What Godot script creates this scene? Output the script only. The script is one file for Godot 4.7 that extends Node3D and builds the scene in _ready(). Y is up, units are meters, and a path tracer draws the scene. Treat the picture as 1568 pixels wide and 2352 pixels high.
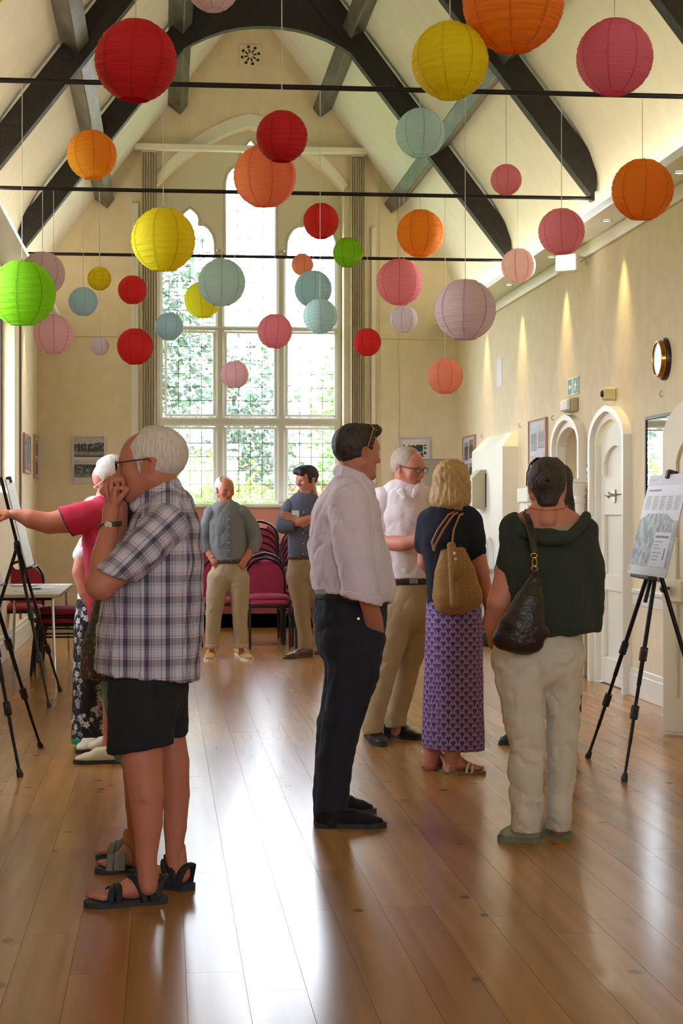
extends Node3D

# ---------------------------------------------------------------- measuring
const F := 4050.0            # focal length in pixels of the 1568x2352 frame
const EYE := Vector3(0, 1.4, 0)
const PSI := 0.09991         # the camera looks a little to the right of the hall's axis (-z)
const S := 1.4 / 1.5
const XL := -1.512           # left wall
const XR := 3.565            # right wall
const ZF := -21.28           # far wall
const CX := 1.027            # middle of the hall
const SHELF_Y := 3.672
const SHELF_X := 0.295
var CAM_R := Vector3(cos(PSI), 0, sin(PSI))
var CAM_F := Vector3(sin(PSI), 0, -cos(PSI))

func ray(px: float, py: float) -> Vector3:
	return CAM_R * ((px - 784.0) / F) + Vector3.UP * ((1176.0 - py) / F) + CAM_F
func at_depth(px: float, py: float, dep: float) -> Vector3:
	return EYE + ray(px, py) * dep
func at_z(px: float, py: float, z: float) -> Vector3:
	var r := ray(px, py)
	return EYE + r * (z / r.z)
func at_x(px: float, py: float, x: float) -> Vector3:
	var r := ray(px, py)
	return EYE + r * (x / r.x)
func on_floor(px: float, py: float) -> Vector3:
	var r := ray(px, py)
	var p := EYE + r * (-EYE.y / r.y)
	return Vector3(p.x, 0, p.z)

# ---------------------------------------------------------------- mesh builder
class MB:
	var v := PackedVector3Array()
	var n := PackedVector3Array()
	var uv := PackedVector2Array()
	var c := PackedColorArray()
	var idx := PackedInt32Array()
	var col := Color(1, 1, 1)
	func vert(p: Vector3, nn: Vector3, t := Vector2.ZERO) -> int:
		v.append(p); n.append(nn); uv.append(t); c.append(col)
		return v.size() - 1
	func tri(a: Vector3, b: Vector3, d: Vector3) -> void:
		var nn := (b - a).cross(d - a).normalized()
		var i := vert(a, nn); vert(b, nn); vert(d, nn)
		idx.append_array([i, i + 2, i + 1])
	func quad(a: Vector3, b: Vector3, d: Vector3, e: Vector3) -> void:
		var nn := (b - a).cross(e - a).normalized()
		if nn.length_squared() < 0.5:
			nn = (d - b).cross(e - b).normalized()
		var i := vert(a, nn, Vector2(0, 1)); vert(b, nn, Vector2(1, 1)); vert(d, nn, Vector2(1, 0)); vert(e, nn, Vector2(0, 0))
		idx.append_array([i, i + 2, i + 1, i, i + 3, i + 2])
	func box(ctr: Vector3, size: Vector3, bas := Basis.IDENTITY, bev := 0.0) -> void:
		var h := size * 0.5
		if bev <= 0.0:
			var p: Array[Vector3] = []
			for k in 8:
				p.append(ctr + bas * Vector3(h.x * (1 if k & 1 else -1), h.y * (1 if k & 2 else -1), h.z * (1 if k & 4 else -1)))
			quad(p[4], p[5], p[7], p[6]); quad(p[1], p[0], p[2], p[3]); quad(p[5], p[1], p[3], p[7])
			quad(p[0], p[4], p[6], p[2]); quad(p[6], p[7], p[3], p[2]); quad(p[0], p[1], p[5], p[4])
			return
		bev = minf(bev, minf(h.x, minf(h.y, h.z)) * 0.9)
		var g := func(sx: float, sy: float, sz: float, ax: int) -> Vector3:
			var q := Vector3(sx * (h.x - (0.0 if ax == 0 else bev)), sy * (h.y - (0.0 if ax == 1 else bev)), sz * (h.z - (0.0 if ax == 2 else bev)))
			return ctr + bas * q
		for s in [1.0, -1.0]:
			face(g.call(s, -1, -1, 0), g.call(s, 1, -1, 0), g.call(s, 1, 1, 0), g.call(s, -1, 1, 0), ctr)
			face(g.call(-1, s, -1, 1), g.call(-1, s, 1, 1), g.call(1, s, 1, 1), g.call(1, s, -1, 1), ctr)
			face(g.call(-1, -1, s, 2), g.call(1, -1, s, 2), g.call(1, 1, s, 2), g.call(-1, 1, s, 2), ctr)
		for s in [1.0, -1.0]:
			for t in [1.0, -1.0]:
				face(g.call(s, t, -1, 0), g.call(s, t, 1, 0), g.call(s, t, 1, 1), g.call(s, t, -1, 1), ctr)
				face(g.call(s, -1, t, 0), g.call(s, 1, t, 0), g.call(s, 1, t, 2), g.call(s, -1, t, 2), ctr)
				face(g.call(-1, s, t, 1), g.call(1, s, t, 1), g.call(1, s, t, 2), g.call(-1, s, t, 2), ctr)
				for w in [1.0, -1.0]:
					var a: Vector3 = g.call(s, t, w, 0)
					var b: Vector3 = g.call(s, t, w, 1)
					var d: Vector3 = g.call(s, t, w, 2)
					if (b - a).cross(d - a).dot(a - ctr) > 0:
						tri(a, b, d)
					else:
						tri(a, d, b)
	func face(a: Vector3, b: Vector3, d: Vector3, e: Vector3, inside: Vector3) -> void:
		if (b - a).cross(e - a).dot((a + d) * 0.5 - inside) > 0:
			quad(a, b, d, e)
		else:
			quad(b, a, e, d)
	# rows of points; smooth; outward when (du x dv) points outward
	func grid(rows: Array, close_u := true, flip := false) -> void:
		var m: int = rows.size()
		var k: int = rows[0].size()
		var base := v.size()
		for i in m:
			for j in k:
				var a: Vector3
				var b: Vector3
				if close_u:
					a = rows[i][(j + 1) % k] - rows[i][(j - 1 + k) % k]
				else:
					a = rows[i][mini(j + 1, k - 1)] - rows[i][maxi(j - 1, 0)]
				b = rows[mini(i + 1, m - 1)][j] - rows[maxi(i - 1, 0)][j]
				var nn := a.cross(b).normalized()
				vert(rows[i][j], -nn if flip else nn, Vector2(float(j) / k, float(i) / maxi(m - 1, 1)))
		for i in m - 1:
			for j in (k if close_u else k - 1):
				var p := base + i * k + j
				var q := base + i * k + (j + 1) % k
				if flip:
					idx.append_array([p, q, q + k, p, q + k, p + k])
				else:
					idx.append_array([p, q + k, q, p, p + k, q + k])
	func fan(ring: Array, ctr: Vector3, flip := false) -> void:
		var k := ring.size()
		for j in k:
			if flip:
				tri(ctr, ring[(j + 1) % k], ring[j])
			else:
				tri(ctr, ring[j], ring[(j + 1) % k])
	# swept tube; radius may be a number or an array; flat < 1 squashes across 'up'
	func tube(pts: Array, rad, sides := 8, caps := true, flat := 1.0, up := Vector3.ZERO, closed := false) -> void:
		var rows := []
		var m := pts.size()
		var nrm := up
		for i in m:
			var d: Vector3
			if closed:
				d = (pts[(i + 1) % m] - pts[(i - 1 + m) % m]).normalized()
			else:
				d = (pts[mini(i + 1, m - 1)] - pts[maxi(i - 1, 0)]).normalized()
			if up != Vector3.ZERO:
				nrm = up
			elif i == 0:
				nrm = Vector3.UP if absf(d.y) < 0.9 else Vector3.RIGHT
			nrm = (nrm - d * nrm.dot(d)).normalized()
			var bi := d.cross(nrm)
			var r: float = rad[i] if rad is Array else rad
			var ring := []
			for j in sides:
				var t := TAU * j / sides
				ring.append(pts[i] + nrm * (cos(t) * r * flat) + bi * (sin(t) * r))
			rows.append(ring)
		if closed:
			rows.append(rows[0])
		grid(rows, true)
		if caps and not closed:
			fan(rows[0], pts[0], true)
			fan(rows[m - 1], pts[m - 1], false)
	# profile of (radius, height), about the y axis of xf
	func lathe(prof: Array, segs := 24, xf := Transform3D.IDENTITY, caps := false) -> void:
		var rows := []
		for p in prof:
			var ring := []
			for j in segs:
				var t := -TAU * j / segs
				ring.append(xf * Vector3(p.x * cos(t), p.y, p.x * sin(t)))
			rows.append(ring)
		grid(rows, true)
		if caps:
			fan(rows[0], xf * Vector3(0, prof[0].y, 0), true)
			fan(rows[-1], xf * Vector3(0, prof[-1].y, 0), false)
	# flat polygon (x, y) pushed from z0 to z1
	func prism(poly: PackedVector2Array, z0: float, z1: float, xf := Transform3D.IDENTITY) -> void:
		if Geometry2D.is_polygon_clockwise(poly):
			poly = poly.duplicate()
			poly.reverse()
		var t := Geometry2D.triangulate_polygon(poly)
		for i in range(0, t.size(), 3):
			var a := poly[t[i]]
			var b := poly[t[i + 1]]
			var d := poly[t[i + 2]]
			if (b - a).cross(d - a) < 0:
				var w := b
				b = d
				d = w
			tri(xf * Vector3(a.x, a.y, z1), xf * Vector3(b.x, b.y, z1), xf * Vector3(d.x, d.y, z1))
			tri(xf * Vector3(a.x, a.y, z0), xf * Vector3(d.x, d.y, z0), xf * Vector3(b.x, b.y, z0))
		for i in poly.size():
			var a := poly[i]
			var b := poly[(i + 1) % poly.size()]
			quad(xf * Vector3(a.x, a.y, z0), xf * Vector3(b.x, b.y, z0), xf * Vector3(b.x, b.y, z1), xf * Vector3(a.x, a.y, z1))
	func append(o: MB, xf := Transform3D.IDENTITY) -> void:
		var base := v.size()
		for i in o.v.size():
			v.append(xf * o.v[i]); n.append((xf.basis * o.n[i]).normalized()); uv.append(o.uv[i]); c.append(o.c[i])
		if xf.basis.determinant() < 0.0:
			for i in range(0, o.idx.size(), 3):
				idx.append_array([base + o.idx[i], base + o.idx[i + 2], base + o.idx[i + 1]])
		else:
			for i in o.idx:
				idx.append(base + i)
	func commit() -> ArrayMesh:
		var a := []
		a.resize(Mesh.ARRAY_MAX)
		a[Mesh.ARRAY_VERTEX] = v
		a[Mesh.ARRAY_NORMAL] = n
		a[Mesh.ARRAY_TEX_UV] = uv
		a[Mesh.ARRAY_COLOR] = c
		a[Mesh.ARRAY_INDEX] = idx
		var m := ArrayMesh.new()
		m.add_surface_from_arrays(Mesh.PRIMITIVE_TRIANGLES, a)
		return m

# ---------------------------------------------------------------- soft shapes: a distance field meshed as surface nets
class Field:
	var o: Vector3
	var nx: int
	var ny: int
	var nz: int
	var cs: float
	var d := PackedFloat32Array()
	func _init(lo: Vector3, hi: Vector3, cell: float) -> void:
		cs = cell
		o = lo - Vector3.ONE * cell * 2.5
		nx = int(ceil((hi.x - o.x) / cell)) + 4
		ny = int(ceil((hi.y - o.y) / cell)) + 4
		nz = int(ceil((hi.z - o.z) / cell)) + 4
		d.resize(nx * ny * nz)
		d.fill(9.0)
	# a tapered bone with elliptic section: w across (along 'side'), t through, cap along
	func bone(a: Vector3, b: Vector3, wa: float, ta: float, wb: float, tb: float, side: Vector3, k: float, op := 0) -> void:
		var ax := b - a
		var l2 := ax.length_squared()
		var dir := ax.normalized() if l2 > 1e-10 else Vector3.UP
		side = side - dir * side.dot(dir)
		side = side.normalized() if side.length_squared() > 1e-6 else dir.cross(Vector3(0.3, 0.5, 0.8)).normalized()
		var dep := dir.cross(side)
		var rm := maxf(maxf(wa, wb), maxf(ta, tb)) + k + 2.5 * cs
		var lo := (Vector3(minf(a.x, b.x), minf(a.y, b.y), minf(a.z, b.z)) - Vector3.ONE * rm - o) / cs
		var hi := (Vector3(maxf(a.x, b.x), maxf(a.y, b.y), maxf(a.z, b.z)) + Vector3.ONE * rm - o) / cs
		var x0 := maxi(0, int(lo.x)); var x1 := mini(nx - 1, int(hi.x) + 1)
		var y0 := maxi(0, int(lo.y)); var y1 := mini(ny - 1, int(hi.y) + 1)
		var z0 := maxi(0, int(lo.z)); var z1 := mini(nz - 1, int(hi.z) + 1)
		var rm2 := rm * rm
		var inv := 1.0 / l2 if l2 > 1e-10 else 0.0
		for z in range(z0, z1 + 1):
			for y in range(y0, y1 + 1):
				var i := (z * ny + y) * nx + x0
				var p := Vector3(o.x + x0 * cs, o.y + y * cs, o.z + z * cs) - a
				for x in range(x0, x1 + 1):
					var t := clampf(p.dot(ax) * inv, 0.0, 1.0)
					var q := p - ax * t
					if q.length_squared() > rm2:
						p.x += cs
						i += 1
						continue
					var w := wa + (wb - wa) * t
					var th := ta + (tb - ta) * t
					var ca := minf(w, th)
					var s1 := q.dot(side) / w
					var s2 := q.dot(dep) / th
					var s3 := q.dot(dir) / ca
					var k0 := sqrt(s1 * s1 + s2 * s2 + s3 * s3)
					var dist: float
					if k0 < 1e-4:
						dist = -ca
					else:
						s1 /= w; s2 /= th; s3 /= ca
						dist = k0 * (k0 - 1.0) / sqrt(s1 * s1 + s2 * s2 + s3 * s3)
					var e := d[i]
					if op == 0:
						var h := k - absf(e - dist)
						if h > 0.0 and k > 0.0:
							d[i] = minf(e, dist) - h * h / (4.0 * k)
						elif dist < e:
							d[i] = dist
					else:
						dist = -dist
						var h := k - absf(e - dist)
						if h > 0.0 and k > 0.0:
							d[i] = maxf(e, dist) + h * h / (4.0 * k)
						elif dist > e:
							d[i] = dist
					p.x += cs
					i += 1
	func ball(c: Vector3, r: Vector3, k: float, op := 0) -> void:
		# an ellipsoid on the axes
		var rm := maxf(r.x, maxf(r.y, r.z)) + k + 2.5 * cs
		var lo := (c - Vector3.ONE * rm - o) / cs
		var hi := (c + Vector3.ONE * rm - o) / cs
		var x0 := maxi(0, int(lo.x)); var x1 := mini(nx - 1, int(hi.x) + 1)
		var y0 := maxi(0, int(lo.y)); var y1 := mini(ny - 1, int(hi.y) + 1)
		var z0 := maxi(0, int(lo.z)); var z1 := mini(nz - 1, int(hi.z) + 1)
		for z in range(z0, z1 + 1):
			for y in range(y0, y1 + 1):
				var i := (z * ny + y) * nx + x0
				var p := Vector3(o.x + x0 * cs, o.y + y * cs, o.z + z * cs) - c
				for x in range(x0, x1 + 1):
					var s := p / r
					var k0 := s.length()
					var k1 := (s / r).length()
					var dist := k0 * (k0 - 1.0) / k1 if k1 > 1e-5 else -0.01
					var e := d[i]
					if op == 0:
						var h := k - absf(e - dist)
						d[i] = minf(e, dist) - (h * h / (4.0 * k) if h > 0.0 and k > 0.0 else 0.0)
					else:
						var h := k - absf(e + dist)
						d[i] = maxf(e, -dist) + (h * h / (4.0 * k) if h > 0.0 and k > 0.0 else 0.0)
					p.x += cs
					i += 1
	# keep only what lies behind the plane
	func cut(pt: Vector3, nn: Vector3) -> void:
		nn = nn.normalized()
		var i := 0
		for z in nz:
			for y in ny:
				var s := (Vector3(o.x, o.y + y * cs, o.z + z * cs) - pt).dot(nn)
				var st := nn.x * cs
				for x in nx:
					if s > d[i]:
						d[i] = s
					s += st
					i += 1
	func cut_if(pt: Vector3, nn: Vector3, pt2: Vector3, n2: Vector3) -> void:
		# take away what lies beyond both planes
		nn = nn.normalized(); n2 = n2.normalized()
		var i := 0
		for z in nz:
			for y in ny:
				var p := Vector3(o.x, o.y + y * cs, o.z + z * cs)
				for x in nx:
					var s := minf((p - pt).dot(nn), (p - pt2).dot(n2))
					if s > d[i]:
						d[i] = s
					p.x += cs
					i += 1
	func mesh(mb: MB, xf := Transform3D.IDENTITY, colour = null, crease := 0.0, freq := Vector3.ONE, salt := 1) -> void:
		var sy := nx
		var sz := nx * ny
		var lim := cs * 4.0
		var vid := PackedInt32Array()
		vid.resize(d.size())
		vid.fill(-1)
		var pos := PackedVector3Array()
		var cells := PackedInt32Array()
		for z in nz - 1:
			for y in ny - 1:
				var i := z * sz + y * sy - 1
				for x in nx - 1:
					i += 1
					var a0 := d[i]
					if a0 > lim or a0 < -lim:
						continue
					var a1 := d[i + 1]; var a2 := d[i + sy]; var a3 := d[i + sy + 1]
					var a4 := d[i + sz]; var a5 := d[i + sz + 1]; var a6 := d[i + sz + sy]; var a7 := d[i + sz + sy + 1]
					var m := int(a0 < 0) + int(a1 < 0) + int(a2 < 0) + int(a3 < 0) + int(a4 < 0) + int(a5 < 0) + int(a6 < 0) + int(a7 < 0)
					if m == 0 or m == 8:
						continue
					var q := Vector3.ZERO
					var cnt := 0
					if (a0 < 0) != (a1 < 0): q += Vector3(a0 / (a0 - a1), 0, 0); cnt += 1
					if (a2 < 0) != (a3 < 0): q += Vector3(a2 / (a2 - a3), 1, 0); cnt += 1
					if (a4 < 0) != (a5 < 0): q += Vector3(a4 / (a4 - a5), 0, 1); cnt += 1
					if (a6 < 0) != (a7 < 0): q += Vector3(a6 / (a6 - a7), 1, 1); cnt += 1
					if (a0 < 0) != (a2 < 0): q += Vector3(0, a0 / (a0 - a2), 0); cnt += 1
					if (a1 < 0) != (a3 < 0): q += Vector3(1, a1 / (a1 - a3), 0); cnt += 1
					if (a4 < 0) != (a6 < 0): q += Vector3(0, a4 / (a4 - a6), 1); cnt += 1
					if (a5 < 0) != (a7 < 0): q += Vector3(1, a5 / (a5 - a7), 1); cnt += 1
					if (a0 < 0) != (a4 < 0): q += Vector3(0, 0, a0 / (a0 - a4)); cnt += 1
					if (a1 < 0) != (a5 < 0): q += Vector3(1, 0, a1 / (a1 - a5)); cnt += 1
					if (a2 < 0) != (a6 < 0): q += Vector3(0, 1, a2 / (a2 - a6)); cnt += 1
					if (a3 < 0) != (a7 < 0): q += Vector3(1, 1, a3 / (a3 - a7)); cnt += 1
					vid[i] = pos.size()
					cells.append(i)
					pos.append(o + (q / cnt + Vector3(x, y, z)) * cs)
		var tris := PackedInt32Array()
		for i in cells:
			var s0 := d[i] < 0
			for ax in 3:
				var st := 1 if ax == 0 else (sy if ax == 1 else sz)
				if (d[i + st] < 0) == s0:
					continue
				var u := sy if ax == 0 else (sz if ax == 1 else 1)
				var w := sz if ax == 0 else (1 if ax == 1 else sy)
				if i - u - w < 0:
					continue
				var p0 := vid[i]; var p1 := vid[i - u]; var p2 := vid[i - u - w]; var p3 := vid[i - w]
				if p0 < 0 or p1 < 0 or p2 < 0 or p3 < 0:
					continue
				if s0:
					tris.append_array([p0, p1, p2, p0, p2, p3])
				else:
					tris.append_array([p0, p2, p1, p0, p3, p2])
		var nn := _normals(pos, tris)
		if crease > 0.0:
			var ns := FastNoiseLite.new()
			ns.seed = salt
			ns.noise_type = FastNoiseLite.TYPE_SIMPLEX_SMOOTH
			ns.frequency = 1.0
			ns.fractal_octaves = 2
			for i in pos.size():
				var q := pos[i] * freq
				var fold := 1.0 - absf(ns.get_noise_3dv(q * 0.8 + Vector3(17, 5, 9))) * 2.2
				var fine := 1.0 - absf(ns.get_noise_3dv(q * Vector3(1.3, 2.4, 1.3) + Vector3(3, 41, 7))) * 2.4
				fold = fold * fold * fold if fold > 0.0 else 0.0
				fine = fine * fine * fine if fine > 0.0 else 0.0
				pos[i] += nn[i] * (crease * (0.6 * ns.get_noise_3dv(q) - 0.42 * fold - 0.14 * fine))
			nn = _normals(pos, tris)
		var base := mb.v.size()
		for i in pos.size():
			mb.v.append(xf * pos[i]); mb.n.append((xf.basis * nn[i]).normalized()); mb.uv.append(Vector2.ZERO)
			mb.c.append(colour.call(pos[i]) if colour != null else mb.col)
		for i in range(0, tris.size(), 3):
			mb.idx.append_array([base + tris[i], base + tris[i + 2], base + tris[i + 1]])
	func _normals(pos: PackedVector3Array, tris: PackedInt32Array) -> PackedVector3Array:
		var nn := PackedVector3Array()
		nn.resize(pos.size())
		for i in range(0, tris.size(), 3):
			var a := tris[i]; var b := tris[i + 1]; var e := tris[i + 2]
			var q := (pos[b] - pos[a]).cross(pos[e] - pos[a])
			nn[a] += q; nn[b] += q; nn[e] += q
		for i in nn.size():
			nn[i] = nn[i].normalized()
		return nn

# ---------------------------------------------------------------- naming
var used := {}
func numbered(called: String) -> String:
	var k: int = used.get(called, 0)
	used[called] = k + 1
	return called if k == 0 else "%s_%03d" % [called, k]
func tag(o: Node3D, label: String, category := "", group := "") -> Node3D:
	o.set_meta("label", label)
	if category: o.set_meta("category", category)
	if group: o.set_meta("group", group)
	return o
func thing(called: String, label: String, category: String, at := Vector3.ZERO, turn := 0.0, group := "") -> Node3D:
	var o := Node3D.new()
	o.name = numbered(called)
	add_child(o)
	o.position = at
	o.rotation.y = turn
	tag(o, label, category, group)
	return o
func part(parent: Node3D, called: String, m: Mesh, mt: Material, xf := Transform3D.IDENTITY) -> MeshInstance3D:
	var o := MeshInstance3D.new()
	o.mesh = m
	o.material_override = mt
	o.name = numbered(called) if parent == self else called
	parent.add_child(o, true)
	o.transform = xf
	return o
func struct(called: String, m: Mesh, mt: Material) -> MeshInstance3D:
	var o := part(self, called, m, mt)
	o.set_meta("kind", "structure")
	return o
func struct_root(called: String) -> Node3D:
	var o := Node3D.new()
	o.name = numbered(called)
	add_child(o)
	o.set_meta("kind", "structure")
	return o
func bx(parent: Node3D, called: String, mt: Material, ctr: Vector3, size: Vector3, bev := 0.004, bas := Basis.IDENTITY) -> MeshInstance3D:
	var b := MB.new()
	b.box(Vector3.ZERO, size, Basis.IDENTITY, bev)
	return part(parent, called, b.commit(), mt, Transform3D(bas, ctr))
func tb(parent: Node3D, called: String, mt: Material, pts: Array, rad, sides := 8) -> MeshInstance3D:
	var b := MB.new()
	b.tube(pts, rad, sides)
	return part(parent, called, b.commit(), mt)
func turn_y(a: float) -> Basis:
	return Basis(Vector3.UP, a)

# ---------------------------------------------------------------- materials
var M := {}
func hexc(r: int, g: int, b: int) -> Color:
	return Color8(r, g, b)
func mat(called: String, col: Color, rough := 0.8, metal := 0.0) -> StandardMaterial3D:
	var m := StandardMaterial3D.new()
	m.resource_name = called
	m.albedo_color = col
	m.roughness = rough
	m.metallic = metal
	M[called] = m
	return m
func noise_tex(sd: int, fr: float, a: Color, b: Color, size := 256, oct := 4, mid := 0.5) -> ImageTexture:
	var n := FastNoiseLite.new()
	n.seed = sd
	n.frequency = fr
	n.fractal_octaves = oct
	var im := n.get_seamless_image(size, size)
	var out := Image.create(size, size, false, Image.FORMAT_RGB8)
	for y in size:
		for x in size:
			out.set_pixel(x, y, a.lerp(b, clampf(im.get_pixel(x, y).r + 0.5 - mid, 0, 1)))
	return ImageTexture.create_from_image(out)
func bump(m: StandardMaterial3D, sd: int, fr: float, strength: float, scale: Vector3, world := false, size := 256) -> StandardMaterial3D:
	var n := FastNoiseLite.new()
	n.seed = sd
	n.frequency = fr
	n.fractal_octaves = 4
	var im := n.get_seamless_image(size, size)
	im.convert(Image.FORMAT_RGBA8)
	im.bump_map_to_normal_map(strength)
	m.normal_enabled = true
	m.normal_texture = ImageTexture.create_from_image(im)
	m.uv1_triplanar = true
	m.uv1_world_triplanar = world
	m.uv1_scale = scale
	return m
func tri_tex(m: StandardMaterial3D, tex: Texture2D, scale: Vector3, world := false) -> StandardMaterial3D:
	m.albedo_texture = tex
	m.uv1_triplanar = true
	m.uv1_world_triplanar = world
	m.uv1_scale = scale
	m.uv1_triplanar_sharpness = 6.0
	return m

# ---------------------------------------------------------------- the place: materials
func make_materials() -> void:
	var w := mat("cream_wall", hexc(240, 223, 190), 0.85)
	tri_tex(w, noise_tex(3, 0.02, Color(0.95, 0.95, 0.95), Color(1, 1, 1), 256, 5), Vector3.ONE * 0.7, true)
	bump(w, 5, 0.06, 0.35, Vector3.ONE * 0.7, true)
	var ce := mat("ceiling_plaster", hexc(247, 242, 230), 0.9)
	ce.albedo_texture = w.albedo_texture
	ce.uv1_triplanar = true
	ce.uv1_world_triplanar = true
	ce.uv1_scale = Vector3.ONE * 0.5
	mat("white_paint", hexc(240, 236, 220), 0.45)
	mat("white_gloss", hexc(238, 234, 222), 0.3)
	mat("cream_gloss", hexc(232, 222, 192), 0.35)
	mat("stone_mullion", hexc(196, 190, 176), 0.8)
	mat("tracery_plaster", hexc(214, 205, 182), 0.85)
	mat("casement_white", hexc(236, 236, 232), 0.5)
	mat("pink_dado", hexc(222, 150, 130), 0.8)
	mat("maroon_dado", hexc(150, 62, 70), 0.8)
	mat("lead", hexc(60, 62, 66), 0.5, 0.6)
	var gl := mat("window_glass", Color(1, 1, 1, 0.04), 0.02)
	gl.transparency = BaseMaterial3D.TRANSPARENCY_ALPHA
	var bm := mat("dark_beam", hexc(34, 28, 28), 0.6)
	tri_tex(bm, noise_tex(8, 0.03, Color(0.8, 0.8, 0.8), Color(1, 1, 1), 256, 5), Vector3(1, 1, 1), false)
	bump(bm, 9, 0.04, 1.2, Vector3(1, 1, 1), false)
	var pu := mat("grey_purlin", hexc(104, 98, 92), 0.45)
	tri_tex(pu, noise_tex(11, 0.02, Color(0.45, 0.42, 0.4), Color(1, 1, 1), 256, 5), Vector3(1, 1, 0.3), false)
	mat("iron_rod", hexc(30, 24, 32), 0.5, 0.3)
	mat("brass_pipe", hexc(150, 122, 104), 0.5)
	mat("dark_wood_frame", hexc(70, 44, 36), 0.5)
	mat("black_plastic", hexc(24, 24, 27), 0.4)
	mat("black_metal", hexc(20, 20, 23), 0.35, 0.3)
	mat("chrome", hexc(200, 202, 206), 0.2, 1.0)
	mat("brass", hexc(190, 140, 60), 0.22, 1.0)
	mat("mahogany", hexc(58, 26, 22), 0.3)
	mat("grey_metal", hexc(150, 146, 132), 0.45, 0.2)
	mat("paper_white", hexc(236, 236, 238), 0.7)
	# oak boards
	for k in 7:
		var im := Image.create(256, 512, false, Image.FORMAT_RGB8)
		var n := FastNoiseLite.new()
		n.seed = 40 + k
		n.frequency = 1.0
		n.fractal_octaves = 2
		var base := Color.from_hsv(0.088 + 0.004 * sin(k * 2.3), 0.62, 0.66 + 0.03 * sin(k * 1.7 + 1.0))
		for y in 512:
			for x in 256:
				var a := TAU * y / 512.0
				# the board wraps along its length
				var g := n.get_noise_3d(x * 0.05, 0.45 * cos(a), 0.45 * sin(a))
				var g2 := n.get_noise_3d(x * 0.02 + 50.0, 0.3 * cos(a), 0.3 * sin(a))
				var t := 1.0 + 0.035 * g + 0.10 * g2
				im.set_pixel(x, y, Color(base.r * t, base.g * t * (1.0 - 0.03 * g), base.b * t))
		var rng := RandomNumberGenerator.new()
		rng.seed = 7 + k
		for j in 3:
			var cx := rng.randi_range(20, 235)
			var cy := rng.randi_range(20, 490)
			for y in range(-9, 10):
				for x in range(-16, 17):
					var r := sqrt(pow(x / 13.0, 2) + pow(y / 6.0, 2))
					if r < 1.0:
						var p := im.get_pixel(cx + x if cx + x < 256 else cx, clampi(cy + y, 0, 511))
						im.set_pixel(clampi(cx + x, 0, 255), clampi(cy + y, 0, 511), p.lerp(Color(0.16, 0.09, 0.05), 0.75 * (1.0 - r)))
		var fl := mat("oak_board_%d" % k, Color(1, 1, 1), 0.22)
		fl.metallic_specular = 0.42
		fl.albedo_texture = ImageTexture.create_from_image(im)
		fl.uv1_triplanar = true
		fl.uv1_world_triplanar = true
		fl.uv1_scale = Vector3(2.1, 2.1, 0.34)
		fl.uv1_offset = Vector3(0.13 * k, 0, 0.31 * k)
# ---------------------------------------------------------------- arches
func half_arch(p0: Vector2, ctrl: Vector2, p2: Vector2, n := 12) -> PackedVector2Array:
	var out := PackedVector2Array()
	for i in n + 1:
		var t := float(i) / n
		out.append(p0 * (1 - t) * (1 - t) + ctrl * 2 * t * (1 - t) + p2 * t * t)
	return out
func arch(hw: float, spring: float, apex: float, cx := 0.62, n := 10) -> PackedVector2Array:
	# left foot over the top to the right foot
	var a := half_arch(Vector2(-hw, spring), Vector2(-hw * cx - hw * 0.2, lerpf(spring, apex, 0.85)), Vector2(0, apex), n)
	var out := a.duplicate()
	for i in range(n - 1, -1, -1):
		out.append(Vector2(-a[i].x, a[i].y))
	return out
func band(outer: PackedVector2Array, inner: PackedVector2Array) -> PackedVector2Array:
	var p := outer.duplicate()
	for i in range(inner.size() - 1, -1, -1):
		p.append(inner[i])
	return p
func legs_down(a: PackedVector2Array, y: float) -> PackedVector2Array:
	var p := PackedVector2Array([Vector2(a[0].x, y)])
	p.append_array(a)
	p.append(Vector2(a[-1].x, y))
	return p
var RW := Transform3D(Basis(Vector3(0, 0, 1), Vector3(0, 1, 0), Vector3(-1, 0, 0)), Vector3(XR, 0, 0))
var LW := Transform3D(Basis(Vector3(0, 0, -1), Vector3(0, 1, 0), Vector3(1, 0, 0)), Vector3(XL, 0, 0))

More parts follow.
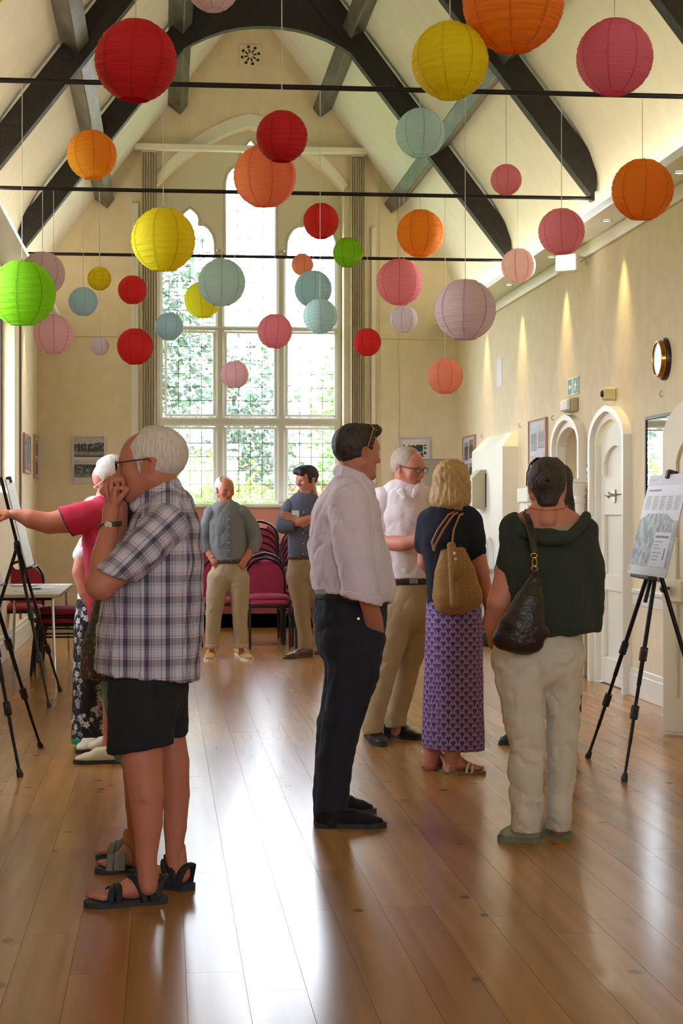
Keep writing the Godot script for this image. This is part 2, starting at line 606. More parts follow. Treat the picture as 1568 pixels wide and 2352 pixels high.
func build_room() -> void:
	# floor: a slab with oak boards laid on it along the hall
	var b := MB.new()
	b.box(Vector3(CX, -0.1025, (ZF + 3.0) / 2), Vector3(XR - XL + 1.4, 0.2, 3.0 - ZF + 1.4))
	var fl := struct("floor", b.commit(), mat("dark_joint", hexc(92, 62, 36), 0.6))
	b = MB.new()
	b.box(Vector3(CX, -0.0075, (-4.5 + 3.0) / 2), Vector3(XR - XL, 0.015, 7.5))
	var near_boards := part(fl, "boards_by_the_entrance", b.commit(), M["oak_board_1"])
	near_boards.set_meta("kind", "stuff")
	var lens := [1.5, 2.0, 2.5]
	var bms := []
	var bw := (XR - XL) / 29.0
	for l in lens:
		var m := MB.new()
		m.box(Vector3(0, -0.0075, 0), Vector3(bw - 0.0012, 0.015, l - 0.0014), Basis.IDENTITY, 0.0)
		bms.append(m.commit())
	var rng := RandomNumberGenerator.new()
	rng.seed = 5
	var count := 0
	for r in 29:
		var z := -4.5 + (0.0 if r == 0 else rng.randf() * 1.2)
		while z > ZF and count < 298:
			var k := rng.randi() % 3
			part(fl, "floorboard", bms[k], M["oak_board_%d" % (rng.randi() % 7)], Transform3D(Basis.IDENTITY, Vector3(XL + (r + 0.5) * bw, 0, z - lens[k] / 2)))
			z -= lens[k]
			count += 1
	# ceiling: two slopes that curve into the walls
	var prof := PackedVector2Array([Vector2(0, 7.579), Vector2(2.19, 4.706), Vector2(2.31, 4.53), Vector2(2.41, 4.35), Vector2(2.48, 4.15), Vector2(2.525, 3.9), Vector2(2.5385, 3.66)])
	b = MB.new()
	for s in [-1.0, 1.0]:
		var rows := []
		for k in prof.size():
			rows.append([Vector3(CX + s * prof[k].x, prof[k].y, ZF - 0.3), Vector3(CX + s * prof[k].x, prof[k].y, 3.0)])
		b.grid(rows, false, s < 0)
		var outp := PackedVector2Array()
		outp.append(Vector2(0, 7.85))
		outp.append(Vector2(2.95, 4.0))
		outp.append(Vector2(2.95, 3.66))
		for k in range(prof.size() - 1, -1, -1):
			outp.append(prof[k] + Vector2(0.0 if k == 0 else 0.012, 0.012))
		for k in outp.size():
			outp[k].x = CX + s * outp[k].x
		b.prism(outp, ZF - 0.3, 3.2)
	struct("ceiling", b.commit(), M.ceiling_plaster)
	build_far_wall()
	build_right_wall()
	build_left_wall()
	b = MB.new()
	# the wall behind the viewer, with a tall window in the middle
	for s in [-1.0, 1.0]:
		var bp := PackedVector2Array([Vector2(0, 0), Vector2(2.95, 0), Vector2(2.95, 3.9), Vector2(0, 7.8), Vector2(0, 4.4), Vector2(1.0, 4.4), Vector2(1.0, 1.4), Vector2(0, 1.4)])
		for i in bp.size(): bp[i].x = CX + s * bp[i].x
		b.prism(bp, 3.0, 3.25)
	struct("wall_back", b.commit(), M.cream_wall)
	var bwin := struct_root("window_9")
	for x in [-0.97, 0.0, 0.97]:
		bx(bwin, "mullion", M.stone_mullion, Vector3(CX + x, 2.9, 3.12), Vector3(0.08, 3.0, 0.12), 0.02)
	for y in [1.43, 2.9, 4.37]:
		bx(bwin, "transom", M.stone_mullion, Vector3(CX, y, 3.12), Vector3(2.0, 0.08, 0.11), 0.02)
	for x in [-0.485, 0.485]:
		for y in [2.165, 3.635]:
			bx(bwin, "pane", M.window_glass, Vector3(CX + x, y, 3.14), Vector3(0.89, 1.39, 0.004), 0.0)
	build_roof_timbers()

# ---------------------------------------------------------------- far wall and the great window
func zt(px: float) -> float:
	return at_z(px, 1000, ZF - 0.30).x
func yt(py: float) -> float:
	return at_z(575, py, ZF - 0.30).y

func build_far_wall() -> void:
	var win := half_arch(Vector2(-1.135, 5.314), Vector2(-0.60, 5.90), Vector2(0, 6.055))
	var sill := 1.47
	var b := MB.new()
	for s in [-1.0, 1.0]:
		var p := PackedVector2Array()
		p.append(Vector2(0, 0))
		p.append(Vector2(0, sill))
		p.append(Vector2(-1.135, sill))
		p.append_array(win)
		p.append(Vector2(0, 7.7))
		p.append(Vector2(-2.9, 3.9))
		p.append(Vector2(-2.9, 0))
		for k in p.size():
			p[k] = Vector2(CX + p[k].x * -s if s > 0 else CX + p[k].x, p[k].y)
		b.prism(p, ZF - 0.34, ZF)
	var wall := struct("wall_far", b.commit(), M.cream_wall)
	# plaster band round the arch
	var outer := half_arch(Vector2(-1.19, 5.36), Vector2(-0.66, 6.06), Vector2(0, 6.205))
	var po := outer.duplicate()
	var pi := win.duplicate()
	for i in range(outer.size() - 2, -1, -1):
		po.append(Vector2(-outer[i].x, outer[i].y))
		pi.append(Vector2(-win[i].x, win[i].y))
	var m := MB.new()
	m.prism(band(po, pi), 0, 0.025, Transform3D(Basis.IDENTITY, Vector3(CX, 0, ZF)))
	part(wall, "arch_band", m.commit(), M.white_paint)
	# picture rail on both sides
	m = MB.new()
	m.box(Vector3((XL - 0.40) / 2 + 0.02, 3.512, ZF + 0.012), Vector3(-0.40 - XL, 0.03, 0.024), Basis.IDENTITY, 0.005)
	part(wall, "picture_rail", m.commit(), M.cream_wall)
	m = MB.new()
	m.box(Vector3((XR + 2.56) / 2, 3.522, ZF + 0.012), Vector3(XR - 2.56, 0.03, 0.024), Basis.IDENTITY, 0.005)
	part(wall, "picture_rail", m.commit(), M.cream_wall)
	# painted band below the window
	m = MB.new()
	m.box(Vector3(CX, 1.23, ZF + 0.006), Vector3(2.45, 0.42, 0.012))
	part(wall, "pink_painted_band", m.commit(), M.pink_dado)
	m = MB.new()
	m.box(Vector3(CX, 0.51, ZF + 0.012), Vector3(2.45, 1.02, 0.024), Basis.IDENTITY, 0.004)
	part(wall, "maroon_panel", m.commit(), M.maroon_dado)
	m = MB.new()
	m.box(Vector3(CX, 0.09, ZF + 0.012), Vector3(XR - XL, 0.18, 0.024), Basis.IDENTITY, 0.006)
	var sk := struct("baseboard_far", m.commit(), M.white_gloss)
	# thin cable trunking on the right half
	tb(wall, "conduit", M.cream_wall, [Vector3(2.83, 2.1, ZF + 0.008), Vector3(2.83, 6.0, ZF + 0.008)], 0.008, 6)
	tb(wall, "conduit", M.cream_wall, [Vector3(2.6, 1.5, ZF + 0.008), Vector3(2.6, 5.9, ZF + 0.008)], 0.006, 6)
	bx(wall, "white_trunking", M.white_gloss, Vector3(2.52, 2.9, ZF + 0.02), Vector3(0.05, 3.9, 0.04))
	bx(wall, "white_trunking", M.white_gloss, Vector3(-0.355, 3.3, ZF + 0.02), Vector3(0.085, 3.6, 0.04))

	# the window: stone frame, three lights in three tiers, leaded panes
	var w := struct_root("window_1")
	var zg := ZF - 0.30
	var c := [zt(436), zt(575), zt(715)]
	var lx := [zt(378), zt(516), zt(656)]
	var rx := [zt(494), zt(634), zt(773)]
	var head := [[58, 575], [57, 556], [52, 540], [43, 527], [32, 520], [20, 520], [22, 508], [19, 497], [11, 489], [0, 481]]
	var head2 := [[59, 440], [58, 420], [53, 402], [44, 390], [33, 383], [20, 382], [23, 365], [20, 349], [12, 336], [0, 322]]
	var top := func(x: float) -> float:
		var best := 5.314
		for i in win.size() - 1:
			if absf(x) <= -win[i].x and absf(x) >= -win[i + 1].x:
				var t := (absf(x) + win[i].x) / (win[i].x - win[i + 1].x)
				best = lerpf(win[i].y, win[i + 1].y, -t if t < 0 else t)
		return best + 0.06
	var hp := func(k: int, s: float) -> Array:
		var out := []
		for h in (head2 if k == 1 else head):
			out.append(Vector2(lerpf(c[k], rx[k] if s > 0 else lx[k], h[0] / 58.5), yt(h[1])))
		return out
	var plate := MB.new()
	var ys := yt(575)
	var x0 := CX - 1.16
	var x1 := CX + 1.16
	var spans := [[x0, 0], [0, 1], [1, 2], [2, x1]]
	for k in 4:
		var p := PackedVector2Array()
		var xa: float = x0 if k == 0 else c[k - 1]
		var xb: float = x1 if k == 3 else c[k]
		if k == 0:
			p.append(Vector2(x0, ys))
		else:
			var a: Array = hp.call(k - 1, 1.0)
			a.reverse()
			for q in a: p.append(q)
			if k - 1 == 1: p.append(Vector2(rx[1], ys))
		if k == 3:
			p.append(Vector2(x1, ys))
		else:
			if k == 1: p.append(Vector2(lx[1], ys))
			for q in hp.call(k, -1.0): p.append(q)
		for i in 11:
			var x := lerpf(xb, xa, i / 10.0)
			p.append(Vector2(x, top.call(x - CX)))
		plate.prism(p, zg - 0.05, zg + 0.05)
	part(w, "tracery", plate.commit(), M.tracery_plaster)
	# moulded edges of the openings
	for k in 3:
		var line := []
		for q in hp.call(k, -1.0): line.append(Vector3(q.x, q.y, zg + 0.05))
		var r: Array = hp.call(k, 1.0)
		r.reverse()
		for q in r.slice(1): line.append(Vector3(q.x, q.y, zg + 0.05))
		line.push_front(Vector3(lx[k], ys - 0.1, zg + 0.05))
		line.append(Vector3(rx[k], ys - 0.1, zg + 0.05))
		tb(w, "moulding", M.stone_mullion, line, 0.018, 6)
	var ysill := yt(1157)
	for px in [505.0, 645.0]:
		bx(w, "mullion", M.stone_mullion, Vector3(zt(px), (ysill + ys) / 2, zg), Vector3(0.115, ys - ysill, 0.12), 0.03)
	for s in [-1.0, 1.0]:
		bx(w, "jamb", M.stone_mullion, Vector3(CX + s * 1.10, (ysill + ys) / 2, zg), Vector3(0.10, ys - ysill, 0.12), 0.03)
	for q in [[969.0, 0.105], [755.0, 0.05]]:
		bx(w, "transom", M.stone_mullion, Vector3(CX, yt(q[0]), zg + 0.004), Vector3(2.2, q[1], 0.13), 0.02)
	bx(w, "window_sill", M.white_gloss, Vector3(CX, 1.478, ZF - 0.13), Vector3(2.3, 0.05, 0.42), 0.012)
	# casements, panes and lead
	var tiers := [[1150.0, 981.0, 5], [957.0, 761.0, 6], [747.0, 481.0, 8]]
	var rngp := RandomNumberGenerator.new()
	rngp.seed = 11
	for k in 3:
		for t in 3:
			var ya := yt(tiers[t][0])
			var yb := yt(tiers[t][1])
			var rows: int = tiers[t][2]
			if t == 2 and k == 1:
				yb = yt(322)
				rows = 13
			var xa: float = lx[k]
			var xb: float = rx[k]
			if t < 2:
				var fr := 0.028
				bx(w, "casement_rail", M.casement_white, Vector3((xa + xb) / 2, ya + fr / 2, zg - 0.01), Vector3(xb - xa, fr, 0.05))
				bx(w, "casement_rail", M.casement_white, Vector3((xa + xb) / 2, yb - fr / 2, zg - 0.01), Vector3(xb - xa, fr, 0.05))
				bx(w, "casement_stile", M.casement_white, Vector3(xa + fr / 2, (ya + yb) / 2, zg - 0.01), Vector3(fr, yb - ya - 2 * fr, 0.05))
				bx(w, "casement_stile", M.casement_white, Vector3(xb - fr / 2, (ya + yb) / 2, zg - 0.01), Vector3(fr, yb - ya - 2 * fr, 0.05))
				xa += fr; xb -= fr; ya += fr; yb -= fr
			var dx := (xb - xa) / 4.0
			var dy := (yb - ya) / rows
			var pm := BoxMesh.new()
			pm.size = Vector3(dx - 0.002, dy - 0.002, 0.003)
			for i in 4:
				for j in rows:
					if t == 2 and j == rows - 1 and (i == 0 or i == 3):
						continue
					part(w, "pane", pm, M.window_glass, Transform3D(Basis.from_euler(Vector3(rngp.randf_range(-0.01, 0.01), rngp.randf_range(-0.01, 0.01), 0)), Vector3(xa + (i + 0.5) * dx, ya + (j + 0.5) * dy, zg - 0.02)))
			for i in range(1, 4):
				bx(w, "lead_came", M.lead, Vector3(xa + i * dx, (ya + yb) / 2 - (0.06 if t == 2 and i != 2 else 0.0), zg - 0.02), Vector3(0.0065, yb - ya - (0.12 if t == 2 and i != 2 else 0.0), 0.008), 0.0)
			for j in range(1, rows):
				bx(w, "lead_came", M.lead, Vector3((xa + xb) / 2, ya + j * dy, zg - 0.02), Vector3(xb - xa, 0.0065, 0.008), 0.0)
	# curtain rail with drawn curtains
	var rail := thing("curtain_rail", "long white curtain rail crossing the pointed arch of the great window", "curtain rail", Vector3(CX, 0, ZF + 0.12))
	bx(rail, "rail_board", M.white_paint, Vector3(0.03, 5.755, 0), Vector3(2.83, 0.075, 0.10), 0.008)
	for x in [-0.9, 0.0, 0.9]:
		bx(rail, "bracket", M.white_paint, Vector3(x, 5.755, -0.085), Vector3(0.04, 0.05, 0.07))
	var cm := mat("curtain_cloth", hexc(204, 192, 168), 0.9)
	for s in [[-0.275, -0.095, "drawn beige curtain gathered in tight folds by the white trunking and tall red lantern"], [2.235, 2.40, "drawn beige curtain gathered in tight folds by the thin white pipe on the far wall"]]:
		var cur := thing("curtain", s[2], "curtain", Vector3((s[0] + s[1]) / 2, 1.7, ZF + 0.12))
		var hw: float = (s[1] - s[0]) / 2
		var rows := []
		for y in [4.02, 3.0, 1.5, 0.0]:
			var row := []
			for j in 49:
				var t := j / 48.0
				row.append(Vector3(lerpf(-hw, hw, t), y, 0.022 * sin(t * TAU * 6.0) + 0.01 * sin(t * 9.0 + y)))
			for j in 49:
				var t := 1.0 - j / 48.0
				row.append(Vector3(lerpf(-hw, hw, t), y, 0.022 * sin(t * TAU * 6.0) - 0.006))
			rows.append(row)
		m = MB.new()
		m.grid(rows, true, true)
		part(cur, "cloth", m.commit(), cm)
		bx(cur, "heading_tape", cm, Vector3(0, 4.02, 0), Vector3(hw * 2, 0.06, 0.05))
	# the round vent in the gable
	var vent := thing("gable_vent", "small pierced vent of eight radial slots high in the gable", "vent", Vector3(at_z(575, 128, ZF).x, at_z(575, 128, ZF).y, ZF))
	m = MB.new()
	m.box(Vector3(0, 0, 0.008), Vector3(0.27, 0.27, 0.016), Basis.IDENTITY, 0.004)
	part(vent, "plate", m.commit(), M.cream_wall)
	for k in 8:
		var a := TAU * (k + 0.3) / 8
		var d := Vector3(cos(a), sin(a), 0)
		m = MB.new()
		m.tube([Vector3(0, 0, 0.016) + d * 0.03, Vector3(0, 0, 0.016) + d * 0.075], [0.008, 0.010], 8, true, 0.4, Vector3(0, 0, 1))
		m.tube([Vector3(0, 0, 0.016) + d * 0.088, Vector3(0, 0, 0.016) + d * 0.118], [0.016, 0.019], 10, true, 0.3, Vector3(0, 0, 1))
		part(vent, "slot", m.commit(), M.black_plastic)

# ---------------------------------------------------------------- right wall
func build_right_wall() -> void:
	var d1 := -16.345 * S
	var d2 := -14.79 * S
	var a1 := arch(0.452, 2.00 , 2.16)
	var a2 := arch(0.468, 1.98, 2.155)
	var b := MB.new()
	var zb := 3.0
	var ze := ZF - 0.4
	var top := 3.72
	# pieces between the centre lines of the two arched openings
	var p := PackedVector2Array([Vector2(ze, 0), Vector2(d1 - 0.452, 0)])
	for i in 11: p.append(a1[i] + Vector2(d1, 0))
	p.append(Vector2(d1, top)); p.append(Vector2(ze, top))
	b.prism(p, -0.5, 0, RW)
	p = PackedVector2Array([Vector2(d1, top)])
	for i in range(10, 21): p.append(a1[i] + Vector2(d1, 0))
	p.append(Vector2(d1 + 0.452, 0)); p.append(Vector2(d2 - 0.468, 0))
	for i in 11: p.append(a2[i] + Vector2(d2, 0))
	p.append(Vector2(d2, top))
	b.prism(p, -0.5, 0, RW)
	p = PackedVector2Array([Vector2(d2, top)])
	for i in range(10, 21): p.append(a2[i] + Vector2(d2, 0))
	p.append(Vector2(d2 + 0.468, 0)); p.append(Vector2(zb, 0)); p.append(Vector2(zb, top))
	b.prism(p, -0.5, 0, RW)
	var wall := struct("wall_right", b.commit(), M.cream_wall)
	# alcove behind the first arch
	b = MB.new()
	b.box(Vector3(XR + 0.44, 1.15, d1), Vector3(0.06, 2.4, 1.1))
	part(wall, "alcove_back", b.commit(), M.white_paint)
	b = MB.new()
	b.box(Vector3(XR + 0.27, 1.98, d1 + 0.12), Vector3(0.28, 0.10, 0.62))
	part(wall, "alcove_lintel", b.commit(), M.white_paint)
	# cornice shelf with recessed spotlights, and the board under it
	b = MB.new()
	b.box(Vector3(XR - SHELF_X / 2, SHELF_Y + 0.03, -9.2), Vector3(SHELF_X, 0.06, 24.2), Basis.IDENTITY, 0.008)
	var tr := struct("trim_1", b.commit(), M.white_gloss)
	b = MB.new()
	b.box(Vector3(XR - 0.012, (SHELF_Y + 3.556) / 2, -9.2), Vector3(0.024, SHELF_Y - 3.556, 24.2), Basis.IDENTITY, 0.006)
	part(tr, "cornice_board", b.commit(), M.cream_gloss)
	# skirting
	for seg in [[ZF, -19.42], [-17.58, d1 - 0.56], [d2 + 0.56, 3.0]]:
		b = MB.new()
		b.box(Vector3(XR - 0.012, 0.085, (seg[0] + seg[1]) / 2), Vector3(0.024, 0.17, seg[1] - seg[0]), Basis.IDENTITY, 0.004)
		b.box(Vector3(XR - 0.008, 0.19, (seg[0] + seg[1]) / 2), Vector3(0.016, 0.05, seg[1] - seg[0]), Basis.IDENTITY, 0.006)
		struct("baseboard_right", b.commit(), M.white_gloss)
	# dado rail under the mirror
	b = MB.new()
	b.box(Vector3(XR - 0.016, 0.80, -11.7), Vector3(0.032, 0.035, 2.9), Basis.IDENTITY, 0.008)
	b.box(Vector3(XR - 0.010, 0.73, -11.7), Vector3(0.020, 0.07, 2.9), Basis.IDENTITY, 0.005)
	struct("trim_2", b.commit(), M.white_gloss)
	# the pier with a sloped top
	var pz0 := -20.766 * S
	var pz1 := -18.861 * S
	b = MB.new()
	var px := XR - 0.163
	var sh := 2.066
	var rt := 2.216
	var A := Vector3(px, 0, pz1); var B := Vector3(px, sh, pz1); var C := Vector3(XR - 0.05, rt, pz1 - 0.1); var C2 := Vector3(XR, rt, pz1 - 0.05); var D := Vector3(XR, 0, pz1)
	var E_ := Vector3(XR, sh, pz1)
	var A2 := Vector3(px, 0, pz0); var B2 := Vector3(px, sh, pz0); var G := Vector3(XR - 0.05, rt, pz0 + 0.3); var D2 := Vector3(XR, 0, pz0); var E2 := Vector3(XR, sh, pz0); var G2 := Vector3(XR, rt, pz0 + 0.3)
	b.quad(A2, A, B, B2); b.quad(A, D, E_, B); b.quad(B2, B, C, G); b.quad(B, E_, C2, C)
	b.quad(D2, A2, B2, E2); b.quad(E2, B2, G, G2); b.quad(G, C, C2, G2)
	part(wall, "pier", b.commit(), M.white_paint)
	# door frames: moulded arch bands
	for q in [[d1, a1, 0.452, 2.0, 2.16, 1], [d2, a2, 0.468, 1.98, 2.155, 2]]:
		var fr := struct_root("door_%d" % q[5])
		var zc: float = q[0]
		var xf := RW * Transform3D(Basis.IDENTITY, Vector3(zc, 0, 0))
		var hw: float = q[2]
		var m := MB.new()
		m.prism(band(legs_down(arch(hw + 0.10, q[3] + 0.02, q[4] + 0.10), 0), legs_down(arch(hw + 0.045, q[3] + 0.005, q[4] + 0.05), 0)), 0, 0.07, xf)
		part(fr, "frame_moulding", m.commit(), M.white_gloss)
		m = MB.new()
		m.prism(band(legs_down(arch(hw + 0.05, q[3] + 0.005, q[4] + 0.055), 0), legs_down(arch(hw - 0.012, q[3] - 0.01, q[4] - 0.012), 0)), -0.05, 0.03, xf)
		part(fr, "inner_frame", m.commit(), M.white_paint)
		if q[5] == 2:
			# leaf with three recessed panels
			var ao := arch(hw - 0.02, q[3] - 0.03, q[4] - 0.03)
			m = MB.new()
			m.prism(legs_down(ao, 0.012), -0.07, -0.045, xf)
			var leaf := part(fr, "leaf", m.commit(), M.white_paint)
			var st := 0.10
			var ai := arch(hw - 0.02 - st, q[3] - 0.19, q[4] - 0.22)
			m = MB.new()
			m.prism(band(legs_down(ao, 1.70), legs_down(ai, 1.70)), -0.045, -0.012, xf)
			part(leaf, "top_rail", m.commit(), M.white_paint)
			for s in [-1.0, 1.0]:
				bx(leaf, "stile", M.white_paint, xf * Vector3(s * (hw - 0.02 - st / 2), 0.84, -0.03), Vector3(0.033, 1.66, st), 0.004)
			for r in [[1.46, 0.17], [0.83, 0.13], [0.115, 0.21]]:
				bx(leaf, "rail", M.white_paint, xf * Vector3(0, r[0], -0.03), Vector3(0.033, r[1], 2 * (hw - 0.02 - st)), 0.004)
			bx(leaf, "rail", M.white_paint, xf * Vector3(0, 1.60, -0.03), Vector3(0.033, 0.14, 2 * (hw - 0.02 - st)), 0.004)
			m = MB.new()
			m.box(xf * Vector3(0.02, 1.525, -0.006), Vector3(0.014, 0.11, 0.05), Basis.IDENTITY, 0.005)
			m.lathe([Vector2(0.012, 0.0), Vector2(0.012, 0.025), Vector2(0.024, 0.032), Vector2(0.026, 0.045), Vector2(0.014, 0.056), Vector2(0.001, 0.058)], 16, Transform3D(Basis(Vector3(0, 0, 1), PI / 2), xf * Vector3(0.02, 1.535, 0.0)))
			part(leaf, "handle", m.commit(), M.chrome)
			for y in [0.4, 1.62]:
				bx(leaf, "hinge", M.black_metal, xf * Vector3(hw - 0.014, y, -0.02), Vector3(0.02, 0.12, 0.012))
		else:
			# a slim column with capital beside the open arch
			m = MB.new()
			m.tube([xf * Vector3(hw + 0.10, 0, 0.06), xf * Vector3(hw + 0.10, 1.47, 0.06)], 0.045, 12)
			part(fr, "column_shaft", m.commit(), M.white_gloss)
			m = MB.new()
			var cxf := Transform3D(Basis.IDENTITY, xf * Vector3(hw + 0.10, 1.47, 0.06))
			m.lathe([Vector2(0.046, 0), Vector2(0.062, 0.012), Vector2(0.046, 0.025), Vector2(0.062, 0.038), Vector2(0.046, 0.05), Vector2(0.05, 0.07), Vector2(0.075, 0.10), Vector2(0.055, 0.115), Vector2(0.085, 0.15), Vector2(0.08, 0.18)], 14, cxf, true)
			part(fr, "capital", m.commit(), M.white_gloss)
			bx(fr, "abacus", M.white_gloss, xf * Vector3(hw + 0.10, 1.665, 0.06), Vector3(0.16, 0.035, 0.20), 0.008)
	# half wall with a ledge seen beyond the pier
	b = MB.new()
	b.box(Vector3(XR - 0.06, 0.80, (pz1 + d1 - 0.56) / 2), Vector3(0.12, 1.60, 0.45), Basis.IDENTITY, 0.01)
	b.box(Vector3(XR - 0.07, 1.56, (pz1 + d1 - 0.56) / 2), Vector3(0.15, 0.14, 0.50), Basis.IDENTITY, 0.01)
	part(wall, "ledge_block", b.commit(), M.white_paint)

# ---------------------------------------------------------------- left wall
func build_left_wall() -> void:
	# tall windows; local x is -z
	var wins := [[16.0, 18.1], [9.4, 11.6]]
	var sl := 1.60
	var tp := 3.45
	var b := MB.new()
	var edges := [[-3.0, 9.4], [11.6, 16.0], [18.1, -ZF + 0.4]]
	for e in edges:
		b.prism(PackedVector2Array([Vector2(e[0], 0), Vector2(e[1], 0), Vector2(e[1], 3.72), Vector2(e[0], 3.72)]), -0.3, 0, LW)
	for w in wins:
		b.prism(PackedVector2Array([Vector2(w[0], 0), Vector2(w[1], 0), Vector2(w[1], sl - 0.02), Vector2(w[0], sl - 0.02)]), -0.3, 0, LW)
		b.prism(PackedVector2Array([Vector2(w[0], tp), Vector2(w[1], tp), Vector2(w[1], 3.72), Vector2(w[0], 3.72)]), -0.3, 0, LW)
	var wall := struct("wall_left", b.commit(), M.cream_wall)
	var k := 2
	for w in wins:
		var r := struct_root("window_%d" % k)
		k += 1
		# steep sill
		var m := MB.new()
		m.prism(PackedVector2Array([Vector2(0, 0), Vector2(0.13, 0), Vector2(0, 0.09)]), -w[1], -w[0], Transform3D(Basis.IDENTITY, Vector3(XL - 0.13, sl - 0.02, 0)))
		part(r, "window_sill", m.commit(), M.white_gloss)
		var zc: float = -(w[0] + w[1]) / 2
		var wd: float = w[1] - w[0]
		for s in [-1.0, 1.0]:
			bx(r, "window_frame", M.dark_wood_frame, Vector3(XL - 0.15, (sl + tp) / 2, zc + s * (wd / 2 - 0.025)), Vector3(0.05, tp - sl, 0.05))
		bx(r, "window_frame", M.dark_wood_frame, Vector3(XL - 0.15, sl + 0.08, zc), Vector3(0.05, 0.05, wd))
		bx(r, "window_frame", M.dark_wood_frame, Vector3(XL - 0.15, tp - 0.025, zc), Vector3(0.05, 0.05, wd))
		for j in range(1, 3):
			bx(r, "mullion", M.white_gloss, Vector3(XL - 0.15, (sl + tp) / 2, zc - wd / 2 + wd * j / 3.0), Vector3(0.05, tp - sl, 0.06))
		for j in 3:
			var pm := BoxMesh.new()
			pm.size = Vector3(0.004, tp - sl - 0.06, wd / 3 - 0.05)
			part(r, "pane", pm, M.window_glass, Transform3D(Basis.IDENTITY, Vector3(XL - 0.15, (sl + tp) / 2, zc - wd / 2 + wd * (j + 0.5) / 3.0)))
	b = MB.new()
	b.box(Vector3(XL + SHELF_X / 2, SHELF_Y + 0.03, -9.2), Vector3(SHELF_X, 0.06, 24.2), Basis.IDENTITY, 0.008)
	var tr := struct("trim_3", b.commit(), M.white_gloss)
	b = MB.new()
	b.box(Vector3(XL + 0.012, (SHELF_Y + 3.556) / 2, -9.2), Vector3(0.024, SHELF_Y - 3.556, 24.2), Basis.IDENTITY, 0.006)
	part(tr, "cornice_board", b.commit(), M.cream_gloss)
	b = MB.new()
	b.box(Vector3(XL + 0.012, 0.10, (ZF + 3.0) / 2), Vector3(0.024, 0.20, 3.0 - ZF), Basis.IDENTITY, 0.004)
	b.box(Vector3(XL + 0.008, 0.225, (ZF + 3.0) / 2), Vector3(0.016, 0.05, 3.0 - ZF), Basis.IDENTITY, 0.006)
	struct("baseboard_left", b.commit(), M.white_gloss)
	tb(wall, "pipe", M.brass_pipe, [Vector3(XL + 0.015, 0.28, -18.66), Vector3(XL + 0.015, 3.54, -18.66)], 0.013, 8)

# ---------------------------------------------------------------- dark roof trusses, iron tie rods, purlins
const TRUSS_Z := [-17.73, -14.16, -10.63, -7.09]
func build_roof_timbers() -> void:
	var nm := ["dark curved roof truss nearest the great window", "dark curved roof truss second from the great window", "dark curved roof truss third from the great window", "dark curved roof truss fourth from the great window"]
	for k in 4:
		var t := thing("roof_truss", nm[k], "roof truss", Vector3(CX, 3.967, TRUSS_Z[k]), 0, "roof trusses")
		var y0 := 3.967
		for s in [-1.0, 1.0]:
			var p := PackedVector2Array([Vector2(0, 7.50 - y0), Vector2(2.40, 4.36 - y0), Vector2(2.475, 4.22 - y0), Vector2(2.475, 4.02 - y0), Vector2(2.43, 3.985 - y0), Vector2(2.33, 4.11 - y0), Vector2(0, 7.10 - y0)])
			for i in p.size(): p[i].x *= s
			var m := MB.new()
			m.prism(p, -0.07, 0.07)
			part(t, "rafter", m.commit(), M.dark_beam)
		var m2 := MB.new()
		var c := PackedVector2Array([Vector2(-0.62, 6.60 - y0), Vector2(0.62, 6.60 - y0)])
		# arched collar: underside from the rafters up to the middle
		c = PackedVector2Array([Vector2(-0.47, 6.57 - y0), Vector2(0.47, 6.57 - y0)])
		var n := 16
		var lo := PackedVector2Array()
		for i in n + 1:
			var x := lerpf(1.18, -1.18, float(i) / n)
			lo.append(Vector2(x, 6.275 - y0 - 0.52 * pow(absf(x) / 1.18, 2.2)))
		c = PackedVector2Array([Vector2(-1.15, 5.80 - y0), Vector2(-0.52, 6.60 - y0), Vector2(0.52, 6.60 - y0), Vector2(1.15, 5.80 - y0)])
		c.append_array(lo)
		m2.prism(c, -0.055, 0.055)
		part(t, "arched_collar", m2.commit(), M.dark_beam)
		var rod := thing("tie_rod", ["black iron tie rod nearest the great window", "black iron tie rod second from the great window", "black iron tie rod third from the great window", "black iron tie rod fourth from the great window"][k], "tie rod", Vector3(CX, 3.967, TRUSS_Z[k]), 0, "iron tie rods")
		var m3 := MB.new()
		m3.tube([Vector3(-2.47, 0, 0), Vector3(2.47, 0, 0)], 0.016, 8)
		part(rod, "bar", m3.commit(), M.iron_rod)
		for s in [-1.0, 1.0]:
			bx(rod, "end_plate", M.iron_rod, Vector3(s * 2.45, 0.01, 0), Vector3(0.03, 0.07, 0.10), 0.004)
	var pl := ["grey timber purlin low on the left roof slope", "grey timber purlin high on the left roof slope", "grey timber purlin high on the right roof slope", "grey timber purlin low on the right roof slope"]
	var xs := [-1.74, -0.87, 0.87, 1.74]
	for k in 4:
		var x: float = xs[k]
		var ang := 0.919 * (-1.0 if x > 0 else 1.0)
		var t := thing("purlin", pl[k], "purlin", Vector3(CX + x, 7.579 - 1.312 * absf(x) - 0.155, -10.6), 0, "roof purlins")
		bx(t, "timber", M.grey_purlin, Vector3.ZERO, Vector3(0.15, 0.19, 21.3), 0.008, Basis(Vector3(0, 0, 1), ang))

